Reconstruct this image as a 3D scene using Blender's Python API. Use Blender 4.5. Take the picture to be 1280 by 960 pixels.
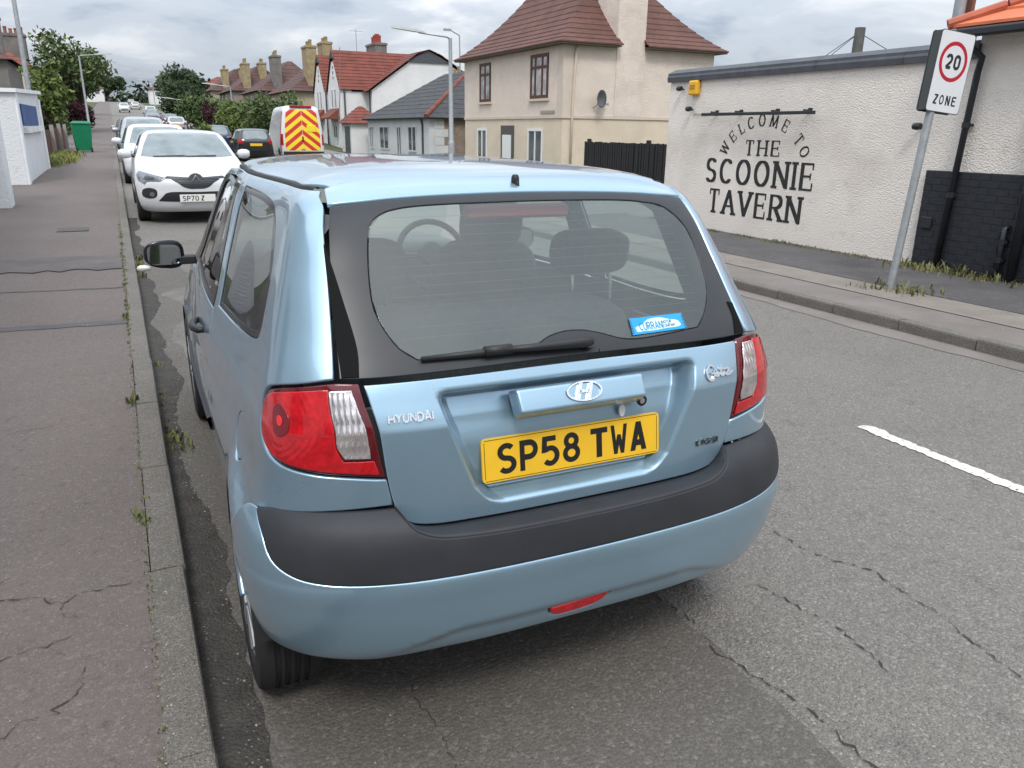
import bpy, bmesh, math, random
import numpy as np
from mathutils import Vector, Matrix
from mathutils.geometry import delaunay_2d_cdt

random.seed(7); RNG = np.random.default_rng(7)
scene = bpy.context.scene
for o in list(bpy.data.objects): bpy.data.objects.remove(o)
COL = scene.collection
rad = math.radians

# ------------------------------------------------------------------ camera
cd = bpy.data.cameras.new('camera'); cam = bpy.data.objects.new('camera', cd); COL.objects.link(cam)
Rv = Vector((0.89820642, -0.43939053, 0.01269616)); Uv = Vector((0.12499757, 0.28299862, 0.95094026)); Fv = Vector((0.42142714, 0.85255366, -0.30911393))
m = Matrix.Identity(4)
for i in range(3):
    m[i][0] = Rv[i]; m[i][1] = Uv[i]; m[i][2] = -Fv[i]
m[0][3], m[1][3], m[2][3] = -0.968844, -1.76201306, 1.57947
cam.matrix_world = m
cd.sensor_width = 36; cd.sensor_fit = 'HORIZONTAL'; cd.lens = 36*969.688/1280
cd.clip_start = .02; cd.clip_end = 6000
scene.camera = cam
scene.render.resolution_x, scene.render.resolution_y = 1024, 768

# ------------------------------------------------------------------ sky, sun, exposure
SUN_EL, SUN_AZ = rad(52), rad(205)          # azimuth clockwise from +Y
w = bpy.data.worlds.new('World'); scene.world = w; w.use_nodes = True
nt = w.node_tree; nt.nodes.clear(); N = nt.nodes.new; L = nt.links.new
out = N('ShaderNodeOutputWorld'); bg = N('ShaderNodeBackground'); bg.inputs[1].default_value = .125
sky = N('ShaderNodeTexSky'); sky.sky_type = 'NISHITA'; sky.sun_disc = False; sky.sun_elevation = SUN_EL; sky.sun_rotation = SUN_AZ
sky.dust_density = 3.0
tc = N('ShaderNodeTexCoord'); sep = N('ShaderNodeSeparateXYZ'); L(tc.outputs['Generated'], sep.inputs[0])
def mth(op, a=None, b=None, c=None):
    n = N('ShaderNodeMath'); n.operation = op
    for i, x in enumerate((a, b, c)):
        if x is None: continue
        if isinstance(x, (int, float)): n.inputs[i].default_value = x
        else: L(x, n.inputs[i])
    return n.outputs[0]
zc = mth('MAXIMUM', sep.outputs[2], 0.0)
den = mth('ADD', zc, .16)
cx_ = mth('DIVIDE', sep.outputs[0], den); cy_ = mth('DIVIDE', sep.outputs[1], den)
cmb = N('ShaderNodeCombineXYZ'); L(cx_, cmb.inputs[0]); L(cy_, cmb.inputs[1])
n1 = N('ShaderNodeTexNoise'); n1.inputs['Scale'].default_value = 1.15; n1.inputs['Detail'].default_value = 7; n1.inputs['Roughness'].default_value = .55; n1.inputs['Distortion'].default_value = .35
L(cmb.outputs[0], n1.inputs['Vector'])
cr = N('ShaderNodeValToRGB'); cr.color_ramp.interpolation = 'EASE'
e = cr.color_ramp.elements; e[0].position = .32; e[0].color = (3.3, 3.85, 4.7, 1); e[1].position = .66; e[1].color = (7.7, 7.9, 8.2, 1)
e.new(.47).color = (5.0, 5.5, 6.2, 1)
L(n1.outputs[0], cr.inputs[0])
# overcast luminance rises steadily towards the zenith all round
lum = mth('MULTIPLY_ADD', zc, 2.0, .60)
mul = N('ShaderNodeVectorMath'); mul.operation = 'SCALE'; L(cr.outputs[0], mul.inputs[0]); L(lum, mul.inputs['Scale'])
mixs = N('ShaderNodeMix'); mixs.data_type = 'RGBA'; mixs.inputs[0].default_value = .9
L(sky.outputs[0], mixs.inputs[6]); L(mul.outputs[0], mixs.inputs[7])
L(mixs.outputs[2], bg.inputs[0]); L(bg.outputs[0], out.inputs[0])
sd = bpy.data.lights.new('sun', 'SUN'); so = bpy.data.objects.new('sun', sd); COL.objects.link(so)
sd.energy = 1.5; sd.angle = rad(14); sd.color = (1, .96, .9)
sdir = Vector((math.sin(SUN_AZ)*math.cos(SUN_EL), math.cos(SUN_AZ)*math.cos(SUN_EL), math.sin(SUN_EL)))
so.rotation_euler = sdir.to_track_quat('Z', 'Y').to_euler(); so.location = (0, 0, 30)
scene.view_settings.view_transform = 'Standard'; scene.view_settings.look = 'None'; scene.view_settings.exposure = 0.35; scene.view_settings.gamma = 1
scene.render.engine = 'CYCLES'

# ------------------------------------------------------------------ materials
MATS = {}
def mat(name, col, rough=.6, metal=0., var=None, var2=None, bump=None, bump2=None, coat=0., spec=.5, trans=0., ior=1.45, alpha=1., chips=None, emit=None, coord='Object', flake=False, grain=None):
    """var=(scale, amount) lightness mottling; var2=(scale, colour, lo, hi) second colour patches; bump=(scale, strength, dist); chips=(scale, colour, threshold)"""
    if name in MATS: return MATS[name]
    mt = bpy.data.materials.new(name); mt.use_nodes = True; t = mt.node_tree; b = t.nodes['Principled BSDF']
    N = t.nodes.new; L = t.links.new
    b.inputs['Roughness'].default_value = rough; b.inputs['Metallic'].default_value = metal
    b.inputs['Coat Weight'].default_value = coat; b.inputs['Coat Roughness'].default_value = .03
    b.inputs['Specular IOR Level'].default_value = spec; b.inputs['Transmission Weight'].default_value = trans; b.inputs['IOR'].default_value = ior
    b.inputs['Alpha'].default_value = alpha
    b.inputs['Base Color'].default_value = (*col, 1)
    tcn = N('ShaderNodeTexCoord').outputs[coord]
    cur = None
    def noise(scale, detail=5, rough_=.6):
        n = N('ShaderNodeTexNoise'); n.inputs['Scale'].default_value = scale; n.inputs['Detail'].default_value = detail; n.inputs['Roughness'].default_value = rough_; L(tcn, n.inputs['Vector']); return n.outputs[0]
    def ramp(src, lo, hi, c0, c1):
        r = N('ShaderNodeValToRGB'); r.color_ramp.elements[0].position = lo; r.color_ramp.elements[1].position = hi
        r.color_ramp.elements[0].color = (*c0, 1); r.color_ramp.elements[1].color = (*c1, 1); L(src, r.inputs[0]); return r.outputs[0]
    def mix(f, a, bb):
        x = N('ShaderNodeMix'); x.data_type = 'RGBA'
        if isinstance(f, float): x.inputs[0].default_value = f
        else: L(f, x.inputs[0])
        for i, q in ((6, a), (7, bb)):
            if isinstance(q, tuple): x.inputs[i].default_value = (*q[:3], 1)
            else: L(q, x.inputs[i])
        return x.outputs[2]
    if var:
        a = 1-var[1]; c = 1+var[1]
        cur = ramp(noise(var[0]), .3, .7, tuple(min(1, x*a) for x in col), tuple(min(1, x*c) for x in col))
    if var2:
        for v2 in (var2 if isinstance(var2, list) else [var2]):
            f = ramp(noise(v2[0], 6), v2[2], v2[3], (0, 0, 0), (1, 1, 1))
            cur = mix(f, cur if cur is not None else tuple(col), v2[1])
    hgt = None
    if chips:
        v = N('ShaderNodeTexVoronoi'); v.inputs['Scale'].default_value = chips[0]; L(tcn, v.inputs['Vector'])
        w_ = N('ShaderNodeTexWhiteNoise'); L(v.outputs['Position'], w_.inputs['Vector'])
        f = ramp(w_.outputs[0], chips[2], min(1, chips[2]+.12), (0, 0, 0), (1, 1, 1))
        sh = ramp(v.outputs['Distance'], .25, .45, (1, 1, 1), (0, 0, 0))
        mm = N('ShaderNodeMath'); mm.operation = 'MULTIPLY'; L(f, mm.inputs[0]); L(sh, mm.inputs[1])
        cur = mix(mm.outputs[0], cur if cur is not None else tuple(col), chips[1])
    for g in (grain or []):                      # (cell scale, mix, [(pos, colour)...]) stone-by-stone colour
        v = N('ShaderNodeTexVoronoi'); v.inputs['Scale'].default_value = g[0]; L(tcn, v.inputs['Vector'])
        w_ = N('ShaderNodeTexWhiteNoise'); L(v.outputs['Position'], w_.inputs['Vector'])
        r = N('ShaderNodeValToRGB'); L(w_.outputs[0], r.inputs[0]); es = r.color_ramp.elements
        while len(es) < len(g[2]): es.new(.5)
        for el_, (p_, c_) in zip(es, g[2]): el_.position = p_; el_.color = (*c_, 1)
        cur = mix(float(g[1]), cur if cur is not None else tuple(col), r.outputs[0])
    if cur is not None: L(cur, b.inputs['Base Color'])
    nrm = None
    for bp in (bump, bump2):
        if not bp: continue
        bn = N('ShaderNodeBump'); bn.inputs['Strength'].default_value = bp[1]; bn.inputs['Distance'].default_value = bp[2]
        if len(bp) > 3 and bp[3] == 'v':
            v = N('ShaderNodeTexVoronoi'); v.inputs['Scale'].default_value = bp[0]; L(tcn, v.inputs['Vector'])
            q = N('ShaderNodeMath'); q.operation = 'SUBTRACT'; q.inputs[0].default_value = 1; L(v.outputs['Distance'], q.inputs[1]); L(q.outputs[0], bn.inputs['Height'])
        else: L(noise(bp[0], 4), bn.inputs['Height'])
        if nrm is not None: L(nrm, bn.inputs['Normal'])
        nrm = bn.outputs[0]
    if nrm is not None: L(nrm, b.inputs['Normal'])
    if flake:
        v = N('ShaderNodeTexVoronoi'); v.inputs['Scale'].default_value = 1400; L(tcn, v.inputs['Vector'])
        bn = N('ShaderNodeMix'); bn.data_type = 'RGBA'; bn.inputs[0].default_value = .06
        L(v.outputs['Color'], bn.inputs[7]); bn.inputs[6].default_value = (*col, 1); dm = mix(ramp(noise(5., 8), .52, .80, (0, 0, 0), (.16, .16, .16)), bn.outputs[2], (.30, .29, .27)); L(dm, b.inputs['Base Color'])
        L(ramp(noise(2.2, 7), .35, .75, (.012,)*3, (.07,)*3), b.inputs['Coat Roughness']); L(ramp(noise(7, 6), .3, .75, (rough-.04,)*3, (rough+.10,)*3), b.inputs['Roughness'])
    if emit: b.inputs['Emission Color'].default_value = (*emit[:3], 1); b.inputs['Emission Strength'].default_value = emit[3]
    MATS[name] = mt; return mt

def glass(name, tint, refl_ior=1.5, dust=None, alpha=1.0):
    """thin pane: tinted see-through plus a Fresnel mirror and a film of dust"""
    if name in MATS: return MATS[name]
    mt = bpy.data.materials.new(name); mt.use_nodes = True; t = mt.node_tree; t.nodes.clear(); N = t.nodes.new; L = t.links.new
    o = N('ShaderNodeOutputMaterial'); tr = N('ShaderNodeBsdfTransparent'); tr.inputs[0].default_value = (*tint, 1)
    gl = N('ShaderNodeBsdfGlossy'); gl.inputs['Roughness'].default_value = .015
    lw = N('ShaderNodeLayerWeight'); pw = N('ShaderNodeMath'); pw.operation = 'POWER'; L(lw.outputs['Facing'], pw.inputs[0]); pw.inputs[1].default_value = 4.6
    f0 = ((refl_ior-1)/(refl_ior+1))**2*1.8; fr = N('ShaderNodeMath'); fr.operation = 'MULTIPLY_ADD'; L(pw.outputs[0], fr.inputs[0]); fr.inputs[1].default_value = 1-f0; fr.inputs[2].default_value = f0
    mx = N('ShaderNodeMixShader'); L(fr.outputs[0], mx.inputs[0]); L(tr.outputs[0], mx.inputs[1]); L(gl.outputs[0], mx.inputs[2])
    last = mx.outputs[0]
    if dust:
        df = N('ShaderNodeBsdfDiffuse'); df.inputs[0].default_value = (*dust[:3], 1)
        m2 = N('ShaderNodeMixShader'); m2.inputs[0].default_value = dust[3]; L(last, m2.inputs[1]); L(df.outputs[0], m2.inputs[2]); last = m2.outputs[0]
    L(last, o.inputs[0]); MATS[name] = mt; return mt

# ------------------------------------------------------------------ mesh helpers
def link(o, parent=None):
    COL.objects.link(o)
    if parent is not None: o.parent = parent
    return o
def mesh(name, verts, faces, m=None, parent=None, smooth=False, loc=None, mats=None, fm=None):
    me = bpy.data.meshes.new(name)
    me.from_pydata([tuple(map(float, v)) for v in verts], [], [tuple(int(i) for i in f) for f in faces]); me.update()
    if mats:
        for x in mats: me.materials.append(x)
        if fm is not None: me.polygons.foreach_set('material_index', fm)
    elif m: me.materials.append(m)
    if smooth is True: me.polygons.foreach_set('use_smooth', [True]*len(me.polygons))
    o = bpy.data.objects.new(name, me); link(o, parent)
    if smooth not in (True, False): 
        me.polygons.foreach_set('use_smooth', [True]*len(me.polygons)); me.set_sharp_from_angle(angle=rad(smooth))
    if loc is not None: o.location = loc
    return o
def share(name, me, parent, loc=(0, 0, 0), rot=(0, 0, 0), scale=None):
    o = bpy.data.objects.new(name, me); link(o, parent); o.location = loc; o.rotation_euler = rot
    if scale: o.scale = scale
    return o
def tag(o, label=None, cat=None, group=None, kind=None):
    if label: o['label'] = label
    if cat: o['category'] = cat
    if group: o['group'] = group
    if kind: o['kind'] = kind
    return o
def empty(name, loc=(0, 0, 0), rz=0., label=None, cat=None, group=None):
    o = bpy.data.objects.new(name, None); link(o); o.location = loc; o.rotation_euler = (0, 0, rz); o.empty_display_size = .2
    return tag(o, label, cat, group)
class MB:
    def __init__(s): s.v = []; s.f = []
    def add(s, vs, fs):
        b = len(s.v); s.v += [tuple(map(float, v)) for v in vs]; s.f += [tuple(i+b for i in f) for f in fs]; return s
    def box(s, x0, x1, y0, y1, z0, z1, bev=0.):
        if bev > 0:
            bm = bmesh.new(); bmesh.ops.create_cube(bm, size=1)
            for v in bm.verts: v.co = Vector(((x0+x1)/2+v.co.x*(x1-x0), (y0+y1)/2+v.co.y*(y1-y0), (z0+z1)/2+v.co.z*(z1-z0)))
            bmesh.ops.bevel(bm, geom=list(bm.edges), offset=bev, segments=1, affect='EDGES')
            bm.verts.index_update(); s.add([v.co[:] for v in bm.verts], [[v.index for v in f.verts] for f in bm.faces]); bm.free(); return s
        return s.add([(x0,y0,z0),(x1,y0,z0),(x1,y1,z0),(x0,y1,z0),(x0,y0,z1),(x1,y0,z1),(x1,y1,z1),(x0,y1,z1)], [(0,3,2,1),(4,5,6,7),(0,1,5,4),(1,2,6,5),(2,3,7,6),(3,0,4,7)])
    def tube(s, pts, r, n=8, cap=True):
        pts = [Vector(p) for p in pts]; k = len(pts); rs = r if isinstance(r, (list, tuple)) else [r]*k
        base = len(s.v); up = None
        for i, p in enumerate(pts):
            d = (pts[min(i+1, k-1)]-pts[max(i-1, 0)]).normalized()
            if up is None: up = Vector((0, 0, 1)) if abs(d.z) < .9 else Vector((1, 0, 0))
            a = d.cross(up).normalized(); b = a.cross(d).normalized(); up = b
            for j in range(n):
                t = 2*math.pi*j/n; s.v.append(tuple(p+a*(rs[i]*math.cos(t))+b*(rs[i]*math.sin(t))))
        for i in range(k-1):
            for j in range(n):
                a0 = base+i*n+j; a1 = base+i*n+(j+1) % n; s.f.append((a0, a1, a1+n, a0+n))
        if cap:
            s.f.append(tuple(base+j for j in range(n))[::-1]); s.f.append(tuple(base+(k-1)*n+j for j in range(n)))
        return s
    def lathe(s, prof, n=32, axis='z', c=(0, 0, 0)):
        base = len(s.v); k = len(prof)
        for (r, h) in prof:
            for j in range(n):
                t = 2*math.pi*j/n; a, b = r*math.cos(t), r*math.sin(t)
                p = (a, b, h) if axis == 'z' else ((h, a, b) if axis == 'x' else (a, h, b))
                s.v.append((p[0]+c[0], p[1]+c[1], p[2]+c[2]))
        for i in range(k-1):
            for j in range(n):
                a0 = base+i*n+j; a1 = base+i*n+(j+1) % n; s.f.append((a0, a1, a1+n, a0+n))
        return s
    def prism(s, poly, h, fr):
        """poly 2D extruded by h; fr = (origin, ax, ay, an)"""
        o, ax, ay, an = [Vector(x) for x in fr]; n = len(poly)
        vs = [o+ax*p[0]+ay*p[1] for p in poly]+[o+ax*p[0]+ay*p[1]+an*h for p in poly]
        return s.add([tuple(v) for v in vs], [tuple(range(n))[::-1], tuple(range(n, 2*n))]+[(i, (i+1) % n, (i+1) % n+n, i+n) for i in range(n)])
    def obj(s, name, m, parent=None, smooth=False, loc=None):
        me = mesh(name, s.v, s.f, m, parent, smooth, loc)
        bm = bmesh.new(); bm.from_mesh(me.data); bmesh.ops.recalc_face_normals(bm, faces=bm.faces); bm.to_mesh(me.data); bm.free()
        return me
def tri(name, polys, m, parent=None, smooth=False):
    """filled polygons in space"""
    mb = MB()
    for p in polys: mb.add(p, [tuple(range(len(p)))])
    return mb.obj(name, m, parent, smooth)

# ------------------------------------------------------------------ strokes for lettering
def arc(cx, cy, rx, ry, a0, a1, n=12):
    return [(cx+rx*math.cos(rad(a0+(a1-a0)*i/n)), cy+ry*math.sin(rad(a0+(a1-a0)*i/n))) for i in range(n+1)]
GL = {
 'A': (.72, [[(0,0),(.36,1),(.72,0)],[(.14,.33),(.58,.33)]], [(0,0),(.72,0)]),
 'C': (.68, [arc(.36,.5,.36,.5,48,312,20)], []),
 'D': (.66, [[(0,0),(0,1),(.3,1)]+arc(.3,.5,.36,.5,90,-90,12)+[(0,0)]], [(0,0),(0,1)]),
 'E': (.56, [[(0,0),(0,1)],[(0,1),(.54,1)],[(0,.52),(.44,.52)],[(0,0),(.56,0)]], []),
 'G': (.72, [arc(.36,.5,.36,.5,48,330,20)+[(.70,.45),(.42,.45)]], []),
 'H': (.66, [[(0,0),(0,1)],[(.66,0),(.66,1)],[(0,.5),(.66,.5)]], [(0,0),(0,1),(.66,0),(.66,1)]),
 'I': (.0, [[(0,0),(0,1)]], [(0,0),(0,1)]),
 'L': (.5, [[(0,1),(0,0)],[(0,0),(.52,0)]], [(0,1)]),
 'M': (.82, [[(0,0),(.04,1),(.41,.05),(.78,1),(.82,0)]], [(0,0),(.82,0)]),
 'N': (.68, [[(0,0),(0,1)],[(0,1),(.68,0)],[(.68,0),(.68,1)]], [(0,0),(0,1),(.68,1)]),
 'O': (.74, [arc(.37,.5,.37,.5,90,450,28)], []),
 'P': (.56, [[(0,0),(0,1),(.28,1)]+arc(.3,.74,.27,.26,90,-90,10)+[(0,.48)]], [(0,0)]),
 'R': (.62, [[(0,0),(0,1),(.3,1)]+arc(.3,.75,.28,.25,90,-90,10)+[(0,.5)],[(.26,.5),(.62,0)]], [(0,0),(.62,0)]),
 'S': (.56, [arc(.28,.755,.26,.245,35,270,14)+arc(.28,.255,.28,.255,90,-145,14)], []),
 'T': (.62, [[(.31,0),(.31,1)],[(0,1),(.62,1)]], [(.31,0)]),
 'U': (.64, [[(0,1),(0,.3)]+arc(.32,.3,.32,.3,180,360,12)+[(.64,1)]], [(0,1),(.64,1)]),
 'V': (.72, [[(0,1),(.36,0),(.72,1)]], [(0,1),(.72,1)]),
 'W': (.98, [[(0,1),(.25,0),(.49,1),(.73,0),(.98,1)]], [(0,1),(.98,1)]),
 'Y': (.66, [[(0,1),(.33,.48),(.66,1)],[(.33,.48),(.33,0)]], []),
 'Z': (.6, [[(0,1),(.6,1),(0,0),(.6,0)]], []),
 '0': (.56, [[(.0,.28)]+arc(.28,.28,.28,.28,180,360,12)+[(.56,.72)]+arc(.28,.72,.28,.28,0,180,12)+[(0,.28)]], []),
 '1': (.2, [[(0,.8),(.2,1),(.2,0)]], []),
 '2': (.56, [arc(.28,.72,.28,.28,170,-20,12)+[(.5,.5),(0,0)],[(0,0),(.56,0)]], []),
 '5': (.56, [[(.52,1),(.06,1),(.03,.56)]+arc(.28,.31,.28,.31,125,-140,14)], []),
 '7': (.56, [[(0,1),(.56,1),(.2,0)]], []),
 '8': (.56, [arc(.28,.77,.23,.23,0,360,18),arc(.28,.27,.28,.27,0,360,20)], []),
 ' ': (.3, [], []), '.': (.06, [[(0,0),(.0,.08)]], []),
}
def stroke(pts, wd, out, closed=False):
    P = [Vector((p[0], p[1])) for p in pts]
    Q = [P[0]]
    for p in P[1:]:
        if (p-Q[-1]).length > 1e-6: Q.append(p)
    P = Q; n = len(P)
    if n < 2: return
    cl = (P[0]-P[-1]).length < 1e-4
    if cl: P = P[:-1]; n -= 1
    Lr = []; Rr = []
    for i in range(n):
        a = P[(i-1) % n] if (cl or i > 0) else None; b = P[(i+1) % n] if (cl or i < n-1) else None
        d0 = (P[i]-a).normalized() if a is not None else None; d1 = (b-P[i]).normalized() if b is not None else None
        if d0 is None: d0 = d1
        if d1 is None: d1 = d0
        n0 = Vector((-d0.y, d0.x)); n1_ = Vector((-d1.y, d1.x)); mm = n0+n1_
        if mm.length < .25: mm = n0*1.0; k = 1
        else: mm.normalize(); k = min(1/max(mm.dot(n0), .3), 2.2)
        Lr.append(P[i]+mm*(wd/2*k)); Rr.append(P[i]-mm*(wd/2*k))
    for i in range(n if cl else n-1):
        j = (i+1) % n; out.append([tuple(Lr[i]), tuple(Rr[i]), tuple(Rr[j]), tuple(Lr[j])])
def nib(pts, thick, thin, out):
    """broad-nib stroke: thick across uprights, thin along level strokes"""
    for a, b in zip(pts[:-1], pts[1:]):
        d = Vector((b[0]-a[0], b[1]-a[1]))
        if d.length < 1e-6: continue
        hx, hy = thick/2, thin/2
        if abs(d.y) < 1e-6: out.append([(a[0]-hx*.0, a[1]-hy), (b[0], a[1]-hy), (b[0], a[1]+hy), (a[0], a[1]+hy)]); continue
        c = [(p[0]+sx*hx, p[1]+sy*hy) for p in (a, b) for sx in (-1, 1) for sy in (-1, 1)]
        c = sorted(set(c)); hull = []
        def half(cs):
            h = []
            for p in cs:
                while len(h) > 1 and (h[-1][0]-h[-2][0])*(p[1]-h[-2][1])-(h[-1][1]-h[-2][1])*(p[0]-h[-2][0]) <= 0: h.pop()
                h.append(p)
            return h[:-1]
        out.append(half(c)+half(c[::-1]))
def glyph(ch, style, sx=1., wd=.15, thick=.2, thin=.06):
    wdt, st, ser = GL[ch]; polys = []
    for s_ in st:
        s2 = [(x*sx, y) for x, y in s_]
        if style == 'sans': stroke(s2, wd, polys)
        else: nib(s2, thick, thin, polys)
    if style == 'serif':
        for (x, y) in ser: polys.append([(x*sx-thick*.95, y-thin*.6), (x*sx+thick*.95, y-thin*.6), (x*sx+thick*.95, y+thin*.6), (x*sx-thick*.95, y+thin*.6)])
        if ch in 'ELT':
            for x, y0, y1 in {'E': [(.54,.8,1.),(.56,0,.24),(.44,.42,.62)], 'L': [(.52,0,.24)], 'T': [(.0,.8,1.),(.62,.8,1.)]}[ch]:
                polys.append([(x*sx-.02, y0-.03), (x*sx+.04, y0-.03), (x*sx+.04, y1+.03), (x*sx-.02, y1+.03)])
        if ch in 'SC':
            pass
    return wdt*sx, polys
def letters(text, height, fr, depth, style='sans', sx=1., wd=.15, thick=.2, thin=.06, gap=.2, width=None, slant=0.):
    """list of (char, MB) laid on a frame (origin left-bottom, ax, ay, an); width = total width to fit"""
    items = []; x = 0
    for ch in text:
        gw, ps = glyph(ch, style, sx, wd, thick, thin); 
        items.append((ch, x, ps)); x += gw+gap
    tot = x-gap
    k = (width/(tot*height)) if width else 1.
    o, ax, ay, an = [Vector(v) for v in fr]; res = []
    for ch, x0, ps in items:
        if not ps: continue
        mb = MB()
        for i, p in enumerate(ps):
            q = [(((x0+a)+slant*b)*height*k, b*height) for a, b in p]
            mb.prism(q, depth*(1+.04*i/len(ps)), (o, ax, ay, an))
        res.append((ch, mb))
    return res
def merge(ls):
    m_ = MB()
    for _, x in ls: m_.add(x.v, x.f)
    return m_

# ------------------------------------------------------------------ lofted car skins
def pchip(X, Y, x):
    h = np.diff(X); d = np.diff(Y)/h; m = np.zeros(len(X)); m[0] = d[0]; m[-1] = d[-1]
    for i in range(1, len(X)-1):
        if d[i-1]*d[i] > 0:
            w1 = 2*h[i]+h[i-1]; w2 = h[i]+2*h[i-1]; m[i] = (w1+w2)/(w1/d[i-1]+w2/d[i])
    x = np.clip(x, X[0], X[-1]); i = np.clip(np.searchsorted(X, x)-1, 0, len(X)-2)
    t = (x-X[i])/h[i]; t2 = t*t; t3 = t2*t
    return (2*t3-3*t2+1)*Y[i]+(t3-2*t2+t)*h[i]*m[i]+(-2*t3+3*t2)*Y[i+1]+(t3-t2)*h[i]*m[i+1]
class Loft:
    """stack of level plan outlines; columns v z W R D n F Df nf: half width, rear end, rear corner depth and squareness, front end ..."""
    def __init__(s, rows, k=.05): s.T = np.array(rows, float).T; s.k = k
    def kk(s, v): return s.k*np.interp(v, [.5, .8], [.12, 1.])
    def par(s, v): return [pchip(s.T[0], s.T[i], v) for i in range(1, 9)]
    def P(s, u, v):
        u, v = np.broadcast_arrays(np.asarray(u, float), np.asarray(v, float))
        z, W, R, D, n, F, Df, nf = s.par(v); a = np.abs(u); sg = np.where(u < 0, -1., 1.)
        def q(t, n):
            th = np.clip(t, 0, 1)*np.pi/2; S, C = np.abs(np.sin(th)), np.abs(np.cos(th)); r = (S**n+C**n)**(-1/n); return S*r, C*r
        S, C = q(a, n); xr = W*S; yr = R+D*(1-C)
        y1 = R+D; y2 = F-Df; t = np.clip(a-1, 0, 1); g = np.minimum(t, 1-t)*2; g = g*g*(3-2*g)
        xs = W*(1+s.kk(v)*g); ys = y1+t*(y2-y1)
        S, C = q(3-a, nf); xf = W*S; yf = F-Df*(1-C)
        return np.stack([np.where(a <= 1, xr, np.where(a <= 2, xs, xf))*sg, np.where(a <= 1, yr, np.where(a <= 2, ys, yf)), z], -1)
    def rear(s, p):                      # (x, v) on the tail
        x, v = p[:, 0], p[:, 1]; z, W, R, D, n, F, Df, nf = s.par(v); X = np.clip(np.abs(x/W), 0, .9995)
        return np.stack([x, R+D*(1-(1-X**n)**(1/n)), z], -1)
    def front(s, p):                     # (x, v) on the nose
        x, v = p[:, 0], p[:, 1]; z, W, R, D, n, F, Df, nf = s.par(v); X = np.clip(np.abs(x/W), 0, .9995)
        return np.stack([x, F-Df*(1-(1-X**nf)**(1/nf)), z], -1)
    def side(s, p, sg=1.):               # (y, v) on the flank
        y, v = p[:, 0], p[:, 1]; z, W, R, D, n, F, Df, nf = s.par(v)
        y1 = R+D; y2 = F-Df; t = np.clip((y-y1)/(y2-y1), 0, 1); g = np.minimum(t, 1-t)*2; g = g*g*(3-2*g); x = W*(1+s.kk(v)*g)
        Y = np.clip((y1-y)/D, 0, .9995); x = np.where(y < y1, W*(1-Y**n)**(1/n), x)
        Y = np.clip((y-y2)/Df, 0, .9995); x = np.where(y > y2, W*(1-Y**nf)**(1/nf), x)
        return np.stack([sg*x, y, z], -1)
    def top(s, p):                       # (x, y) on the roof
        x, y = np.abs(p[:, 0]), p[:, 1]; lo = np.full(len(x), 1.3); hi = np.full(len(x), s.T[0][-1])
        for _ in range(40):
            v = (lo+hi)/2; z, W, R, D, n, F, Df, nf = s.par(v); y1 = R+D; y2 = F-Df
            t = np.clip((y-y1)/np.maximum(y2-y1, 1e-4), 0, 1); g = np.minimum(t, 1-t)*2; g = g*g*(3-2*g); Wg = W*(1+s.kk(v)*g)
            e = (x/Wg)**n+np.clip((y1-y)/D, 0, 9)**n
            e = np.where(y > y2, (x/Wg)**nf+np.clip((y-y2)/Df, 0, 9)**nf, np.where(y >= y1, x/Wg, e))
            ins = e < 1; lo = np.where(ins, v, lo); hi = np.where(ins, hi, v)
        return np.stack([p[:, 0], y, s.par((lo+hi)/2)[0]], -1)
def smooth_loop(pts, step=.02, closed=True):
    """Catmull-Rom through points; a third entry 1 marks a sharp corner"""
    n = len(pts); P = [np.array(p[:2], float) for p in pts]; S = [len(p) > 2 and p[2] for p in pts]; out = []
    for i in range(n if closed else n-1):
        p1, p2 = P[i], P[(i+1) % n]
        if closed: p0, p3 = P[i-1], P[(i+2) % n]
        else: p0 = P[i-1] if i else p1; p3 = P[i+2] if i+2 < n else p2
        d = np.linalg.norm(p2-p1)
        if S[i]: p0 = p1
        if S[(i+1) % n]: p3 = p2
        k = max(1, int(round(d/step)))
        a0 = max(np.linalg.norm(p1-p0), 1e-6)**.5; a1 = max(d, 1e-6)**.5; a2 = max(np.linalg.norm(p3-p2), 1e-6)**.5
        m1 = (p2-p1) if S[i] or a0 < 2e-3 else a1*((p1-p0)/a0-(p2-p0)/(a0+a1)+(p2-p1)/a1)
        m2 = (p2-p1) if S[(i+1) % n] or a2 < 2e-3 else a1*((p2-p1)/a1-(p3-p1)/(a1+a2)+(p3-p2)/a2)
        for j in range(k):
            t = j/k; t2 = t*t; t3 = t2*t
            out.append((2*t3-3*t2+1)*p1+(t3-2*t2+t)*m1+(-2*t3+3*t2)*p2+(t3-t2)*m2)
    if not closed: out.append(P[-1])
    return np.array(out)
def inside(pts, loop):
    x, y = pts[:, 0], pts[:, 1]; r = np.zeros(len(pts), bool); a = loop; b = np.roll(loop, -1, 0)
    for (x0, y0), (x1, y1) in zip(a, b):
        if y0 == y1: continue
        c = ((y0 > y) != (y1 > y)) & (x < (x1-x0)*(y-y0)/(y1-y0)+x0); r ^= c
    return r
def loop_area(l): return .5*np.sum(l[:, 0]*np.roll(l[:, 1], -1)-np.roll(l[:, 0], -1)*l[:, 1])
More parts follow.
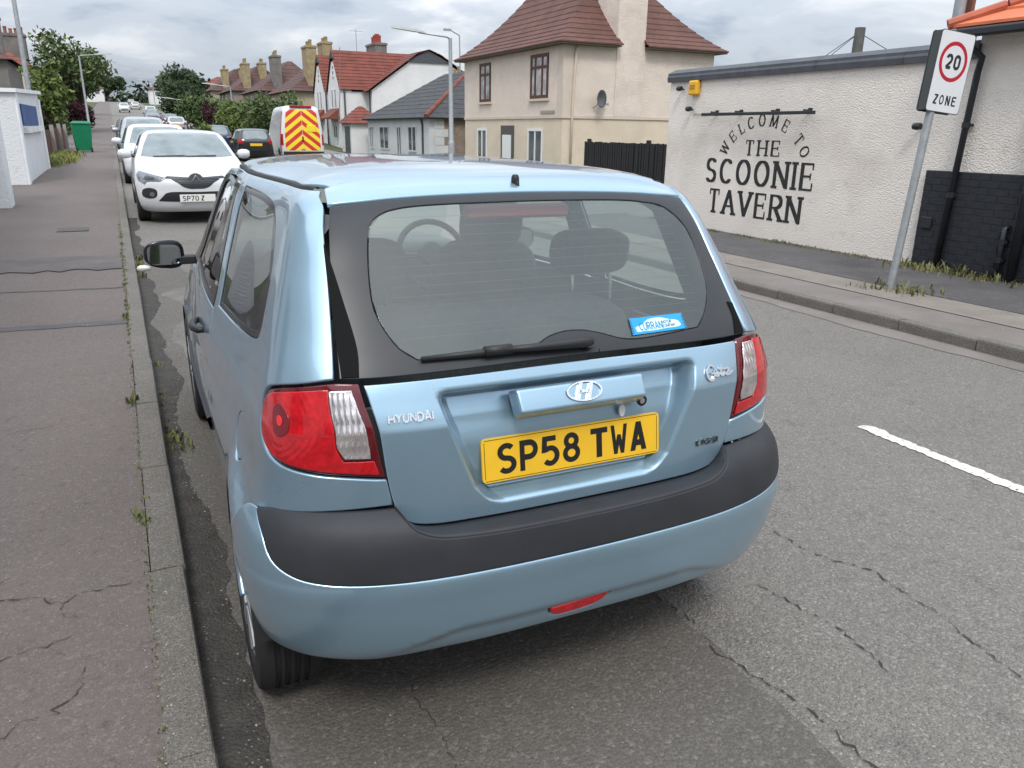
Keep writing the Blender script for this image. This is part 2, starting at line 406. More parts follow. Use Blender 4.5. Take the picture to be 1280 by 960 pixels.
def inset(loop, d):
    if loop_area(loop) < 0: d = -d
    t0 = loop-np.roll(loop, 1, 0); t1 = np.roll(loop, -1, 0)-loop
    t0 /= np.maximum(np.linalg.norm(t0, axis=1, keepdims=True), 1e-9); t1 /= np.maximum(np.linalg.norm(t1, axis=1, keepdims=True), 1e-9)
    n0 = np.stack([-t0[:, 1], t0[:, 0]], 1); n1_ = np.stack([-t1[:, 1], t1[:, 0]], 1); mm = n0+n1_
    l = np.linalg.norm(mm, axis=1, keepdims=True); mm = mm/np.maximum(l, 1e-6); k = 1/np.maximum((mm*n0).sum(1, keepdims=True), .4)
    return loop+mm*d*k
def panel(name, fn, outer, holes=(), m=None, parent=None, step=.03, lstep=.018, off=0., th=.012, bev=.003, flip=False, disp=None, raw=False, axis_z=.75, gap=0., center=None):
    """a skin panel: loop(s) in the loft's own surface coordinates -> mesh lying on the loft, with rolled edges"""
    lo = outer if raw else smooth_loop(outer, lstep)
    hs = [h if raw else smooth_loop(h, lstep) for h in holes]
    if gap: lo = inset(lo, gap); hs = [inset(h, -gap) for h in hs]
    loops = [lo]+hs; ins = [inset(lo, bev)]+[inset(h, -bev) for h in hs]
    ext0, ext1 = lo.min(0), lo.max(0)
    gx = np.arange(ext0[0]+step*.5, ext1[0], step); gy = np.arange(ext0[1]+step*.43, ext1[1], step*.9)
    G = np.stack(np.meshgrid(gx, gy), -1).reshape(-1, 2)
    k = inside(G, ins[0])
    for h in ins[1:]: k &= ~inside(G, h)
    G = G[k]
    B = np.concatenate(ins)
    if len(G):
        ok = np.ones(len(G), bool)
        for i in range(0, len(G), 400):
            d = np.sqrt(((G[i:i+400, None]-B[None])**2).sum(-1)).min(1); ok[i:i+400] = d > step*.42
        G = G[ok]
    pts = np.concatenate([B, G]); edges = []; o = 0
    for l in ins:
        n = len(l); edges += [(o+i, o+(i+1) % n) for i in range(n)]; o += n
    r = delaunay_2d_cdt([Vector(p) for p in pts], edges, [], 0, 1e-6)
    V2 = np.array([v[:] for v in r[0]]); Fc = [list(f) for f in r[2]]
    cen = np.array([V2[f].mean(0) for f in Fc]); k = inside(cen, ins[0])
    for h in ins[1:]: k &= ~inside(cen, h)
    Fc = [f for f, q in zip(Fc, k) if q]
    def ev(p):
        b = fn(p); e = 2e-4
        def nn():
            du = fn(p+[e, 0])-fn(p-[e, 0]); dv = fn(p+[0, e])-fn(p-[0, e]); q = np.cross(du, dv)
            q /= np.maximum(np.linalg.norm(q, axis=1, keepdims=True), 1e-12)
            cc = center if center is not None else (0, 1.5, axis_z)
            ref = b-np.stack([np.full(len(b), cc[0]), np.clip(b[:, 1], .55, 2.6) if center is None else np.full(len(b), cc[1]), np.full(len(b), cc[2])], 1)
            s = np.sign((q*ref).sum(1)); s[s == 0] = 1
            s = np.where(s.sum() >= 0, 1., -1.) if True else s
            return q*s
        n = nn(); return b+n*off, n
    if disp is not None:
        f0 = fn
        def fn(p, f0=f0):
            return f0(p)+disp(p)
    P0, N0 = ev(V2)
    verts = list(P0); nrm = list(N0)
    mirror = None
    # orientation
    fa = np.array([f[:3] for f in Fc]); q = np.cross(P0[fa[:, 1]]-P0[fa[:, 0]], P0[fa[:, 2]]-P0[fa[:, 0]])
    if (q*N0[fa[:, 0]]).sum() < 0: Fc = [f[::-1] for f in Fc]; rev = True
    else: rev = False
    tree = {}
    for l, li, hole in zip(loops, ins, [0]+[1]*len(hs)):
        n = len(l); Pb, Nb = ev(l); Pi, _ = ev(li)
        b0 = len(verts); verts += list(Pb-Nb*bev*.55); o_ = Pb-Pi; o_ /= np.maximum(np.linalg.norm(o_, axis=1, keepdims=True), 1e-9); nn_ = Nb*.75+o_*.66; nrm += list(nn_/np.linalg.norm(nn_, axis=1, keepdims=True))
        b1 = len(verts); verts += list(Pb-Nb*max(th, bev)); nrm += list(o_)
        ids = [int(((V2-p)**2).sum(1).argmin()) for p in li]
        ccw = loop_area(l) > 0
        for i in range(n):
            j = (i+1) % n
            f1 = [ids[i], ids[j], b0+j, b0+i]; f2 = [b0+i, b0+j, b1+j, b1+i]
            for f in (f1, f2):
                if (ccw != (not hole)) ^ (not rev): f = f
                if len(set(f)) < 3: continue
                g = []
                for x in f:
                    if x not in g: g.append(x)
                a, b_, c = [np.array(verts[x]) for x in g[:3]]; q = np.cross(b_-a, c-a)
                if (q*(np.array(nrm[g[-1]])+np.array(nrm[g[-2]]))).sum() < 0: g = g[::-1]
                Fc.append(g)
    o = mesh(name, verts, Fc, m, parent, True)
    me = o.data
    if len(me.vertices) == len(nrm): me.normals_split_custom_set_from_vertices([tuple(map(float, x)) for x in nrm])
    return o

# ================================================================== SETTING
_ys = np.arange(-60, 1400, .5)
def _ss(y, a, b): t = np.clip((y-a)/(b-a), 0, 1); return t*t*(3-2*t)
_sl = .003*_ss(_ys, 4, 10)+.034*_ss(_ys, 25, 75)-.04*_ss(_ys, 280, 340)
_hz = np.cumsum(_sl)*.5; _hz -= np.interp(0, _ys, _hz)
def H(y): return float(np.interp(y, _ys, _hz))
def rise_l(y): return float(np.interp(y, [-60, 8, 11, 19, 24, 34, 78, 1400], [0, 0, .03, .28, .40, .47, 0, 0]))   # the left side of the street stands higher
def gnd(x, y): return H(y)+rise_l(y)*min(1, max(0, 1-(x+.95)/5.4))
def HL(y): return gnd(-1, y)
asphalt = mat('asphalt', (.190, .172, .152), .9, var=(.7, .16), var2=[(26, (.27, .25, .225), .57, .70), (17, (.10, .09, .08), .57, .70), (2.6, (.20, .19, .175), .54, .74), (.35, (.205, .185, .162), .50, .64), (5., (.105, .097, .088), .58, .74)],
              grain=[(120, .42, [(0, (.045, .042, .038)), (.35, (.10, .093, .084)), (.7, (.165, .153, .138)), (.93, (.27, .255, .23)), (1., (.46, .44, .41))]), (330, .30, [(0, (.05, .046, .042)), (.6, (.15, .14, .125)), (1., (.34, .32, .29))])], bump=(120, .7, .008, 'v'), bump2=(45, .5, .012))
trench = mat('coarse_trench_asphalt', (.118, .106, .093), .9, var=(1.1, .2), var2=(3, (.125, .113, .10), .5, .7),
              grain=[(88, .22, [(0, (.045, .041, .037)), (.62, (.085, .077, .068)), (.85, (.16, .147, .13)), (1., (.42, .40, .36))]), (260, .3, [(0, (.04, .037, .033)), (.7, (.085, .078, .07)), (1., (.24, .225, .2))])], bump=(88, .5, .007, 'v'), bump2=(190, .5, .005))
tarmac_foot = mat('footway_tarmac', (.145, .119, .108), .92, var=(.9, .15), var2=[(30, (.20, .172, .158), .60, .72), (21, (.085, .07, .063), .58, .70), (3.5, (.14, .118, .108), .54, .76), (14, (.078, .066, .060), .62, .78)],
              grain=[(190, .34, [(0, (.06, .05, .046)), (.5, (.112, .093, .086)), (.9, (.145, .124, .115)), (1., (.32, .29, .26))]), (70, .12, [(0, (.05, .042, .038)), (.2, (.13, .11, .10)), (.94, (.14, .12, .11)), (1., (.40, .38, .35))])], bump=(190, .6, .005, 'v'), bump2=(28, .45, .01))
tarmac_dark = mat('dark_tarmac', (.085, .08, .08), .92, var=(2, .2), var2=(9, (.12, .112, .106), .55, .72), chips=(70, (.25, .24, .22), .93), bump=(110, .5, .008, 'v'))
tarmac_mid = mat('brown_tarmac', (.17, .15, .135), .92, var=(2, .15), chips=(80, (.3, .28, .25), .9), bump=(120, .4, .006, 'v'))
concrete = mat('old_concrete', (.20, .175, .15), .9, var=(2.2, .18), var2=(7, (.16, .145, .13), .55, .75), bump=(130, .3, .005), chips=(90, (.36, .34, .31), .9))
kerbm = mat('kerb_concrete', (.150, .134, .115), .93, var=(3, .2), var2=[(2.2, (.115, .105, .085), .5, .7), (9, (.11, .115, .06), .64, .78), (25, (.25, .235, .21), .6, .8)], grain=[(210, .42, [(0, (.05, .046, .04)), (.5, (.15, .138, .122)), (.9, (.24, .225, .2)), (1., (.48, .46, .42))])], bump=(210, .8, .005, 'v'), bump2=(35, .5, .01))
grime = mat('gutter_silt', (.052, .047, .041), .95, var=(8, .3), chips=(120, (.2, .19, .17), .88), bump=(90, .8, .012, 'v'))
grassm = mat('grass', (.07, .095, .025), .9, var=(3, .4), bump=(60, .6, .03))
earth = mat('earth', (.06, .072, .03), .95, var=(.4, .35), bump=(6, .5, .1))
white_paint = mat('road_paint', (.62, .60, .52), .8, var=(14, .12), var2=[(38, (.16, .148, .132), .585, .64), (7, (.42, .40, .35), .5, .7)], bump=(80, .5, .006))
crackm = mat('crack', (.04, .036, .032), 1.)

def strip(name, x0, x1, y0, y1, dz, m, kind='structure', thick=0., parent=None, n=None, xf=None):
    ys = list(np.arange(y0, min(y1, 60), 1.5))+list(np.arange(max(y0, 60), y1, 8))+[y1]; nx = n or max(2, int((x1-x0)/1.5)+1); v = []; f = []
    for y in ys:
        a, b = (xf(y) if xf else (x0, x1))
        for i in range(nx): x_ = a+(b-a)*i/(nx-1); v.append((x_, y, gnd(x_, y)+dz))
    for j in range(len(ys)-1):
        for i in range(nx-1): a = j*nx+i; f.append((a, a+1, a+nx+1, a+nx))
    o = mesh(name, v, f, m, parent, True)
    if kind and parent is None: tag(o, kind=kind)
    return o
# ground sheet out to the horizon
gx = [-1500, -600, -250, -120, -60, -30, -12, -3.9, 9, 14, 30, 60, 120, 250, 600, 1500]; gy = [-300, -120, -60]+list(range(-40, 360, 10))+[400, 500, 700, 1000, 1390]
v = []; f = []
for y in gy:
    for x in gx:
        z = gnd(x, max(y, -50))-.12
        if x > 8.9: z -= .35*min(1, (x-8.9)/5)*(1 if y < 60 else max(0, 1-(y-60)/20))
        if abs(x) > 100: z -= (abs(x)-100)*.004
        v.append((x, y, z))
nx = len(gx)
for j in range(len(gy)-1):
    for i in range(nx-1): a = j*nx+i; f.append((a, a+1, a+nx+1, a+nx))
tag(mesh('ground', v, f, earth, None, True), kind='structure')
strip('road', 0, 0, -30, 330, 0, asphalt, n=9, xf=lambda y: (-.94, 4.95 if y < 10 else (4.95+3.6*min(1, (y-10)/2) if y < 70 else max(5.2, 8.55-(y-70)*.3))))
strip('side_street', 6.5, 60, 11.2, 17, -.02, asphalt)
foot_l = strip('footway_left', -3.75, -1.045, -30, 330, .098, tarmac_foot)
strip('footway_right_kerbside', 4.955, 5.5, -30, 11, .096, tarmac_mid)
strip('footway_right_slabs', 5.5, 6.05, -30, 11, .102, concrete)
strip('footway_right_inner', 6.05, 7.62, -30, 11, .106, tarmac_dark)
strip('footway_right_far', 8.6, 11.0, 17, 330, .08, tarmac_mid, xf=lambda y: (8.6 if y < 70 else max(5.3, 8.6-(y-70)*.3), 11.0 if y < 70 else max(7.3, 11-(y-70)*.3)))
strip('verge', -3.74, -2.35, 22.9, 32, .104, grassm)
v = []; f = []; ys = np.arange(-6, 9.0, .06)
for i, y in enumerate(ys):
    e_ = .58+.03*math.sin(y*1.3)+random.uniform(-.012, .012)
    v += [(-.94, y, HL(y)+.003), (-.2, y, HL(y)+.0035), (e_, y, gnd(e_, y)+.0025)]
    if i: a = 3*i; f += [(a-3, a-2, a+1, a), (a-2, a-1, a+2, a+1)]
mesh('trench_strip', v, f, trench, bpy.data.objects['road'], True)
# gutter silt, a ragged dark ribbon against the kerb
v = []; f = []; ys = np.arange(-3, 13, .045)
for i, y in enumerate(ys):
    wv_ = (.8*wv_ if i else 0)+random.uniform(-.012, .012); wdt = .125+.03*math.sin(y*2.1)+.02*math.sin(y*5.3+1)+wv_
    v += [(-.935, y, HL(y)+.012), (-.935+wdt*.7, y, HL(y)+.009), (-.935+wdt, y, HL(y)+.0065)]
    if i: a = 3*i; f += [(a-3, a-2, a+1, a), (a-2, a-1, a+2, a+1)]
tag(mesh('gutter', v, f, grime, None, True), kind='structure')
# concrete channel strip along the right kerb
v = []; f = []; ys = np.arange(-6, 11, .12)
for i, y in enumerate(ys):
    v += [(4.90, y, H(y)+.006), (4.62+.04*math.sin(y*1.7)+random.uniform(-.015, .015), y, H(y)+.004)]
    if i: a = 2*i; f += [(a-1, a-2, a, a+1)]
tag(mesh('road_channel', v, f, tarmac_mid), kind='structure')
# worn lane edge patches on the road (darker reinstatement by the gutter)
def blob(name, cx, cy, rx, ry, m, dz, parent=None, seed=0, z0=None):
    rr = random.Random(seed); n = 40; ph = [rr.uniform(0, 6.28) for _ in range(4)]
    P = []
    for i in range(n):
        t = 2*math.pi*i/n; k = 1+.12*math.sin(3*t+ph[0])+.08*math.sin(5*t+ph[1])+.05*math.sin(9*t+ph[2])
        x, y = cx+rx*k*math.cos(t), cy+ry*k*math.sin(t); P.append((x, y, (gnd(x, y)+dz) if z0 is None else z0))
    o = mesh(name, P, [tuple(range(n))], m, parent); return o
pm = mat('worn_asphalt', (.135, .124, .108), .9, var=(5, .2), chips=(90, (.36, .34, .31), .82), bump=(60, .5, .01, 'v'))
road = bpy.data.objects['road']
for i, (a, b, c, d) in enumerate([(-.25, 9.0, .34, 1.5), (-.55, 4.6, .2, .7), (-.45, 6.4, .25, .5)]): blob('road_patch', a, b, c, d, pm, .0042+.0004*i, road, i)
# kerbs
def kerb_mesh(ln, inner_neg=True):
    b = .018; prof = [(0, -.14), (.0, .0-b), (-.005, -.004), (-b, 0.), (-.112, .0), (-.114, -.004), (-.114, -.14)]
    v = []; g = .004
    for y in (g, g+.006, ln-g-.006, ln-g):
        for (x, z) in prof:
            s = .004 if y in (g, ln-g) else 0
            v.append((x-(s if x > -.01 else 0), y, z-s*(z > -.03)))
    n = len(prof); f = []
    for k in range(3):
        for i in range(n-1): a = k*n+i; f.append((a, a+1, a+n+1, a+n))
    f.append(tuple(range(n))[::-1]); f.append(tuple(3*n+i for i in range(n)))
    me = bpy.data.meshes.new('kerb_stone'); me.from_pydata(v, [], f); me.materials.append(kerbm); me.update()
    bm = bmesh.new(); bm.from_mesh(me); bmesh.ops.recalc_face_normals(bm, faces=bm.faces); bm.to_mesh(me); bm.free()
    return me
kl = empty('kerb_left'); tag(kl, kind='structure'); km = kerb_mesh(.958)
for i in range(-4, 40):
    y = -.031+.958*i
    share('kerb_stone', km, kl, (-.93+random.uniform(-.003, .003), y, HL(y)+.102+random.uniform(-.003, .003)), (math.atan((HL(y+.958)-HL(y))/.958)+random.uniform(-.003, .003), random.uniform(-.02, .02), random.uniform(-.003, .003)))
y0 = -.031+.958*40
v = []; f = []
for i, y in enumerate(np.arange(y0, 330, 4)):
    z = HL(y)+.1; v += [(-.93, y, z-.12), (-.93, y, z-.01), (-.945, y, z), (-1.045, y, z)]
    if i: a = 4*i; f += [(a-4, a-3, a+1, a), (a-3, a-2, a+2, a+1), (a-2, a-1, a+3, a+2)]
mesh('kerb_run', v, f, kerbm, kl)
kr = empty('kerb_right'); tag(kr, kind='structure'); km2 = kerb_mesh(.703)
for i in range(-9, 12):
    y = 1.876+.703*i
    share('kerb_stone', km2, kr, (4.84+random.uniform(-.004, .004), y+.703, H(y)+.1+random.uniform(-.004, .004)), (random.uniform(-.005, .005), random.uniform(-.02, .02), math.pi+random.uniform(-.004, .004)))
# centre line dashes (worn)
ml = 0
for k in range(-1, 18):
    ya = -2.1+k*6.0
    if k > 4: 
        mb = MB(); mb.add([(2.63, ya-.8+2, H(ya)+.0045), (2.73, ya-.8+2, H(ya)+.0045), (2.73, ya+1.2+2, H(ya+2)+.0055), (2.63, ya+1.2+2, H(ya+2)+.0055)], [(0, 1, 2, 3)])
        mb.obj('centre_line_dash', white_paint, road); continue
def dash(yA, yB, seed, gaps=()):
    rr = random.Random(seed); v = []; f = []; ys = np.arange(yA, yB, .02); a0 = b0 = 0; prev = None
    for y in ys:
        if any(g0 < y < g1 for g0, g1 in gaps): prev = None; continue
        a0 = .6*a0+rr.uniform(-.012, .012); b0 = .6*b0+rr.uniform(-.012, .012); e = min(1, (y-yA)/.06+.25, (yB-y)/.06+.25)
        v += [(2.672-.045*e+a0, y, gnd(2.67, y)+.0045), (2.672+.045*e+b0, y, gnd(2.67, y)+.0045)]; i = len(v)
        if prev is not None: f.append((i-4, i-3, i-1, i-2))
        prev = y
    mesh('centre_line_dash', v, f, white_paint, road)
dash(-.9, 1.10, 3); dash(-6.9, -4.9, 4); dash(5.1, 7.1, 5); dash(11.1, 13.1, 6)
# cracks: thin dark ragged ribbons
def crack(pts, wd, z, parent, seed, gapp=.05):
    rr = random.Random(seed); P = smooth_loop([(x, y, 1) for x, y in pts], .018, False); P = P+np.array([[rr.gauss(0, .006), rr.gauss(0, .006)] for _ in P]); v = []; f = []
    for i, p in enumerate(P):
        d = P[min(i+1, len(P)-1)]-P[max(i-1, 0)]; d /= max(np.linalg.norm(d), 1e-6); n = np.array([-d[1], d[0]]); ww = wd*(rr.uniform(.1, 1.)**1.6)*min(1, i/4+.2, (len(P)-1-i)/4+.2)
        v += [(*(p-n*ww/2), z), (*(p+n*ww/2), z)]
        if i and rr.random() > gapp: a = 2*i; f.append((a-2, a-1, a+1, a))
    mesh('crack', v, f, crackm, parent)
for i, c in enumerate([[(-2.2, 1.0), (-1.49, .94), (-1.39, .91), (-1.31, .83), (-1.26, .88), (-1.18, .87), (-1.05, .87)], [(-1.31, .83), (-1.30, .73)], [(-2.2, .62), (-1.46, .59), (-1.40, .60), (-1.34, .60), (-1.26, .63)],
      [(-2, .1), (-1.42, .24), (-1.37, .27), (-1.30, .28), (-1.25, .33), (-1.24, .40), (-1.22, .47)], [(-2.4, 1.5), (-1.54, 1.44), (-1.42, 1.42)], [(-2.2, 2.7), (-1.7, 2.6), (-1.35, 2.66)], [(-1.5, 3.6), (-1.2, 3.55), (-1.06, 3.6)]]):
    crack(c, .0065 if i < 4 else .004, .1015, foot_l, i)
for i, c in enumerate([[(-.42, .5), (-.40, .21), (-.38, .08), (-.37, -.08), (-.37, -.3), (-.33, -.7)], [(.55, .3), (.60, -.02), (.56, -.19), (.60, -.36), (.63, -.46), (.62, -.65), (.66, -1.1)], [(1.22, .8), (1.31, .39), (1.31, .17), (1.42, -.04), (1.40, -.30), (1.33, -.68), (1.36, -1.2)], [(1.0, 1.6), (1.15, 1.2), (1.2, .9)], [(.95, .1), (1.02, -.25), (.98, -.5)]]):
    crack(c, .009, .0048, road, 40+i, .2)
# footway reinstatement bands and a cover
for i, (ya, yb, wd, m_) in enumerate([(5.18, 5.02, .16, tarmac_dark), (6.9, 6.55, .05, tarmac_dark), (8.6, 8.5, 1.6, tarmac_dark)]):
    v = []; f = []
    for j, x in enumerate(np.arange(-3.7, -1.06, .12)):
        t = (x+3.7)/2.64; y = ya*(1-t)+yb*t+random.uniform(-.012, .012); w2 = wd/2*random.uniform(.9, 1.1); v += [(x, y-w2, HL(y)+.1018), (x, y+w2, HL(y)+.1018)]
        if j: a = 2*j; f.append((a-2, a, a+1, a-1))
    mesh('footway_patch', v, f, m_ if i < 2 else mat('footway_patch', (.105, .092, .088), .9, var=(3, .2), bump=(120, .4, .006, 'v')), foot_l)
cov = MB(); cov.box(-1.86, -1.46, 11.0, 11.75, HL(11.4)+.09, HL(11.4)+.104); cov.obj('access_cover', mat('cast_iron', (.09, .085, .08), .7, .4, var=(20, .3), bump=(60, .6, .01, 'v')), foot_l)

# ================================================================== PALE BLUE HATCHBACK
BODY = Loft([
 (.20,.20,.735,-.10,.35,3.5,3.38,.45,2.6),(.30,.30,.770,-.15,.35,3.5,3.46,.45,2.6),(.45,.45,.785,-.18,.35,3.5,3.52,.50,2.6),(.60,.60,.792,-.195,.35,3.5,3.52,.55,2.5),
 (.70,.70,.778,-.200,.35,3.6,3.48,.60,2.4),(.78,.78,.761,-.202,.35,3.9,3.38,.60,2.4),(.86,.86,.752,-.204,.35,4.0,3.16,.55,2.6),(.925,.925,.743,-.206,.35,3.9,2.90,.40,3.0),
 (.94,.94,.738,-.2015,.35,4.0,2.84,.40,3.0),(.99,.99,.726,-.177,.35,4.4,2.66,.35,3.0),(1.04,1.04,.710,-.149,.35,4.8,2.56,.35,3.0),(1.12,1.12,.686,-.090,.35,5.2,2.44,.33,3.0),
 (1.25,1.25,.645,.010,.33,6.0,2.29,.32,3.2),(1.36,1.36,.608,.096,.32,6.6,2.14,.30,3.4),(1.405,1.405,.586,.138,.30,6.4,2.07,.30,3.6),(1.44,1.434,.556,.183,.28,5.2,1.99,.29,3.6),
 (1.50,1.460,.498,.262,.26,4.2,1.87,.28,3.4),(1.60,1.478,.396,.41,.22,3.6,1.70,.26,3.2),(1.75,1.489,.245,.66,.16,3.0,1.46,.2,3.),(1.93,1.493,.06,.97,.04,2.6,1.16,.04,2.6)], .06)
BUMP = Loft([
 (.31,.31,.735,-.195,.42,3.1,3,.4,3),(.325,.325,.765,-.225,.43,3.1,3,.4,3),(.36,.36,.80,-.250,.44,3.2,3,.4,3),(.42,.42,.816,-.266,.45,3.3,3,.4,3),
 (.50,.50,.825,-.277,.45,3.4,3,.4,3),(.563,.563,.8285,-.2845,.45,3.4,3,.4,3),(.575,.575,.827,-.2815,.45,3.4,3,.4,3),(.60,.60,.826,-.281,.45,3.4,3,.4,3),
 (.66,.66,.818,-.276,.45,3.4,3,.4,3),(.70,.70,.806,-.262,.44,3.4,3,.4,3),(.725,.725,.79,-.238,.42,3.4,3,.4,3),(.742,.742,.774,-.205,.38,3.5,3,.4,3)], 0.)
paint = mat('pale_blue_metallic', (.268, .418, .525), .31, .64, coat=1., flake=True)
blackpl = mat('black_plastic', (.018, .018, .019), .5)
bumpl = mat('weathered_bumper_plastic', (.027, .029, .034), .62, var=(9, .15), bump=(420, .12, .001))
gloss_black = mat('gloss_black', (.012, .012, .014), .12)
frit = mat('ceramic_border', (.020, .022, .025), .36, spec=.5, var=(3, .25))
rubber = mat('rubber', (.022, .022, .022), .75)
chrome = mat('chrome', (.66, .67, .68), .16, 1., var=(300, .3))
glass_rear = glass('tinted_glass', (.80, .89, .86), 1.5, (.48, .58, .56, .085))
glass_side = glass('side_glass', (.66, .72, .70), 1.55)
glass_front = glass('windscreen_glass', (.82, .9, .87), 1.5)
redlens = mat('red_lens', (.47, .005, .010), .08, coat=.7, var=(40, .3), bump=(90, .25, .003))
clearl = mat('clear_lens', (.60, .56, .55), .12, .75, coat=.5, var=(22, .35))
trim_in = mat('interior_grey', (.10, .105, .11), .85, var=(40, .1))
seat_m = mat('seat_fabric', (.075, .08, .088), .95, var=(60, .2), bump=(300, .3, .002))

car = empty('parked_hatchback', (0, 0, 0), rad(-1.2476), 'pale blue three-door hatchback parked against the kerb with its tailgate facing the viewer', 'car')
WY, WZ, WR = .335, .292, .292          # rear wheel centre, radius
FWY = WY+2.455
def arch(cy, r, a0, a1, n=16): return [(cy+r*math.cos(rad(a0+(a1-a0)*i/n)), WZ+r*math.sin(rad(a0+(a1-a0)*i/n))) for i in range(n+1)]
def A_of_u(u): return np.where(u <= 1, u, 1+(u-1)*2.2)
def U_of_A(a): return np.where(a <= 1, a, 1+(a-1)/2.2)
def body_av(sg):
    def fn(p): return BODY.P(sg*U_of_A(p[:, 0]), p[:, 1])
    return fn
def bump_uv(p): return BUMP.P(p[:, 0]*1.0, p[:, 1])
def ua_from_yv(y, v):                  # flank (y, v) -> a
    lo, hi = .3, 3.
    z = np.array([v])
    for _ in range(40):
        md = (lo+hi)/2
        if BODY.P(np.array([md]), z)[0][1] < y: lo = md
        else: hi = md
    return float(A_of_u(np.array(lo)))
def yv(*pts): return [(ua_from_yv(p[0], p[1]), p[1], *(p[2:])) for p in pts]
# ---- tailgate
HG = [(0, 1.045), (.30, 1.043), (.534, 1.042), (.581, 1.043, 1), (.572, 1.12), (.556, 1.25), (.535, 1.36), (.522, 1.402, 1), (.36, 1.418), (0, 1.428)]
def symm(pts): return pts+[(-p[0], *p[1:]) for p in pts[::-1] if abs(p[0]) > 1e-6]
glass_loop = symm(HG)
clear = [(-.437,1.356),(-.409,1.378),(-.359,1.392),(-.089,1.402),(.30,1.398),(.364,1.392),(.437,1.376),(.487,1.324),(.498,1.223),(.482,1.154),(.438,1.100),(.408,1.078,1),(.176,1.070),(.10,1.090),(.061,1.099),(.0,1.102),(-.052,1.093),(-.10,1.076),(-.396,1.074,1),(-.432,1.098),(-.465,1.157),(-.471,1.200)]
panel('glass_border', BODY.rear, glass_loop, [clear], frit, car, .035, .02, th=.006, bev=.0015, gap=.0025)
panel('rear_window', BODY.rear, clear, [], glass_rear, car, .045, .03, off=-.001, th=.001, bev=.001)
mb = MB()
for i in range(13):
    vz = 1.115+.0215*i; xs = np.linspace(-.42, .44, 24); k = inside(np.stack([xs, np.full(24, vz)], 1), smooth_loop(clear, .03)); xs = xs[k]
    a = BODY.rear(np.stack([xs, np.full(len(xs), vz)], 1)); b = BODY.rear(np.stack([xs, np.full(len(xs), vz+.0007)], 1)); a[:, 1] += .003; b[:, 1] += .003
    mb.add(list(a)+list(b), [(j, j+1, j+1+len(xs), j+len(xs)) for j in range(len(xs)-1)])
mesh('heating_element', mb.v, mb.f, mat('heater_wire', (.07, .055, .05), .6), car)
def sstep(t): t = np.clip(t, 0, 1); return t*t*(3-2*t)
def recess(p):
    """number-plate bay pressed into the tailgate"""
    x, v = np.abs(p[:, 0]), p[:, 1]
    half = np.interp(v, [.69, .72, .76, .85, .93, .99], [.20, .255, .29, .325, .355, .372])
    side = sstep((half-x)/.036); bot = sstep((v-.703)/.032); top = 1-sstep((v-.968)/.04)
    d = .048+.020*sstep((v-.85)/.09)
    o = np.zeros((len(p), 3)); o[:, 1] = d*side*bot*top; return o
HL_ = [(0, 1.036), (.30, 1.034), (.532, 1.033, 1), (.512, .93), (.498, .815), (.484, .745), (.468, .712), (.44, .688), (.39, .677), (.27, .673), (0, .671)]
def bay_half(v): return np.interp(v, [.69, .72, .76, .85, .93, .99], [.20, .255, .29, .325, .355, .372])
def warp(p): q = p.copy(); q[:, 0] = p[:, 0]*bay_half(p[:, 1])/.355; return q
tl = inset(smooth_loop(symm(HL_), .012), .0025); tl[:, 0] *= .355/bay_half(tl[:, 1])
tg = panel('tailgate', lambda p: BODY.rear(warp(p)), tl, [], paint, car, .0085, .012, disp=lambda p: recess(warp(p)), raw=True)
# blue strip over the glass, carrying the washer jet
seam = [(0, .302), (.16, .30), (.33, .288), (.45, .268), (.515, .25, 1)]
gl_top = [(x, float(BODY.rear(np.array([[x, vv]]))[0][1])) for x, vv in [(.522, 1.404), (.45, 1.412), (.36, 1.4195), (.18, 1.427), (0, 1.43)]]
gl_top[0] = (.527, gl_top[0][1], 1)
panel('tailgate_spoiler', BODY.top, symm(seam+gl_top), [], paint, car, .03, .02, gap=.0022)
mb = MB(); c = BODY.top(np.array([[0.005, .215]]))[0]
mb.lathe([(.0, .022), (.007, .021), (.0105, .015), (.0115, .006), (.011, -.01)], 12, 'z', tuple(c)); mb.tube([(c[0], c[1]-.012, c[2]+.004), (c[0], c[1]-.02, c[2]-.022)], .006, 8)
mb.obj('washer_jet', blackpl, car, 50)
# ---- roof
roof = seam[::-1]
rside = [(.505, .30, 1), (.515, .5), (.52, .9), (.51, 1.3), (.49, 1.6), (.45, 1.84, 1), (.3, 1.92), (0, 1.95)]
rail = lambda y, v: abs(float(BODY.side(np.array([[y, v]]))[0][0]))
roof_loop = [(x, y+.001, *([1] if (x, y) == (.515, .25) else [])) for x, y, *_ in seam[:-1]]+[(rail(.25, 1.4535), .251, 1)]+[(rail(y, 1.4535), y) for y in (.35, .5, .7, .9, 1.1, 1.3, 1.5)]+[(rail(1.68, 1.4535), 1.68, 1), (.40, 1.86), (.25, 1.92), (0, 1.94)]
panel('roof', BODY.top, symm(roof_loop), [], paint, car, .045, .03, gap=.002)
for sg in (-1, 1):
    P = [(sg*rail(y, 1.447), y) for y in (.27, .35, .5, .7, .9, 1.1, 1.3, 1.5, 1.68)]
    a = BODY.top(smooth_loop(P, .05, False)); q = a+np.array([sg*.0, 0, .0015])
    mb = MB(); n = len(a); vs = [p+np.array([sg*d, 0, e]) for d, e in ((-.007, -.004), (-.006, .0015), (.006, .0), (.009, -.008)) for p in a]
    mb.add(vs, [(k*n+i, k*n+i+1, (k+1)*n+i+1, (k+1)*n+i) for k in range(3) for i in range(n-1)]); mb.obj('roof_moulding', rubber, car, True)
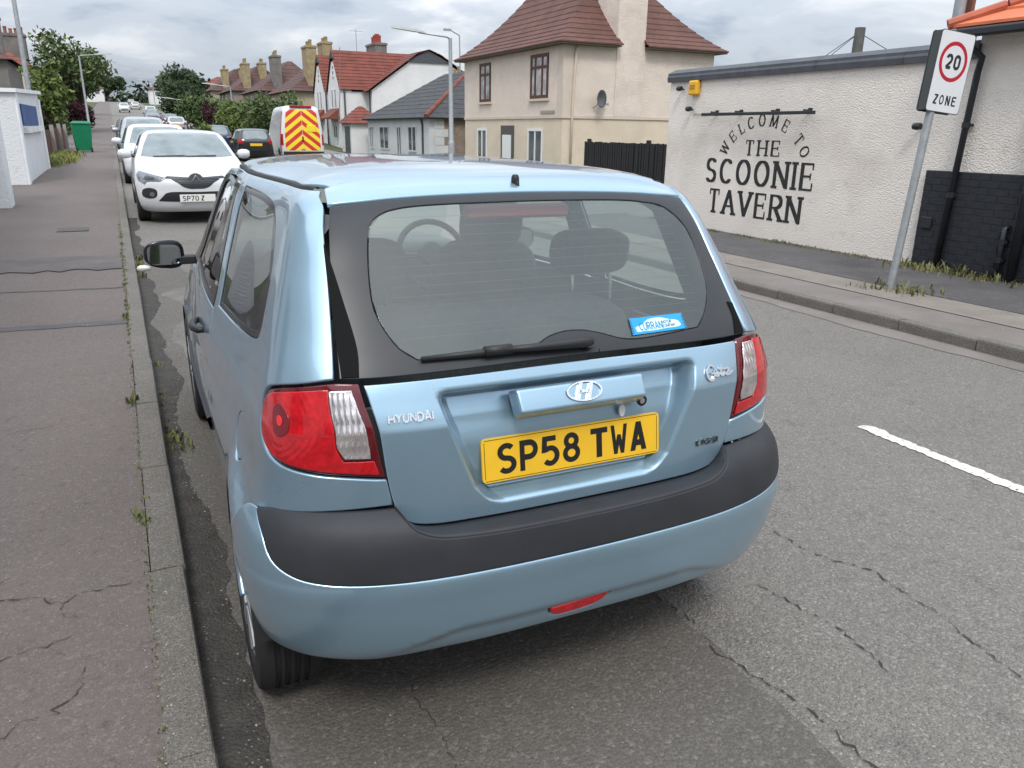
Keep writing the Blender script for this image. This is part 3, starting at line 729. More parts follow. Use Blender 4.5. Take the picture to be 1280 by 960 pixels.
# ---- lamps
LAMP = [(.432, 1.037, 1), (.475, 1.039), (.55, 1.030), (.66, 1.014), (.755, .992), (.795, .96), (.79, .915), (.74, .878), (.64, .851), (.53, .836), (.45, .826), (.386, .816, 1), (.41, .93)]
CLR = [(.446, 1.022, 1), (.488, 1.021, 1), (.485, .96), (.476, .90), (.460, .872, 1), (.414, .870, 1), (.429, .95)]
RED = [(.490, 1.024, 1), (.56, 1.017), (.66, 1.003), (.745, .983), (.782, .957), (.777, .917), (.73, .884), (.635, .859), (.53, .845), (.45, .835), (.398, .827, 1), (.408, .862, 1), (.462, .864, 1), (.479, .90), (.487, .96)]
for sg in (-1, 1):
    fn = body_av(sg)
    h = panel('tail_lamp', fn, LAMP, [], mat('lamp_housing', (.10, .004, .008), .12, coat=.5), car, .03, .014, off=-.004, th=.03, gap=.002)
    def flutes(p, sg=sg): o_ = np.zeros((len(p), 3)); k_ = .0016*np.abs(np.sin(np.pi*p[:, 0]/.0105))*(1+.5*np.sin(p[:, 1]*190)); o_[:, 0] = sg*.5*k_; o_[:, 1] = -.86*k_; return o_
    def rings(p, sg=sg): o_ = np.zeros((len(p), 3)); k_ = .00012*np.sin(2*np.pi*np.hypot(p[:, 0]-.635, p[:, 1]-.948)/.016); o_[:, 0] = sg*.55*k_; o_[:, 1] = -.83*k_; return o_
    panel('red_lens', fn, RED, [], redlens, h, .0055, .012, off=.001, th=.004, bev=.002, disp=rings)
    panel('clear_lens', fn, CLR, [], clearl, h, .0030, .012, off=.001, th=.004, bev=.002, disp=flutes)
    for r_, nm_, mm_, of in ((.040, 'bulb_reflector', mat('dark_red', (.16, .003, .008), .12, coat=.5), .0025), (.013, 'bulb', mat('bright_red', (.75, .03, .03), .1), .0045)):
        panel(nm_, fn, [(.635+r_*math.cos(t*math.pi/8), .948+r_*.9*math.sin(t*math.pi/8)) for t in range(16)], [], mm_, h, .02, .008, off=of, th=.002, bev=.0015)
# ---- flanks
edge = [(.557, 1.441, 1), (.539, 1.425), (.508, 1.405), (.497, 1.36), (.483, 1.25), (.477, 1.12), (.4765, 1.044, 1)]
lampo = [(.55, 1.033), (.66, 1.017), (.757, .995), (.799, .96), (.794, .913), (.743, .875), (.64, .848), (.53, .833), (.45, .823), (.385, .812, 1)]
qwin = yv((.90, 1.025, 1), (.58, 1.030), (.33, 1.050), (.262, 1.072), (.255, 1.12), (.275, 1.20), (.345, 1.30), (.46, 1.362), (.62, 1.388), (.97, 1.399, 1))
DY0 = .985
door_o = yv((DY0, .30, 1), (DY0+.01, .6), (DY0, .9), (DY0-.01, 1.0, 1), (1.02, 1.2), (1.07, 1.402, 1))
for sg in (-1, 1):
    fn = body_av(sg); nm = 'left' if sg < 0 else 'right'
    ar = [yv((y, z))[0] for y, z in arch(WY, .338, 152, 8)]
    loop = edge+lampo+[(.372, .744, 1), (.50, .738), (.65, .726), (.765, .706, 1)]+yv((.10, .66, 1))+[(a, z, 1 if i in (0, len(ar)-1) else 0) for i, (a, z) in enumerate(ar) if z > .3]+yv((.70, .24, 1), (DY0, .24, 1))+[door_o[0]]+door_o[1:]
    loop += yv((1.35, 1.408), (1.7, 1.400), (1.86, 1.385, 1), (1.90, 1.415, 1), (1.72, 1.43), (1.4, 1.437), (.9, 1.439), (.55, 1.439))
    fuel_c = yv((.335, .775))[0]
    fuel = [(fuel_c[0]+.062*math.cos(t*math.pi/8), fuel_c[1]+.068*math.sin(t*math.pi/8)) for t in range(16)]
    holes = [qwin]+([fuel] if sg < 0 else [])
    def flare(p, fn=fn, sg=sg):
        P = fn(p); r = np.hypot(P[:, 1]-WY, P[:, 2]-WZ); o = np.zeros_like(P); o[:, 0] = sg*np.maximum(0, np.interp(P[:, 1], [.1, .34, .67, .9], [.829, .812, .788, .78])-np.abs(P[:, 0]))*sstep((.338+.10-r)/.10); return o
    sp = panel('side_panel', fn, loop, holes, paint, car, .026, .016, gap=.002, disp=flare)
    if sg < 0: panel('fuel_flap', fn, fuel, [], paint, car, .03, .014, off=-.0015, th=.006, gap=.0022)
    q = panel('quarter_window', fn, qwin, [[(a, b) for a, b in inset(smooth_loop(qwin, .03), .016)]], gloss_black, car, .03, .02, off=-.003, th=.004, bev=.001)
    panel('pane', fn, inset(smooth_loop(qwin, .03), .014), [], glass_side, q, .05, .02, off=-.0045, th=.001, bev=.001, raw=True)
    # door skin, its black window frame and the pane
    dl = [(a, b, *r) for a, b, *r in yv((DY0+.004, .27, 1), (DY0+.014, .6), (DY0+.004, .9), (DY0-.006, 1.0, 1), (1.35, 1.003), (1.8, .992), (2.22, .975, 1), (2.26, .8), (2.22, .5), (2.1, .27, 1))]
    d = panel('door', fn, dl, [], paint, car, .04, .02, gap=.002)
    fl = yv((DY0-.004, 1.003, 1), (1.35, 1.006), (1.8, .995), (2.22, .978, 1), (2.05, 1.17), (1.88, 1.36), (1.80, 1.392), (1.6, 1.40), (1.075, 1.40, 1), (1.03, 1.2))
    wl = yv((1.05, 1.025, 1), (1.35, 1.026), (1.8, 1.014), (2.13, 1.002, 1), (1.98, 1.18), (1.83, 1.345), (1.74, 1.374), (1.55, 1.381), (1.125, 1.381, 1), (1.085, 1.2))
    fr_ = panel('window_frame', fn, fl, [wl], gloss_black, d, .03, .02, off=.001, th=.008, bev=.002)
    panel('pane', fn, wl, [], glass_side, d, .06, .03, off=-.004, th=.001, bev=.001)
    hy = BODY.side(np.array([[1.22, .885]]), sg)[0]
    mb = MB(); 
    for i in range(10):
        pass
    prof = [(-.10, 0), (-.085, .022), (-.03, .032), (.03, .032), (.085, .022), (.10, 0)]
    mb.tube([(hy[0]+sg*(p[1]-.004), 1.24+p[0], .885+.004*math.cos(i)) for i, p in enumerate(prof)], [.010, .013, .014, .014, .013, .010], 10)
    mb.obj('door_handle', blackpl if sg < 0 else blackpl, d, True)
    rub = MB(); a = BODY.side(np.stack([np.linspace(1.02, 2.18, 20), np.full(20, .60)], 1), sg); b = BODY.side(np.stack([np.linspace(1.02, 2.18, 20), np.full(20, .545)], 1), sg)
    vs = list(a)+[p+np.array([sg*.013, 0, -.006]) for p in a]+[p+np.array([sg*.013, 0, .006]) for p in b]+list(b)
    rub.add(vs, [(k*20+i, k*20+i+1, (k+1)*20+i+1, (k+1)*20+i) for k in range(3) for i in range(19)]); rub.obj('rubbing_strip', bumpl, d, 40)
    # sill, front wing, pillar
    panel('sill', fn, yv((.71, .235, 1), (2.45, .235, 1), (2.45, .265, 1), (.71, .265, 1)), [], paint, car, .06, .03, gap=.001)
    ar = [yv((y, z))[0] for y, z in arch(FWY, .342, 172, 12)]
    wing = yv((2.262, .94, 1), (2.30, .8), (2.26, .5), (2.14, .27, 1), (2.40, .25, 1))+[(a, z) for a, z in ar]+yv((3.2, .5, 1), (3.15, .72, 1), (2.9, .82), (2.6, .90))
    panel('front_wing', fn, wing, [], paint, car, .045, .02, gap=.002)
    ap = yv((2.235, .985, 1), (2.30, .945, 1), (2.42, .96, 1), (2.28, 1.12), (2.05, 1.36), (1.96, 1.42, 1), (1.88, 1.40, 1), (2.04, 1.2))
    panel('windscreen_pillar', fn, ap, [], gloss_black, car, .03, .02, gap=.001)
    # mirror
    mr = empty_child = bpy.data.objects.new('door_mirror', None); link(mr, car); mr.location = (sg*.785, 2.02, 1.04); mr.scale = (.80, .9, .86)
    bm = bmesh.new(); bmesh.ops.create_uvsphere(bm, u_segments=24, v_segments=14, radius=1)
    for v_ in bm.verts:
        x, y, z = v_.co; f_ = lambda t, p: math.copysign(abs(t)**p, t)
        X = f_(x, .72)*.105; Y = f_(y, .8)*.065; Z = f_(z, .72)*.072
        if Y < -.012: Y = -.012+ (Y+.012)*.15
        Z *= 1-.14*(X*sg/.105); v_.co = (X+sg*.115, Y, Z)
    me = bpy.data.meshes.new('mirror_housing'); bm.to_mesh(me); bm.free(); me.materials.append(gloss_black); me.polygons.foreach_set('use_smooth', [True]*len(me.polygons))
    share('mirror_housing', me, mr)
    mb = MB(); mb.box(-.06, .05, -.02, .035, -.055, -.01, .008); o_ = mb.obj('mirror_arm', blackpl, mr); o_.location = (sg*-.0, 0, 0)
    pl = [(sg*.115+sx_*.085*abs(math.cos(t*math.pi/16))**.5*(1 if math.cos(t*math.pi/16) >= 0 else -1), .052*abs(math.sin(t*math.pi/16))**.5*(1 if math.sin(t*math.pi/16) >= 0 else -1)) for t in range(32) for sx_ in (1,)]
    o_ = mesh('mirror_glass', [(x, -.0245, z) for x, z in pl], [tuple(range(32))[::-1]], mat('mirror', (.42, .45, .47), .02, 1.), mr)
    sb = MB(); sb.box(-.045, .045, -.006, .006, -.03, .03, .003)
# silver indicator bead on the near mirror
mb = MB(); mb.lathe([(0, .03), (.010, .024), (.014, .01), (.014, -.012), (.010, -.025), (0, -.03)], 12, 'x', (-.965, 2.0, .985)); mb.obj('mirror_indicator', mat('indicator', (.75, .72, .66), .2, .3), car, True)
# ---- rear bumper
def bu(*pts):                            # (x, v) on the bumper -> (u, v), right half
    r = []
    for p in pts:
        lo, hi = 0., 1.
        for _ in range(40):
            md = (lo+hi)/2
            if BUMP.P(np.array([md]), np.array([p[1]]))[0][0] < p[0]: lo = md
            else: hi = md
        r.append((lo, p[1], *p[2:]))
    return r
E1 = bu((0, .664), (.15, .665), (.30, .670), (.40, .679), (.445, .697), (.466, .722), (.482, .7415, 1))
btop = bu((.60, .7415), (.70, .7405), (.745, .734, 1))+[(.72, .722, 1)]
bbot = bu((.775, .685), (.765, .632), (.725, .600), (.66, .586), (.50, .578), (.30, .575), (.0, .573))
black = E1+btop+bbot
bpar = panel('bumper_trim', bump_uv, symm(black), [], bumpl, car, .03, .016, gap=.001, bev=.004, center=(0, .6, .5))
ubot = [(u, v+0, *r) for u, v, *r in bbot[::-1]]
ar = []
for y, z in arch(WY, .366, 122, 205, 18):
    lo, hi = .3, 1.4
    if not (.335 < z < .72): continue
    for _ in range(40):
        md = (lo+hi)/2
        if BUMP.P(np.array([md]), np.array([z]))[0][1] < y: lo = md
        else: hi = md
    ar.append((lo, z))
ar = ar
blue = [(u, v) for u, v, *r in ubot]+[(.71, .724, 1), (.78, .716)]+[(ar[0][0], ar[0][1], 1)]+ar[1:-1]+[(ar[-1][0], ar[-1][1], 1)]
blue += bu((.72, .335), (.60, .333), (.45, .337), (.25, .341), (.0, .343))
blue = [tuple(p) for p in blue]
fogr = bu((0, .40))
fog_l = [(-.078, .400, 1), (.066, .412, 1), (.060, .392), (.035, .372), (.0, .365), (-.062, .366), (-.074, .378)]
def low_crease(p):
    P = BUMP.P(p[:, 0], p[:, 1]); x = np.abs(P[:, 0]); s = sstep((.424-p[:, 1]-.05*np.clip((x-.34)/.18, 0, 1))/.03)*(1-sstep((x-.36)/.22))
    o = np.zeros((len(p), 3)); o[:, 1] = .013*s; return o
panel('bumper', bump_uv, symm(blue), [fog_l], paint, car, .013, .014, gap=.001, disp=low_crease, center=(0, .6, .5), th=.02)
panel('fog_lamp', bump_uv, fog_l, [], redlens, car, .02, .012, off=-.008, gap=.004, center=(0, .6, .5))
# ledge between tailgate foot and bumper face
e1 = smooth_loop(E1, .02, False); e1 = BUMP.P(e1[:, 0], e1[:, 1]); e0p = smooth_loop([(x, v, *r) for x, v, *r in [(0, .669), (.27, .671), (.39, .675), (.44, .686), (.47, .711), (.482, .735)]], .02, False)
e0 = BODY.rear(e0p); k = len(e1); t0 = np.linspace(0, 1, len(e0)); t1 = np.linspace(0, 1, k)
e0 = np.stack([np.interp(t1, t0, e0[:, i]) for i in range(3)], 1); e0[:, 1] += .012
vs = []; fs = []
full = lambda a: np.concatenate([(a*np.array([-1, 1, 1]))[::-1][:-1], a])
ring = [full(e0+np.array([0, .0, -.004])), full(e0*.55+e1*.45+np.array([0, 0, .004])), full(e0*.15+e1*.85+np.array([0, 0, .0045])), full(e1+np.array([0, .0015, .0005])), full(e1+np.array([0, .01, -.01]))]
for r_ in ring: vs += list(r_)
n = len(ring[0]); fs = [(q*n+i, q*n+i+1, (q+1)*n+i+1, (q+1)*n+i) for q in range(4) for i in range(n-1)]
mb = MB(); mb.add(vs, fs); mb.obj('bumper_ledge', bumpl, car, True)
# ---- underside and arches
mb = MB(); mb.box(-.60, .60, .02, 3.1, .25, .30); mb.obj('underbody', blackpl, car)
mb = MB(); mb.tube([(.42, -.06, .30), (.42, .3, .30)], .022, 10); mb.lathe([(.09, -.24), (.1, -.2), (.1, .2), (.09, .24)], 16, 'x', (.1, .15, .36)); mb.obj('exhaust', mat('rusty_steel', (.10, .075, .055), .6, .6, var=(20, .4)), car, 40)
for cy in (WY, FWY):
    for sg in (-1, 1):
        mb = MB(); prof = arch(cy, .348, 8, 172, 20)
        vs = [(sg*.50, y, z) for y, z in prof]+[(sg*.80, y, z) for y, z in prof]; n = len(prof)
        mb.add(vs, [(i, i+1, n+i+1, n+i) for i in range(n-1)]+[tuple(range(n))]); mb.obj('wheel_arch_liner', blackpl, car)
# ---- wheels
def wheel_meshes(R, wd, rim):
    mb = MB(); h = wd/2
    prof = [(rim, -h*.82), (rim+.012, -h*.96), (R-.035, -h), (R-.012, -h*.93), (R-.003, -h*.78)]
    for g in (-.42, -.14, .14, .42): prof += [(R, h*(g-.09)), (R-.008, h*(g-.085)), (R-.008, h*(g+.085)), (R, h*(g+.09))]
    prof += [(R-.003, h*.78), (R-.012, h*.93), (R-.035, h), (rim+.012, h*.96), (rim, h*.82)]
    mb.lathe(prof, 48, 'x'); t = mb
    c = MB(); c.lathe([(0, h*.80), (.03, h*.82), (.05, h*.74), (rim*.55, h*.66), (rim*.8, h*.80), (rim-.004, h*.90), (rim+.002, h*.86), (rim+.002, -h*.8)], 40, 'x')
    for k in range(9):
        a = 2*math.pi*k/9; ca, sa = math.cos(a), math.sin(a)
        q = [(.055, -.013), (rim*.9, -.022), (rim*.9, .022), (.055, .013)]
        vs = [(xx, r*ca-t_*sa, r*sa+t_*ca) for xx in (h*.70, h*.95) for r, t_ in q]
        c.add(vs, [(4, 5, 6, 7), (0, 1, 5, 4), (1, 2, 6, 5), (2, 3, 7, 6), (3, 0, 4, 7)])
    return t, c
tyre_mb, cover_mb = wheel_meshes(WR, .182, .195)
alloy = mat('wheel_cover_silver', (.42, .43, .44), .4, .6)
first = None
def add_wheels(parent, ys, x, z, sc=1., tm=None, cm=None):
    global first
    if first is None:
        t = tyre_mb.obj('tyre', rubber, None, 35); c = cover_mb.obj('wheel_cover', alloy, None, 35); first = (t.data, c.data)
        bpy.data.objects.remove(t); bpy.data.objects.remove(c)
    for y in ys:
        for sg in (-1, 1):
            w_ = bpy.data.objects.new('wheel', None); link(w_, parent); w_.location = (sg*x, y, z); w_.rotation_euler = (0, 0, 0 if sg > 0 else math.pi); w_.scale = (sc, sc, sc)
            share('tyre', first[0], w_); share('wheel_cover', first[1], w_)
add_wheels(car, (WY, FWY), .712, WZ)
# ---- nose (out of sight from here, there for other views)
panel('bonnet', BODY.front, symm([(0, .955), (.45, .955), (.60, .945, 1), (.62, .88), (.55, .79, 1), (0, .775)]), [], paint, car, .05, .03, gap=.002)
wsl = symm([(0, .965), (.45, .965), (.62, .975, 1), (.56, 1.2), (.50, 1.405, 1), (.3, 1.43), (0, 1.44)])
panel('windscreen', BODY.front, wsl, [], glass_front, car, .06, .03, off=-.002, th=.001, bev=.001)
panel('front_bumper', BODY.front, symm([(0, .77), (.50, .785), (.53, .66, 1), (.74, .62, 1), (.72, .27, 1), (0, .24)]), [], paint, car, .05, .03, gap=.002)
for sg in (-1, 1): panel('headlamp', BODY.front, [(sg*.545, .78, 1), (sg*.66, .84), (sg*.72, .80, 1), (sg*.735, .64, 1), (sg*.55, .67, 1)], [], clearl, car, .04, .02, gap=.002)
# ---- tailgate furniture
def rear_frame(x, v, fwd=0.):
    p = BODY.rear(np.array([[x, v]]))[0]; a = BODY.rear(np.array([[x+.01, v]]))[0]-BODY.rear(np.array([[x-.01, v]]))[0]; b = BODY.rear(np.array([[x, v+.01]]))[0]-BODY.rear(np.array([[x, v-.01]]))[0]
    a = Vector(a).normalized(); n_ = a.cross(Vector(b)).normalized(); b = n_.cross(a); return Vector(p)+n_*fwd, a, b, n_
# handle bar with emblem
bm = bmesh.new(); bmesh.ops.create_cube(bm, size=1)
for v_ in bm.verts:
    x, y, z = v_.co.x*.368, v_.co.y*.048, v_.co.z*.074
    if v_.co.z < 0: x *= .985
    if v_.co.y < 0: z *= .82; x *= .985
    v_.co = (x, y, z)
bmesh.ops.bevel(bm, geom=list(bm.edges), offset=.009, segments=4, affect='EDGES', profile=.6)
me = bpy.data.meshes.new('tailgate_handle'); bm.to_mesh(me); bm.free(); me.materials.append(paint); me.polygons.foreach_set('use_smooth', [True]*len(me.polygons)); me.set_sharp_from_angle(angle=rad(40))
hb = share('tailgate_handle', me, car, (.006, -.184, .954), (rad(-30), 0, 0))
fr0 = (Vector((0, -.0275, .002)), Vector((1, 0, 0)), Vector((0, 0, 1)), Vector((0, -1, 0)))
el = MB(); ra, rb = .052, .027
ring_o = [(ra*math.cos(t*math.pi/24), rb*math.sin(t*math.pi/24)) for t in range(48)]; ring_i = [(x*.86, z*.80) for x, z in ring_o]
vs = [(x, -.0245, z) for x, z in ring_o]+[(x*.97, -.029, z*.95) for x, z in ring_o]+[(x*1.02, -.029, z*1.02) for x, z in ring_i]+[(x, -.0245, z) for x, z in ring_i]
el.add(vs, [(q*48+i, q*48+(i+1) % 48, (q+1)*48+(i+1) % 48, (q+1)*48+i) for q in range(3) for i in range(48)])
sl = .45
for poly in ([(-.030, -.021), (-.018, -.0225), (-.001, .0215), (-.012, .0215)], [(.012, -.0215), (.001, -.0215), (.018, .0225), (.030, .021)], [(-.016, -.004), (-.012, .004), (.016, .004), (.012, -.004)]):
    q = [(x, z) for x, z in poly]; el.prism(q, .004, (Vector((0, -.0245, 0)), Vector((1, 0, 0)), Vector((0, 0, 1)), Vector((0, -1, 0))))
el.obj('emblem', chrome, hb, 40).location = (.0, 0, .004)
# number plate
pl = bpy.data.objects.new('number_plate', None); link(pl, car); pl.location = (.008, -.163, .806); pl.rotation_euler = (-.134, 0, 0)
yel = mat('plate_yellow', (.80, .47, .02), .35, coat=.3, var=(12, .05)); inkm = mat('plate_black', (.012, .012, .012), .4)
bm = bmesh.new(); bmesh.ops.create_cube(bm, size=1)
for v_ in bm.verts: v_.co = Vector((v_.co.x*.522, v_.co.y*.006, v_.co.z*.113))
bmesh.ops.bevel(bm, geom=[e_ for e_ in bm.edges if abs(e_.verts[0].co.y-e_.verts[1].co.y) > .003], offset=.012, segments=4, affect='EDGES', profile=.5)
me = bpy.data.meshes.new('plate'); bm.to_mesh(me); bm.free(); me.materials.append(yel); share('plate', me, pl)
fr_ = (Vector((-.219, -.0032, -.0395)), Vector((1, 0, 0)), Vector((0, 0, 1)), Vector((0, -1, 0)))
PLW = {'S': .5, 'P': .5, '5': .5, '8': .5, 'T': .5, 'W': .5, 'A': .5}
PG = {'W': (.5, [[(0, 1), (.16, 0), (.33, .66), (.50, 0), (.66, 1)]], []), 'A': (.5, [[(0, 0), (.25, 1), (.5, 0)], [(.09, .27), (.41, .27)]], []), 'N': (.5, [[(0, 0), (0, 1), (.5, 0), (.5, 1)]], []), 'Z': (.5, [[(0, 1), (.5, 1), (0, 0), (.5, 0)]], [])}
def plate_text(text, xs, hgt, cw, fr, depth, wd=.175):
    mb = MB(); o, ax, ay, an = fr
    for ch, x in zip(text, xs):
        if ch in PG:
            ps = []; [nib(q, wd*(.86 if ch == 'W' else 1.05), wd*.02 if ch != 'Z' else wd, ps) for q in PG[ch][1][:1]]; [stroke(q, wd, ps) for q in PG[ch][1][1:]]
        else: gw, ps = glyph(ch, 'sans', 1., wd)
        lo = min(p[0] for q in ps for p in q); hi = max(p[0] for q in ps for p in q); zl = min(p[1] for q in ps for p in q); zh = max(p[1] for q in ps for p in q); k = cw/(hi-lo); kz = hgt/(zh-zl)
        for i, q in enumerate(ps): mb.prism([((a-lo)*k, (b-zl)*kz) for a, b in q], depth*(1+.05*i/len(ps)), (o+ax*x, ax, ay, an))
    return mb
for ch, xx in zip('SP58TWA', [0, .061, .122, .183, .266, .327, .388]): plate_text(ch, [xx], .079, .051, fr_, .0006, .205).obj('plate_character', inkm, pl)
bd = MB()
for (a, b, c, d_) in ((-.253, .253, .0515, .0527), (-.253, .253, -.0527, -.0515), (-.2542, -.253, -.047, .047), (.253, .2542, -.047, .047)): bd.box(a, b, -.0037, -.003, c, d_)
bd.obj('plate_border', inkm, pl)
# lock, white pads, badges, sticker
o_, a, b, n_ = rear_frame(.196, .912, .0)
o_ = o_+Vector((0, .028, 0)); mb = MB()
mb.prism([(.0145*math.cos(t*math.pi/12), .0145*math.sin(t*math.pi/12)) for t in range(24)], .006, (o_, a, b, n_)); lk = mb.obj('tailgate_lock', gloss_black, car)
mb = MB(); mb.prism([(.0075*math.cos(t*math.pi/8), .0075*math.sin(t*math.pi/8)) for t in range(16)], .0072, (o_, a, b, n_)); mb.obj('lock_barrel', chrome, lk)
for (x, v_) in ((.147, .886), (.134, .757)):
    mb = MB(); q = Vector((x, -.1775+.012*(v_ < .8), v_)); ax, ay, an = Vector((1, 0, 0)), Vector((0, -math.sin(.134)*-1, math.cos(.134))), Vector((0, -1, 0))
    mb.prism([(.009*math.cos(t*math.pi/10), .016*math.sin(t*math.pi/10)) for t in range(20)], .004, (q+Vector((0, .016, 0)), ax, ay, an)); mb.obj('adhesive_pad', mat('white_foam', (.75, .75, .73), .8), car)
def badge(name, text, x0, x1, v, hgt, m, sx=1., wd=.16, slant=0., gap=.2, depth=.004):
    o_, a, b, n_ = rear_frame((x0+x1)/2, v, .0005); half = (x1-x0)/2
    return merge(letters(text, hgt, (o_-a*half, a, b, n_), depth, 'sans', sx, wd, gap=gap, width=(x1-x0), slant=slant)).obj(name, m, car)
badge('maker_badge', 'HYUNDAI', -.488, -.386, .949, .018, chrome, 1.35, .26, gap=.34)
# script model badge drawn as pen strokes
o_, a, b, n_ = rear_frame(.448, .958, .0005); mb = MB(); ps = []
for s_ in ([(-.022, .018), (-.034, .026), (-.047, .016), (-.052, 0), (-.046, -.013), (-.034, -.014), (-.026, -.002), (-.026, .003), (-.038, .003)], [(-.026, .0), (-.016, .006), (-.018, .013), (-.025, .008), (-.023, -.004), (-.012, -.006), (-.004, .002)], [(.004, .022), (-.002, -.005), (.006, -.007), (.012, -.001)], [(-.008, .011), (.014, .011)], [(.014, .009), (.030, .010), (.016, -.006), (.028, -.007), (.044, .002)]):
    stroke([tuple(p) for p in smooth_loop(s_, .004, False)], .0048, ps)
for i, q in enumerate(ps): mb.prism(q, .004*(1+.05*i/len(ps)), (o_, a, b, n_))
mb.obj('model_badge', chrome, car)
o_, a, b, n_ = rear_frame(.413, .760, .0005)
tb = merge(letters('1.1', .017, (o_-a*.04, a, b, n_), .003, 'sans', 1., .24, gap=.3, width=.024)); t2 = merge(letters('GSI', .015, (o_-a*.008, a, b, n_), .003, 'sans', 1.2, .2, gap=.22, width=.046)); tb.add(t2.v, t2.f)
tb.obj('engine_badge', mat('dark_chrome', (.12, .13, .13), .25, .8), car)
st = bpy.data.objects.new('window_sticker', None); link(st, car); o_, a, b, n_ = rear_frame(.280, 1.094, .0022)
mb = MB(); mb.prism([(-.088, -.024), (.088, -.021), (.086, .0245), (-.085, .0235)], .0006, (o_, a, b, n_)); mb.obj('sticker_ground', mat('sticker_blue', (.012, .30, .68), .4), st)
mb = MB(); mb.prism([tuple(p) for p in smooth_loop([(-.072, -.016), (-.074, -.004), (-.052, .002), (-.030, .015), (.01, .018), (.04, .010), (.066, .004), (.072, -.010), (.05, -.014), (.03, -.014), (-.02, -.017), (-.05, -.016)], .01)], .0009, (o_, a, b, n_)); mb.obj('sticker_car_shape', mat('sticker_pale', (.55, .75, .86), .4), st)
merge(letters('CURRAN', .020, (o_-a*.060-b*.013, a, b, n_), .0016, 'sans', 1., .17, width=.072, gap=.26)).obj('sticker_name', mat('sticker_ink', (.02, .22, .42), .4), st)
m2_ = merge(letters('MOTOR', .008, (o_+a*.014-b*.0, a, b, n_), .0013, 'sans', 1., .16, width=.03, gap=.22)); x_ = merge(letters('COMPANY', .008, (o_+a*.014-b*.011, a, b, n_), .0013, 'sans', 1., .16, width=.04, gap=.22)); m2_.add(x_.v, x_.f)
m2_.obj('sticker_small_print', mat('sticker_dark', (.02, .03, .05), .4), st)
mb = MB()
for s_ in (-1, 1):
    for i in range(9): mb.prism([(s_*.084-.003, -.020+i*.0047), (s_*.084+.003, -.020+i*.0047), (s_*.084+.003, -.018+i*.0047), (s_*.084-.003, -.018+i*.0047)], .001, (o_, a, b, n_))
tag(mb.obj('sticker_border_ticks', mat('sticker_dark', (.02, .03, .05), .4), st), kind='stuff')
for nm_, lp in (('seal_flap', [(-.574, 1.047, 1), (-.536, 1.047, 1), (-.528, 1.10), (-.537, 1.20), (-.548, 1.29), (-.553, 1.32), (-.561, 1.25), (-.568, 1.15)]), ('seal_flap', [(.574, 1.047, 1), (.535, 1.047, 1), (.552, 1.09), (.549, 1.125, 1), (.569, 1.12, 1)])):
    panel(nm_, BODY.rear, lp, [], mat('black_flap', (.004, .004, .004), .7, spec=.15), car, .02, .014, off=.003, th=.003, bev=.001)
# wiper
def on_glass(x, v, d): p, a, b, n_ = rear_frame(x, v, d); return p
wp = bpy.data.objects.new('rear_wiper', None); link(wp, car)
mb = MB(); mb.tube([on_glass(.055, 1.066, .012), on_glass(.04, 1.066, .022), on_glass(-.02, 1.066, .024), on_glass(-.10, 1.067, .022), on_glass(-.19, 1.069, .020)], [.012, .014, .012, .010, .008], 10); mb.obj('wiper_arm', blackpl, wp, True)
mb = MB(); mb.tube([on_glass(.03, 1.072, .010), on_glass(-.10, 1.071, .010), on_glass(-.25, 1.071, .010), on_glass(-.39, 1.071, .009)], [.006, .008, .009, .006], 8); mb.tube([on_glass(-.165, 1.071, .016), on_glass(-.235, 1.071, .016)], .013, 8); mb.obj('wiper_blade', blackpl, wp, True)
mb = MB(); q, a, b, n_ = rear_frame(.045, 1.066, 0); mb.prism([(.024*math.cos(t*math.pi/10), .016*math.sin(t*math.pi/10)) for t in range(20)], .022, (q, a, b, n_)); mb.obj('wiper_pivot', gloss_black, wp, 40)
mb = MB(); mb.tube([on_glass(.085, 1.055, .0025), on_glass(.083, 1.047, .0025)], .0015, 6); mb.obj('glass_mark', blackpl, wp)
# high brake lamp inside the glass
mb = MB(); mb.box(-.16, .15, .165, .20, 1.355, 1.392, .008); bl = mb.obj('brake_lamp_housing', mat('lamp_red_in', (.35, .05, .06), .3), car)
# ---- cabin
mb = MB(); mb.box(-.66, .66, .0, 2.5, .26, .30); mb.obj('cabin_floor', trim_in, car)
def cushion(name, cx, cy, cz, sx, sy, sz, tilt, m, parent, p=.55):
    bm = bmesh.new(); bmesh.ops.create_uvsphere(bm, u_segments=20, v_segments=12, radius=1); f_ = lambda t, q: math.copysign(abs(t)**q, t)
    for v_ in bm.verts: v_.co = Vector((f_(v_.co.x, p)*sx/2, f_(v_.co.y, p)*sy/2, f_(v_.co.z, p)*sz/2))
    me = bpy.data.meshes.new(name); bm.to_mesh(me); bm.free(); me.materials.append(m); me.polygons.foreach_set('use_smooth', [True]*len(me.polygons))
    return share(name, me, parent, (cx, cy, cz), (tilt, 0, 0))
for sx_ in (-.36, .37):
    s_ = bpy.data.objects.new('front_seat', None); link(s_, car)
    cushion('seat_cushion', sx_, 1.62, .50, .50, .55, .18, .08, seat_m, s_); cushion('seat_back', sx_, 1.34, .83, .50, .17, .66, -.24+.48, seat_m, s_); cushion('headrest', sx_+.005, 1.235, 1.215, .27, .11, .20, .2, seat_m, s_)
    mb = MB(); [mb.tube([(sx_+d, 1.24, 1.08), (sx_+d, 1.235, 1.18)], .006, 6) for d in (-.06, .06)]; mb.obj('headrest_post', chrome, s_)
s_ = bpy.data.objects.new('rear_bench', None); link(s_, car)
cushion('seat_cushion', 0, .80, .48, 1.2, .52, .2, .05, seat_m, s_); cushion('seat_back', 0, .52, .80, 1.2, .16, .56, .24, seat_m, s_)
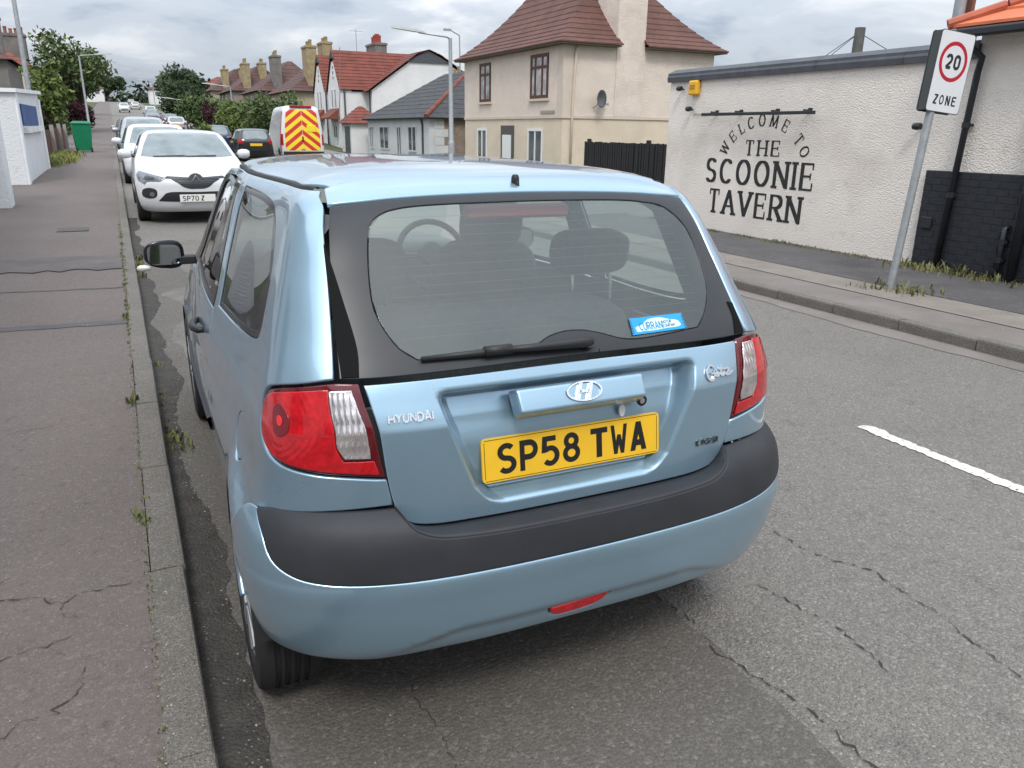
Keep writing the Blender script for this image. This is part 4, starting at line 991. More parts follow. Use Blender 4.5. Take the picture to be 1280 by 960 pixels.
for sx_ in (-.36, .45):
    cushion('headrest', sx_, .55, 1.19, .29, .12, .15, .15, seat_m, s_)
    mb = MB(); [mb.tube([(sx_+d, .52, 1.0), (sx_+d, .54, 1.17)], .006, 6) for d in (-.075, .075)]; mb.obj('headrest_post', chrome, s_)
mb = MB(); mb.box(-.60, .60, -.05, .46, .46, .49); mb.box(-.62, -.60, .12, .5, .3, .98); mb.box(.60, .62, .12, .5, .3, .98); mb.box(-.58, .58, -.075, -.06, .45, .95); mb.obj('boot_trim', trim_in, car)
cushion('dashboard', 0, 2.36, .86, 1.36, .52, .34, 0, trim_in, car, .4)
sw = bpy.data.objects.new('steering_wheel', None); link(sw, car); sw.location = (.37, 1.98, .98); sw.rotation_euler = (rad(65), 0, 0)
mb = MB(); mb.tube([(.175*math.cos(t*math.pi/16), .175*math.sin(t*math.pi/16), 0) for t in range(33)], .016, 8); mb.obj('wheel_rim', blackpl, sw, True)
mb = MB(); mb.lathe([(0, .03), (.06, .025), (.075, 0), (.06, -.04), (0, -.05)], 16); [mb.tube([(0, 0, 0), (.165*math.cos(a), .165*math.sin(a), 0)], .014, 6) for a in (0, math.pi, -math.pi/2)]; mb.obj('wheel_hub', blackpl, sw, 50)
cushion('interior_mirror', .02, 2.02, 1.315, .22, .04, .07, 0, blackpl, car)
for sg in (-1, 1):
    a = BODY.side(np.stack([np.linspace(.3, 1.0, 10), np.full(10, 1.01)], 1), sg); b = BODY.side(np.stack([np.linspace(.3, 1.0, 10), np.full(10, .4)], 1), sg); a[:, 0] -= sg*.03; b[:, 0] -= sg*.05
    mb = MB(); mb.add(list(a)+list(b), [(i, i+1, 10+i+1, 10+i) for i in range(9)]); mb.obj('cabin_side_trim', trim_in, car)
    a = BODY.side(np.stack([np.linspace(1.0, 2.25, 10), np.full(10, .985)], 1), sg); b = BODY.side(np.stack([np.linspace(1.0, 2.25, 10), np.full(10, .3)], 1), sg); a[:, 0] -= sg*.03; b[:, 0] -= sg*.05
    mb = MB(); mb.add(list(a)+list(b), [(i, i+1, 10+i+1, 10+i) for i in range(9)]); mb.obj('cabin_side_trim', trim_in, car)
    # inner pillar skins
    for ya, yb, va, vb in ((.02, .28, 1.03, 1.38), (1.0, 1.10, 1.02, 1.39)):
        y = np.linspace(ya, yb, 5); G = np.array([[yy+(vv-va)*.35*(ya < .5), vv] for vv in np.linspace(va, vb, 6) for yy in y]); Q = BODY.side(G, sg); Q[:, 0] -= sg*.03
        mb = MB(); mb.add(list(Q), [(r*5+c_, r*5+c_+1, r*5+c_+6, r*5+c_+5) for r in range(5) for c_ in range(4)]); mb.obj('pillar_trim', trim_in, car)
hx, hy = np.meshgrid(np.linspace(-.48, .48, 13), np.linspace(.28, 1.85, 16)); Q = BODY.top(np.stack([hx.ravel(), hy.ravel()], 1)); Q[:, 2] -= .03
mesh('headlining', Q, [(r*13+c_, r*13+c_+1, r*13+c_+14, r*13+c_+13) for r in range(15) for c_ in range(12)], mat('headlining', (.42, .42, .40), .95), car, True)

# ================================================================== TAVERN
harl = mat('pale_cream_harling', (.76, .70, .635), .93, var=(.8, .05), var2=[(1.1, (.66, .60, .535), .50, .68), (4.5, (.58, .53, .47), .60, .80)], bump=(52, .55, .016, 'v'), bump2=(130, .6, .007))
slate_cap = mat('coping_grey', (.075, .08, .09), .7, var=(6, .2))
black_paint = mat('black_paint', (.018, .02, .024), .42, var=(6, .25))
brick_black = mat('black_painted_brick', (.017, .019, .024), .55, var=(9, .3), bump=(60, .4, .006))
ink = mat('sign_black', (.022, .022, .022), .75, var=(12, .3), bump=(42, .7, .015, 'v'))
TX = 7.57
tav = empty('tavern', (TX, 9.6, 0), 0, 'low white roughcast tavern with painted black serif lettering beside the pavement', 'building')
def tloc(o): o.location = Vector(o.location)-Vector((TX, 9.6, 0)); return o
def tp(mb, name, m, smooth=False): return tloc(mb.obj(name, m, tav, smooth))
mb = MB(); mb.box(TX, TX+9, 4.2, 9.62, -.3, 2.40); tp(mb, 'wall', harl)
mb = MB(); mb.box(TX, TX+9, -9, 4.198, -.3, 2.66); tp(mb, 'wall', harl)
c = [(-.05, 2.40), (-.06, 2.47), (-.045, 2.50), (-.045, 2.535), (.1, 2.60), (.45, 2.60), (.45, 2.40)]
for k, (ya, yb) in enumerate([(4.18, 5.1), (5.1, 6.45), (6.45, 7.8), (7.8, 9.66)]):
    mb = MB(); mb.prism(c, (yb-ya)-.006, (Vector((TX, ya, 0)), Vector((1, 0, 0)), Vector((0, 0, 1)), Vector((0, 1, 0)))); tp(mb, 'coping', slate_cap)
mb = MB(); mb.box(TX+.4, TX+8.9, 4.3, 9.5, 2.36, 2.42); tp(mb, 'flat_roof', slate_cap)
# lettering painted on the wall: right-reading along -Y
AX, AY, AN = Vector((0, -1, 0)), Vector((0, 0, 1)), Vector((-1, 0, 0))
def wall_text(text, ya, yb, z, hgt, **k):
    for ch, g in letters(text, hgt, (Vector((TX-.001, ya, z)), AX, AY, AN), .003, 'serif', width=ya-yb, **k): tp(g, 'letter', ink)
wall_text('SCOONIE', 8.50, 6.30, .865, .345, sx=.90, thick=.165, thin=.085, gap=.37)
wall_text('TAVERN', 8.38, 6.46, .40, .345, sx=.90, thick=.165, thin=.085, gap=.33)
wall_text('THE', 7.66, 6.98, 1.295, .205, sx=.88, thick=.15, thin=.08, gap=.42)
word = 'WELCOME TO'; angs = [62, 45.5, 31.5, 18.5, 4, -11.5, -27, None, -48.5, -62.5]
cy, cz, rr = 7.315, 1.01, .70
for ch, a in zip(word, angs):
    if a is None: continue
    t = rad(90+a); ax = Vector((0, -math.sin(t), -math.cos(t)*1.0)); ay = Vector((0, -math.cos(t), math.sin(t)))
    rx = .84; o_ = Vector((TX-.001, cy-rx*math.cos(t)*1.0, cz+rr*math.sin(t)))
    gw, ps = glyph(ch, 'serif', .95, thick=.14, thin=.075)
    mb = MB(); h_ = .16
    for i, p in enumerate(ps): mb.prism([((x-gw/2)*h_, y*h_) for x, y in p], .003*(1+.04*i/len(ps)), (o_, ax, ay, AN))
    tp(mb, 'letter', ink)
def thing(mb, name, m, label, cat, smooth=False, group=None): return tag(mb.obj(name, m, None, smooth), label, cat, group)
# trough light over the lettering
li = empty('trough_light', (TX, 7.43, 1.88), 0, 'slim black trough light mounted above the painted lettering', 'light')
mb = MB(); mb.box(-.16, -.11, -1.15, 1.15, -.025, .02, .006); mb.obj('trough', black_paint, li)
for y in (-.95, -.35, .4, .95):
    mb = MB(); mb.tube([(0, y, .03), (-.13, y, .03)], .012, 8); mb.box(-.02, 0, y-.03, y+.03, 0, .06); mb.obj('bracket', black_paint, li)
al = empty('alarm_box', (TX, 8.94, 2.29), 0, 'yellow alarm box high on the tavern wall', 'alarm box')
mb = MB(); mb.box(-.09, 0, -.11, .11, -.11, .11, .02); mb.obj('alarm_case', mat('alarm_yellow', (.75, .40, .02), .4), al)
mb = MB(); mb.box(-.096, -.088, -.06, .06, -.02, .05, .003); mb.obj('alarm_panel', mat('alarm_dark', (.4, .2, .02), .4), al)
for (nm, y, z, lb) in (('wall_sensor', 9.27, 2.28, 'small black sensor left of the yellow alarm box'), ('wall_camera', 8.99, 1.96, 'small black camera below the yellow alarm box'), ('wall_floodlight', 4.74, 1.69, 'small black floodlight behind the speed sign pole')):
    o_ = empty(nm, (TX, y, z), 0, lb, 'camera' if 'camera' in nm else 'fitting')
    mb = MB(); mb.tube([(0, 0, .0), (-.07, 0, .02)], .012, 8); mb.obj('bracket', black_paint, o_); mb = MB(); mb.lathe([(.0, .05), (.035, .045), (.042, 0), (.036, -.05), (0, -.055)], 14, 'y', (-.09, 0, .01)); mb.obj('case', black_paint, o_, 50)
mb = MB(); mb.tube([(TX-.01, 8.95, 1.90), (TX-.01, 8.58, 1.885)], .006, 6); tp(mb, 'cable', mat('grey_cable', (.35, .34, .33), .7))
# black painted brick plinth
bm_ = bmesh.new(); bmesh.ops.create_cube(bm_, size=1)
for v_ in bm_.verts: v_.co = Vector((v_.co.x*.04, v_.co.y*.2235, v_.co.z*.0725))
bmesh.ops.bevel(bm_, geom=list(bm_.edges), offset=.003, segments=1, affect='EDGES'); bme = bpy.data.meshes.new('brick'); bm_.to_mesh(bme); bm_.free(); bme.materials.append(brick_black)
mb = MB(); mb.box(TX-.046, TX+.0, 2.2, 4.55, 0, 1.215); tp(mb, 'mortar', brick_black)
for r in range(16):
    for k in range(11):
        y = 4.55-.113-k*.2265-(r % 2)*.113
        if y < 2.3: continue
        o_ = share('brick', bme, tav, (-.03-random.uniform(0, .003), y-9.6, .045+r*.0752))
    if r % 2: share('brick', bme, tav, (-.03, 4.55-.052-9.6, .045+r*.0752), scale=(1, .47, 1))
mb = MB(); mb.box(TX-.075, TX-.05, 4.36, 4.50, .56, .69, .006); tp(mb, 'vent_cover', black_paint)
# rainwater pipes
def pipe(name, pts, r, label):
    o_ = empty(name, pts[-1], 0, label, 'drainpipe'); mb = MB(); mb.tube([Vector(p)-Vector(pts[-1]) for p in pts], r, 10); mb.obj('pipe', black_paint, o_, True)
    for i in (.25, .6):
        a = Vector(pts[-2]).lerp(Vector(pts[-1]), i)-Vector(pts[-1]); mb = MB(); mb.lathe([(r, -.03), (r+.008, -.028), (r+.008, .028), (r, .03)], 12, 'z', tuple(a)); mb.box(a.x, a.x+.06, a.y-.05, a.y+.05, a.z-.015, a.z+.015); mb.obj('pipe_bracket', black_paint, o_)
pipe('drainpipe', [(TX-.20, 4.16, 2.62), (TX-.20, 4.16, 2.5), (TX-.09, 4.09, 2.40), (TX-.075, 4.12, 2.25), (TX-.085, 4.20, .1)], .036, 'black drainpipe running from the orange roof eaves to the pavement')
pipe('drainpipe', [(TX-.04, 3.46, .68), (TX-.09, 3.47, .66), (TX-.09, 3.47, .1)], .028, 'short black waste pipe on the painted brick plinth')
pipe('drainpipe', [(TX-.09, 3.30, 2.5), (TX-.09, 3.31, .1)], .05, 'thick black soil pipe at the right edge of the brick plinth')
# orange tiled roof of the near block
tile_o = mat('orange_tile', (.56, .15, .065), .7, var=(3, .12), bump=(40, .3, .01)); gut = mat('dark_gutter', (.02, .022, .028), .5)
mb = MB(); mb.box(TX-.30, TX-.2, -9, 4.32, 2.60, 2.69, .02); tp(mb, 'gutter', gut)
mb = MB(); mb.box(TX-.22, TX+.05, -9, 4.34, 2.665, 2.69); tp(mb, 'soffit', gut)
rf = MB(); rf.box(TX+.0, TX+4, -9, 4.0, 2.66, 2.7); rfo = tp(rf, 'roof', slate_cap)
sl = .46
for k in range(9):
    a0 = -.27+k*.34; a1 = a0+.40; z0 = 2.70+(a0+.27)*sl; z1 = 2.70+(a1+.27)*sl; yb0 = 4.40-(a0+.27)*.95; yb1 = 4.40-(a1+.27)*.95
    mb = MB(); vs = []
    for (a, z, yb) in ((a0, z0+.035, yb0), (a1, z1+.006, yb1)): vs += [(TX+a, -9, z), (TX+a, yb, z), (TX+a, yb, z-.03), (TX+a, -9, z-.03)]
    mb.add(vs, [(0, 1, 5, 4), (1, 2, 6, 5), (2, 3, 7, 6), (3, 0, 4, 7), (0, 3, 2, 1), (4, 5, 6, 7)]); o_ = mb.obj('tile_course', tile_o, rfo); o_.location = (0, 0, 0)
    mb = MB(); vs = []
    for (a, z, yb) in ((a0, z0+.035, yb0), (a1, z1+.006, yb1)): vs += [(TX+a, yb, z), (TX+6, yb, z), (TX+6, yb, z-.03), (TX+a, yb, z-.03)]
    mb.add(vs, [(0, 1, 5, 4), (1, 2, 6, 5), (2, 3, 7, 6), (3, 0, 4, 7), (0, 3, 2, 1), (4, 5, 6, 7)]); o_ = mb.obj('tile_course', tile_o, rfo); o_.location = (0, 0, 0)
rfo.location = Vector((-TX, -9.6, 0))
for ch in list(rfo.children): ch.location = (0, 0, 0)
for k in range(8):
    t0, t1 = k/8, (k+1)/8-.005; A = Vector((TX-.28, 4.42, 2.74)); B = Vector((TX+2.9, 1.4, 4.22)); mb = MB(); mb.tube([A.lerp(B, t0), A.lerp(B, t1)], .055, 8); mb.obj('hip_tile', mat('hip_tile', (.40, .11, .06), .7, var=(5, .2)), rfo, 40)
# ---- 20 zone sign
sg_ = empty('speed_sign', (5.93, 3.55, .1), rad(0), 'grey pole carrying a white 20 zone sign with a red ring', 'road sign')
galv = mat('galvanised_steel', (.36, .38, .39), .45, .55, var=(12, .15)); signw = mat('sign_white', (.66, .67, .68), .35, var=(5, .04)); signr = mat('sign_red', (.42, .015, .03), .35); signg = mat('sign_back_grey', (.05, .055, .055), .5)
mb = MB(); mb.lathe([(.038, 0), (.038, 2.4), (.0, 2.4)], 14); mb.obj('pole', galv, sg_, 40); sg_.rotation_euler = (0, rad(5.2), 0)
SA = rad(-17); 
sp_ = bpy.data.objects.new('sign_assembly', None)
ax = Vector((math.cos(rad(-5)), math.sin(rad(-5)), 0)); an = Vector((ax.y, -ax.x, 0)); ay = Vector((0, 0, 1))
def rr_poly(w, h, r): return [(sx_*(w/2-r)+r*math.cos(rad(a)), sy_*(h/2-r)+r*math.sin(rad(a))) for sx_, sy_, a0 in ((1, 1, 0), (-1, 1, 90), (-1, -1, 180), (1, -1, 270)) for a in range(a0, a0+91, 30)]
c0 = Vector((.10, 0, 2.08)); front = c0+an*.045
mb = MB(); mb.prism(rr_poly(.44, .72, .03), .004, (front, ax, ay, an)); pf = mb.obj('sign_plate', signg, sg_)
mb = MB(); mb.prism(rr_poly(.425, .705, .028), .0015, (front+an*.0045, ax, ay, an)); mb.obj('sign_face', signw, pf)
n = 48; ring = MB(); ro, ri = .178, .142; cc = front+an*.0062+ay*.095
vs = [tuple(cc+ax*(r*math.cos(2*math.pi*i/n))+ay*(r*math.sin(2*math.pi*i/n))) for r in (ro, ri) for i in range(n)]
ring.add(vs, [(i, (i+1) % n, n+(i+1) % n, n+i) for i in range(n)]); ring.obj('sign_ring', signr, pf)
plate_text('20', [-.095, .008], .135, .085, (cc-ay*.0675+an*.0002, ax, ay, an), .001, .26).obj('sign_number', ink, pf)
plate_text('ZONE', [-.145, -.068, .014, .092], .088, .056, (front+an*.0062-ay*.29, ax, ay, an), .001, .2).obj('sign_word', ink, pf)
mb = MB(); mb.prism(rr_poly(.44, .72, .03), -.004, (c0-an*.05, ax, ay, an)); mb.obj('sign_plate', signg, sg_)
for dz in (-.26, .26):
    mb = MB(); mb.prism([(-.2, dz-.02), (.2, dz-.02), (.2, dz+.02), (-.2, dz+.02)], .10, (c0-an*.06, ax, ay, an)); mb.obj('sign_channel', signg, sg_)
mb = MB(); mb.prism([(-.215, -.35), (-.205, -.35), (-.205, .35), (-.215, .35)], .088, (c0-an*.046, ax, ay, an)); mb.obj('sign_edge', signg, sg_)
# rust-brown post rising behind the sign
po = empty('utility_post', (8.7, 5.3, 2.3), 0, 'short grey and brown post rising behind the tavern coping', 'post')
mb = MB(); mb.lathe([(.07, 0), (.07, 2.2), (0, 2.2)], 12, 'z', (-.03, .03, 0)); mb.obj('post', galv, po, 40); mb = MB(); mb.box(.04, .10, -.08, .0, 0, 2.2); mb.obj('post_board', mat('brown_board', (.16, .07, .05), .7), po)
tp_ = empty('telegraph_post', (14, 11.6, 1), 0, 'short wooden telegraph post top showing above the tavern roof', 'post')
mb = MB(); mb.tube([(0, 0, 0), (.05, 0, 2.85)], [.13, .11], 10); mb.obj('post', mat('grey_wood', (.10, .10, .09), .9, var=(8, .3)), tp_)
mb = MB()
for d in ((-1.2, 3.2, -1.6), (1.2, -3.4, -1.5), (-.6, 3.6, -1.9)): mb.tube([(0.03, 0, 2.75), (d[0]*.5, d[1]*.5, 2.45+d[2]*.5), (d[0], d[1], 2.6+d[2])], .008, 4)
mb.obj('wires', mat('wire', (.05, .05, .05), .7), tp_)

# ================================================================== HOUSES
def roof_courses(parent, x0, x1, y0, y1, z0, rise, ridge_axis, run, n, m, bell=.35, over=.35, thick=.05, notch=None):
    """hipped roof in overlapping tile courses; each course of each slope is a piece"""
    x0 -= over; x1 += over; y0 -= over; y1 += over; half = min(x1-x0, y1-y0)/2
    def zz(t): return z0+rise*(t**1.0*(1-bell)+bell*t*t) if bell else z0+rise*t
    for k in range(n):
        t0, t1 = k/n, min(1, (k+1.25)/n); i0, i1 = half*t0*run, half*t1*run; za, zb = zz(t0)+thick, zz(t1)
        A = [(x0+i0, y0+i0), (x1-i0, y0+i0), (x1-i0, y1-i0), (x0+i0, y1-i0)]; B = [(x0+i1, y0+i1), (x1-i1, y0+i1), (x1-i1, y1-i1), (x0+i1, y1-i1)]
        for s in range(4):
            a, b = A[s], A[(s+1) % 4]; c_, d = B[(s+1) % 4], B[s]; mb = MB()
            if notch and s == 0 and k < 3:
                mb2 = MB(); n0, n1_ = notch
                mb2.add([(n1_, a[1], za), (*b, za), (*c_, zb+.004), (n1_, c_[1], zb+.004), (n1_, a[1], za-thick), (*b, za-thick), (*c_, zb-thick), (n1_, c_[1], zb-thick)], [(0, 1, 2, 3), (0, 4, 5, 1), (1, 5, 6, 2), (3, 7, 4, 0), (2, 6, 7, 3)]); mb2.obj('tile_course', m, parent)
                b, c_ = (n0, b[1]), (n0, c_[1])
            mb.add([(*a, za), (*b, za), (*c_, zb+.004), (*d, zb+.004), (*a, za-thick), (*b, za-thick), (*c_, zb-thick), (*d, zb-thick)], [(0, 1, 2, 3), (0, 4, 5, 1), (1, 5, 6, 2), (3, 7, 4, 0), (2, 6, 7, 3)])
            mb.obj('tile_course', m, parent)
def window(parent, x, y0, y1, z0, z1, frame_m, axis='x', bars=(.5,), trans=None, sill=None, depth=.10, fw=.06, glassm=None):
    """window on a wall facing -x (axis x) or -y; reveal, frame, panes, sill"""
    gm = glassm or mat('window_glass', (.10, .115, .125), .06, 0, coat=.6, var=(1.5, .4))
    def bx(mb, a0, a1, d0, d1, c0, c1):
        if axis == 'x': mb.box(x+d0, x+d1, a0, a1, c0, c1)
        else: mb.box(a0, a1, x+d0, x+d1, c0, c1)
    w_ = MB(); bx(w_, y0, y1, -.004, .02, z0, z1); w = w_.obj('window', mat('reveal', (.30, .27, .23), .9), parent)
    mb = MB(); bx(mb, y0, y0+fw, -.04, -.006, z0, z1); bx(mb, y1-fw, y1, -.04, -.006, z0, z1); bx(mb, y0+fw, y1-fw, -.04, -.006, z1-fw, z1); bx(mb, y0+fw, y1-fw, -.04, -.006, z0, z0+fw)
    mb.obj('frame', frame_m, w)
    ys = [y0+fw]+[y0+(y1-y0)*b for b in bars]+[y1-fw]
    for b in bars:
        mb = MB(); bx(mb, y0+(y1-y0)*b-fw*.45, y0+(y1-y0)*b+fw*.45, -.038, -.006, z0+fw, z1-fw); mb.obj('mullion', frame_m, w)
    if trans:
        mb = MB(); bx(mb, y0+fw, y1-fw, -.036, -.007, trans-fw*.4, trans+fw*.4); mb.obj('transom', frame_m, w)
    for a, b in zip(ys[:-1], ys[1:]):
        mb = MB(); bx(mb, a+.004, b-.004, -.012, -.005, z0+fw+.004, z1-fw-.004); mb.obj('pane', gm, w)
    if sill is not None:
        mb = MB(); bx(mb, y0-.08, y1+.08, -.09, .0, z0-.10, z0-.005); mb.obj('sill', sill, w)
    return w
beige = mat('beige_roughcast', (.67, .57, .49), .93, var=(1.3, .07), bump=(30, .8, .02, 'v'), var2=(2.2, (.57, .48, .41), .58, .8))
cream = mat('cream_roughcast', (.64, .54, .42), .93, var=(1.3, .08), bump=(30, .8, .02, 'v'))
quoin = mat('smooth_band', (.55, .47, .39), .85, var=(2, .06))
brown_tile = mat('brown_tile', (.115, .052, .040), .85, var=(1.2, .25), var2=[(5, (.075, .038, .032), .5, .75), (12, (.19, .16, .13), .66, .8)], bump=(14, .5, .03))
red_tile = mat('red_tile', (.165, .046, .031), .8, var=(1.5, .3), var2=(6, (.10, .035, .028), .55, .75), bump=(14, .5, .03))
slate = mat('grey_slate', (.046, .048, .050), .8, var=(2.5, .3), bump=(10, .5, .03))
brownwood = mat('brown_stained_wood', (.085, .030, .016), .5); upvc = mat('white_upvc', (.72, .72, .71), .4)
white_wall = mat('white_roughcast', (.72, .71, .70), .92, var=(1.5, .05), bump=(24, .8, .02, 'v'))
stone_chim = mat('yellow_stone', (.30, .235, .135), .9, var=(2.5, .25), bump=(12, .6, .04))
grey_chim = mat('grey_render', (.17, .155, .145), .92, var=(2, .2), bump=(14, .6, .03))
pot_m = mat('clay_pot', (.26, .10, .06), .8, var=(4, .3)); buff_pot = mat('buff_pot', (.30, .23, .12), .85, var=(4, .25))
def chimney(parent, cx, cy, w, d, z0, z1, m, pots, pm, cap=True, ph=.42):
    mb = MB(); mb.box(cx-w/2, cx+w/2, cy-d/2, cy+d/2, z0, z1); c_ = mb.obj('chimney', m, parent)
    if cap: mb = MB(); mb.box(cx-w/2-.07, cx+w/2+.07, cy-d/2-.07, cy+d/2+.07, z1-.22, z1-.05); mb.obj('chimney_cap', m, c_)
    for i in range(pots):
        t = (i+.5)/pots-.5; px, py = (cx, cy+t*d*.95) if d > w else (cx+t*w*.95, cy); mb = MB(); h_ = ph*random.uniform(.85, 1.25)
        mb.lathe([(.13, 0), (.11, h_*.7), (.135, h_*.78), (.13, h_), (.09, h_), (.09, h_*.6)], 10, 'z', (px, py, z1)); mb.obj('chimney_pot', pm, c_, 40)
    return c_
# -- corner house
GZ = -.35
hs = empty('corner_house', (0, 0, 0), 0, 'beige two-storey house with brown hipped roof and brown upper windows', 'house')
X0, X1, Y0, Y1 = 15.0, 22.3, 26.4, 36.3
mb = MB(); mb.box(X0, X1, Y0, Y1, 2.23, 4.90); mb.obj('wall', beige, hs)
mb = MB(); mb.box(X0+.02, X1, Y0+.02, Y1, GZ-.4, 2.12); mb.obj('wall', cream, hs)
mb = MB(); mb.box(X0-.025, X1, Y0-.025, Y1+.02, 2.12, 2.23); mb.obj('string_course', quoin, hs)
mb = MB(); mb.box(X0-.015, X0+.45, Y0-.015, Y0+.45, 2.23, 4.88); mb.obj('quoin', quoin, hs)
rf = MB(); rf.box(X0-.38, X1+.38, Y0, Y1+.38, 4.80, 4.86); rf.box(X0-.38, 17.38, Y0-.38, Y0-.001, 4.80, 4.86); rf.box(18.72, X1+.38, Y0-.38, Y0-.001, 4.80, 4.86); rf.box(X0+.2, X1-.2, Y0+.2, Y1-.2, 4.86, 5.0); rfo = rf.obj('roof', mat('soffit', (.12, .10, .08), .8), hs)
roof_courses(rfo, X0, X1, Y0, Y1, 4.86, 4.3, 'y', .93, 15, brown_tile, .45, .42, notch=(18.05-.61, 18.05+.61))
for ya, yb in ((27.6, 29.15), (33.15, 34.4)): window(hs, X0, ya, yb, 2.90, 4.60, brownwood, bars=(.33, .72) if ya < 30 else (.5,), trans=4.1, sill=quoin, fw=.13, glassm=mat('curtained_glass', (.42, .42, .42), .1, coat=.6, var=(2.5, .5)))
for ya, yb in ((28.0, 29.35), (33.6, 34.75)): window(hs, X0+.02, ya, yb, .30, 1.72, upvc, bars=(.5,), fw=.10)
mb = MB(); mb.box(X0-.03, X0+.02, 30.7, 32.0, GZ, 1.85); dr = mb.obj('doorway', mat('door_stone', (.09, .08, .075), .9), hs)
mb = MB(); mb.box(X0-.05, X0-.032, 30.9, 31.8, GZ, 1.45); mb.obj('door', upvc, hs)
mb = MB(); mb.tube([(X0+.55, Y0-.08, 4.75), (X0+.50, Y0-.07, 4.5), (X0+.42, Y0-.06, 2.5), (X0+.40, Y0-.06, GZ)], .05, 8); mb.obj('downpipe', quoin, hs, True)
prm = mat('pale_render', (.66, .565, .49), .93, var=(1.5, .12), bump=(30, .8, .02, 'v')); chimney(hs, 18.05, 27.2, 1.31, 1.5, 4.6, 9.3, prm, 4, pot_m)
mb = MB(); mb.prism([(Y0-.02, 2.235), (Y0-.035, 4.60), (Y0-.05, 9.0), (Y0+.2, 9.0), (Y0+.2, 2.235)], 1.328, (Vector((18.05-.6625, 0, 0)), Vector((0, 1, 0)), Vector((0, 0, 1)), Vector((1, 0, 0)))); mb.obj('chimney_breast', prm, hs)
mb = MB(); mb.box(X0-.03, X0-.02, 27.0, 28.2, 2.30, 2.42); mb.obj('street_nameplate', mat('nameplate', (.30, .27, .23), .7), hs)
ds = empty('satellite_dish', (16.4, 26.4, 2.75), rad(25), 'dark grey satellite dish on the side wall of the beige house', 'satellite dish')
mb = MB(); mb.lathe([(0, .02), (.15, .0), (.27, -.05), (.34, -.10), (.335, -.11), (.26, -.065), (.14, -.02), (0, 0)], 24, 'y', (0, -.3, .12)); mb.obj('reflector', mat('dish_grey', (.09, .092, .098), .5), ds, True)
mb = MB(); mb.tube([(0, 0, -.2), (0, -.15, -.15), (0, -.3, .05)], .02, 8); mb.tube([(0, -.3, -.18), (0, -.65, -.10)], .015, 6); mb.box(-.04, .04, -.72, -.62, -.13, -.05); mb.obj('dish_arm', galv, ds)
# -- black paling fence
fe = empty('paling_fence', (11, 12.2, 0), 0, 'black close-set paling fence between the tavern and the beige house', 'fence')
pal = MB(); pal.add([(-.0, -.042, 0), (-.0, .042, 0), (.0, .042, 1.50), (.0, -.042, 1.50), (.022, -.042, 0), (.022, .042, 0), (.022, .042, 1.50), (.022, -.042, 1.50)], [(0, 3, 2, 1), (4, 5, 6, 7), (0, 1, 5, 4), (1, 2, 6, 5), (2, 3, 7, 6), (3, 0, 4, 7)])
pme = pal.obj('paling', mat('black_stain', (.012, .012, .013), .7, var=(8, .4)), fe); 
for i in range(104):
    o_ = pme if i == 0 else share('paling', pme.data, fe)
    o_.location = (random.uniform(-.006, .006)+(.0 if i % 2 else .072), i*.056, -.16+random.uniform(-.015, .015)); o_.rotation_euler = (random.uniform(-.012, .012), 0, random.uniform(-.05, .05))
for z in (.15, 1.05): mb = MB(); mb.box(.03, .07, -.05, 5.85, z, z+.07); mb.obj('fence_rail', MATS['black_stain'], fe)
for k in range(3): mb = MB(); mb.box(.07, .16, k*2.85, k*2.85+.09, -.6, 1.42); mb.obj('fence_post', MATS['black_stain'], fe)
# -- grey bungalow
bg_ = empty('bungalow', (0, 0, 0), 0, 'grey slate bungalow with red ridge tiles behind the street lamp', 'house')
B0, B1, C0, C1 = 15.2, 24., 42.0, 54.4
grey_wall = mat('pale_grey_render', (.52, .53, .53), .9, var=(1.5, .08)); stonew = mat('brown_stone', (.22, .165, .13), .9, var=(2.5, .3), bump=(8, .6, .03))
mb = MB(); mb.box(B0, B1, C0+.02, C1, -.5, 2.25); mb.obj('wall', grey_wall, bg_); mb = MB(); mb.box(B0+.9, B1, C0-.01, C0+.05, -.5, 2.2); mb.obj('wall', stonew, bg_)
for k in range(5): mb = MB(); mb.box(B0+.3, B0+.9+.25*(k % 2), C0-.02, C0+.02, -.1+k*.45, .33+k*.45); mb.obj('quoin', grey_wall, bg_)
rf = MB(); rf.box(B0-.3, B1+.3, C0-.3, C1+.3, 2.22, 2.28); rfo = rf.obj('roof', slate, bg_)
roof_courses(rfo, B0, B1, C0, C1, 2.28, 2.9, 'y', .96, 11, slate, 0, .35, .03)
hA = Vector((B0-.3, C0-.3, 2.36)); hB = Vector((B0+4.35, C0+4.35, 5.2))
for k in range(10): mb = MB(); mb.tube([hA.lerp(hB, k/10), hA.lerp(hB, (k+.96)/10)], .13, 8); mb.obj('hip_tile', red_tile, rfo, 40)
for ya, yb, z0, z1 in ((44.2, 45.7, .35, 1.85), (47.0, 47.9, .1, 1.85), (49.6, 51.6, .35, 1.85), (53.0, 54.0, .35, 1.85)): window(bg_, B0, ya, yb, z0, z1, grey_wall, bars=(.5,), fw=.09)
mb = MB(); mb.tube([(B0-.1, C0+1.1, 2.2), (B0-.06, C0+1.0, 1.9), (B0-.06, C0+1.0, -.4)], .06, 8); mb.obj('downpipe', slate_cap, bg_)
chimney(bg_, 21, 52, .9, 1.6, 3.5, 5.3, grey_chim, 2, buff_pot)
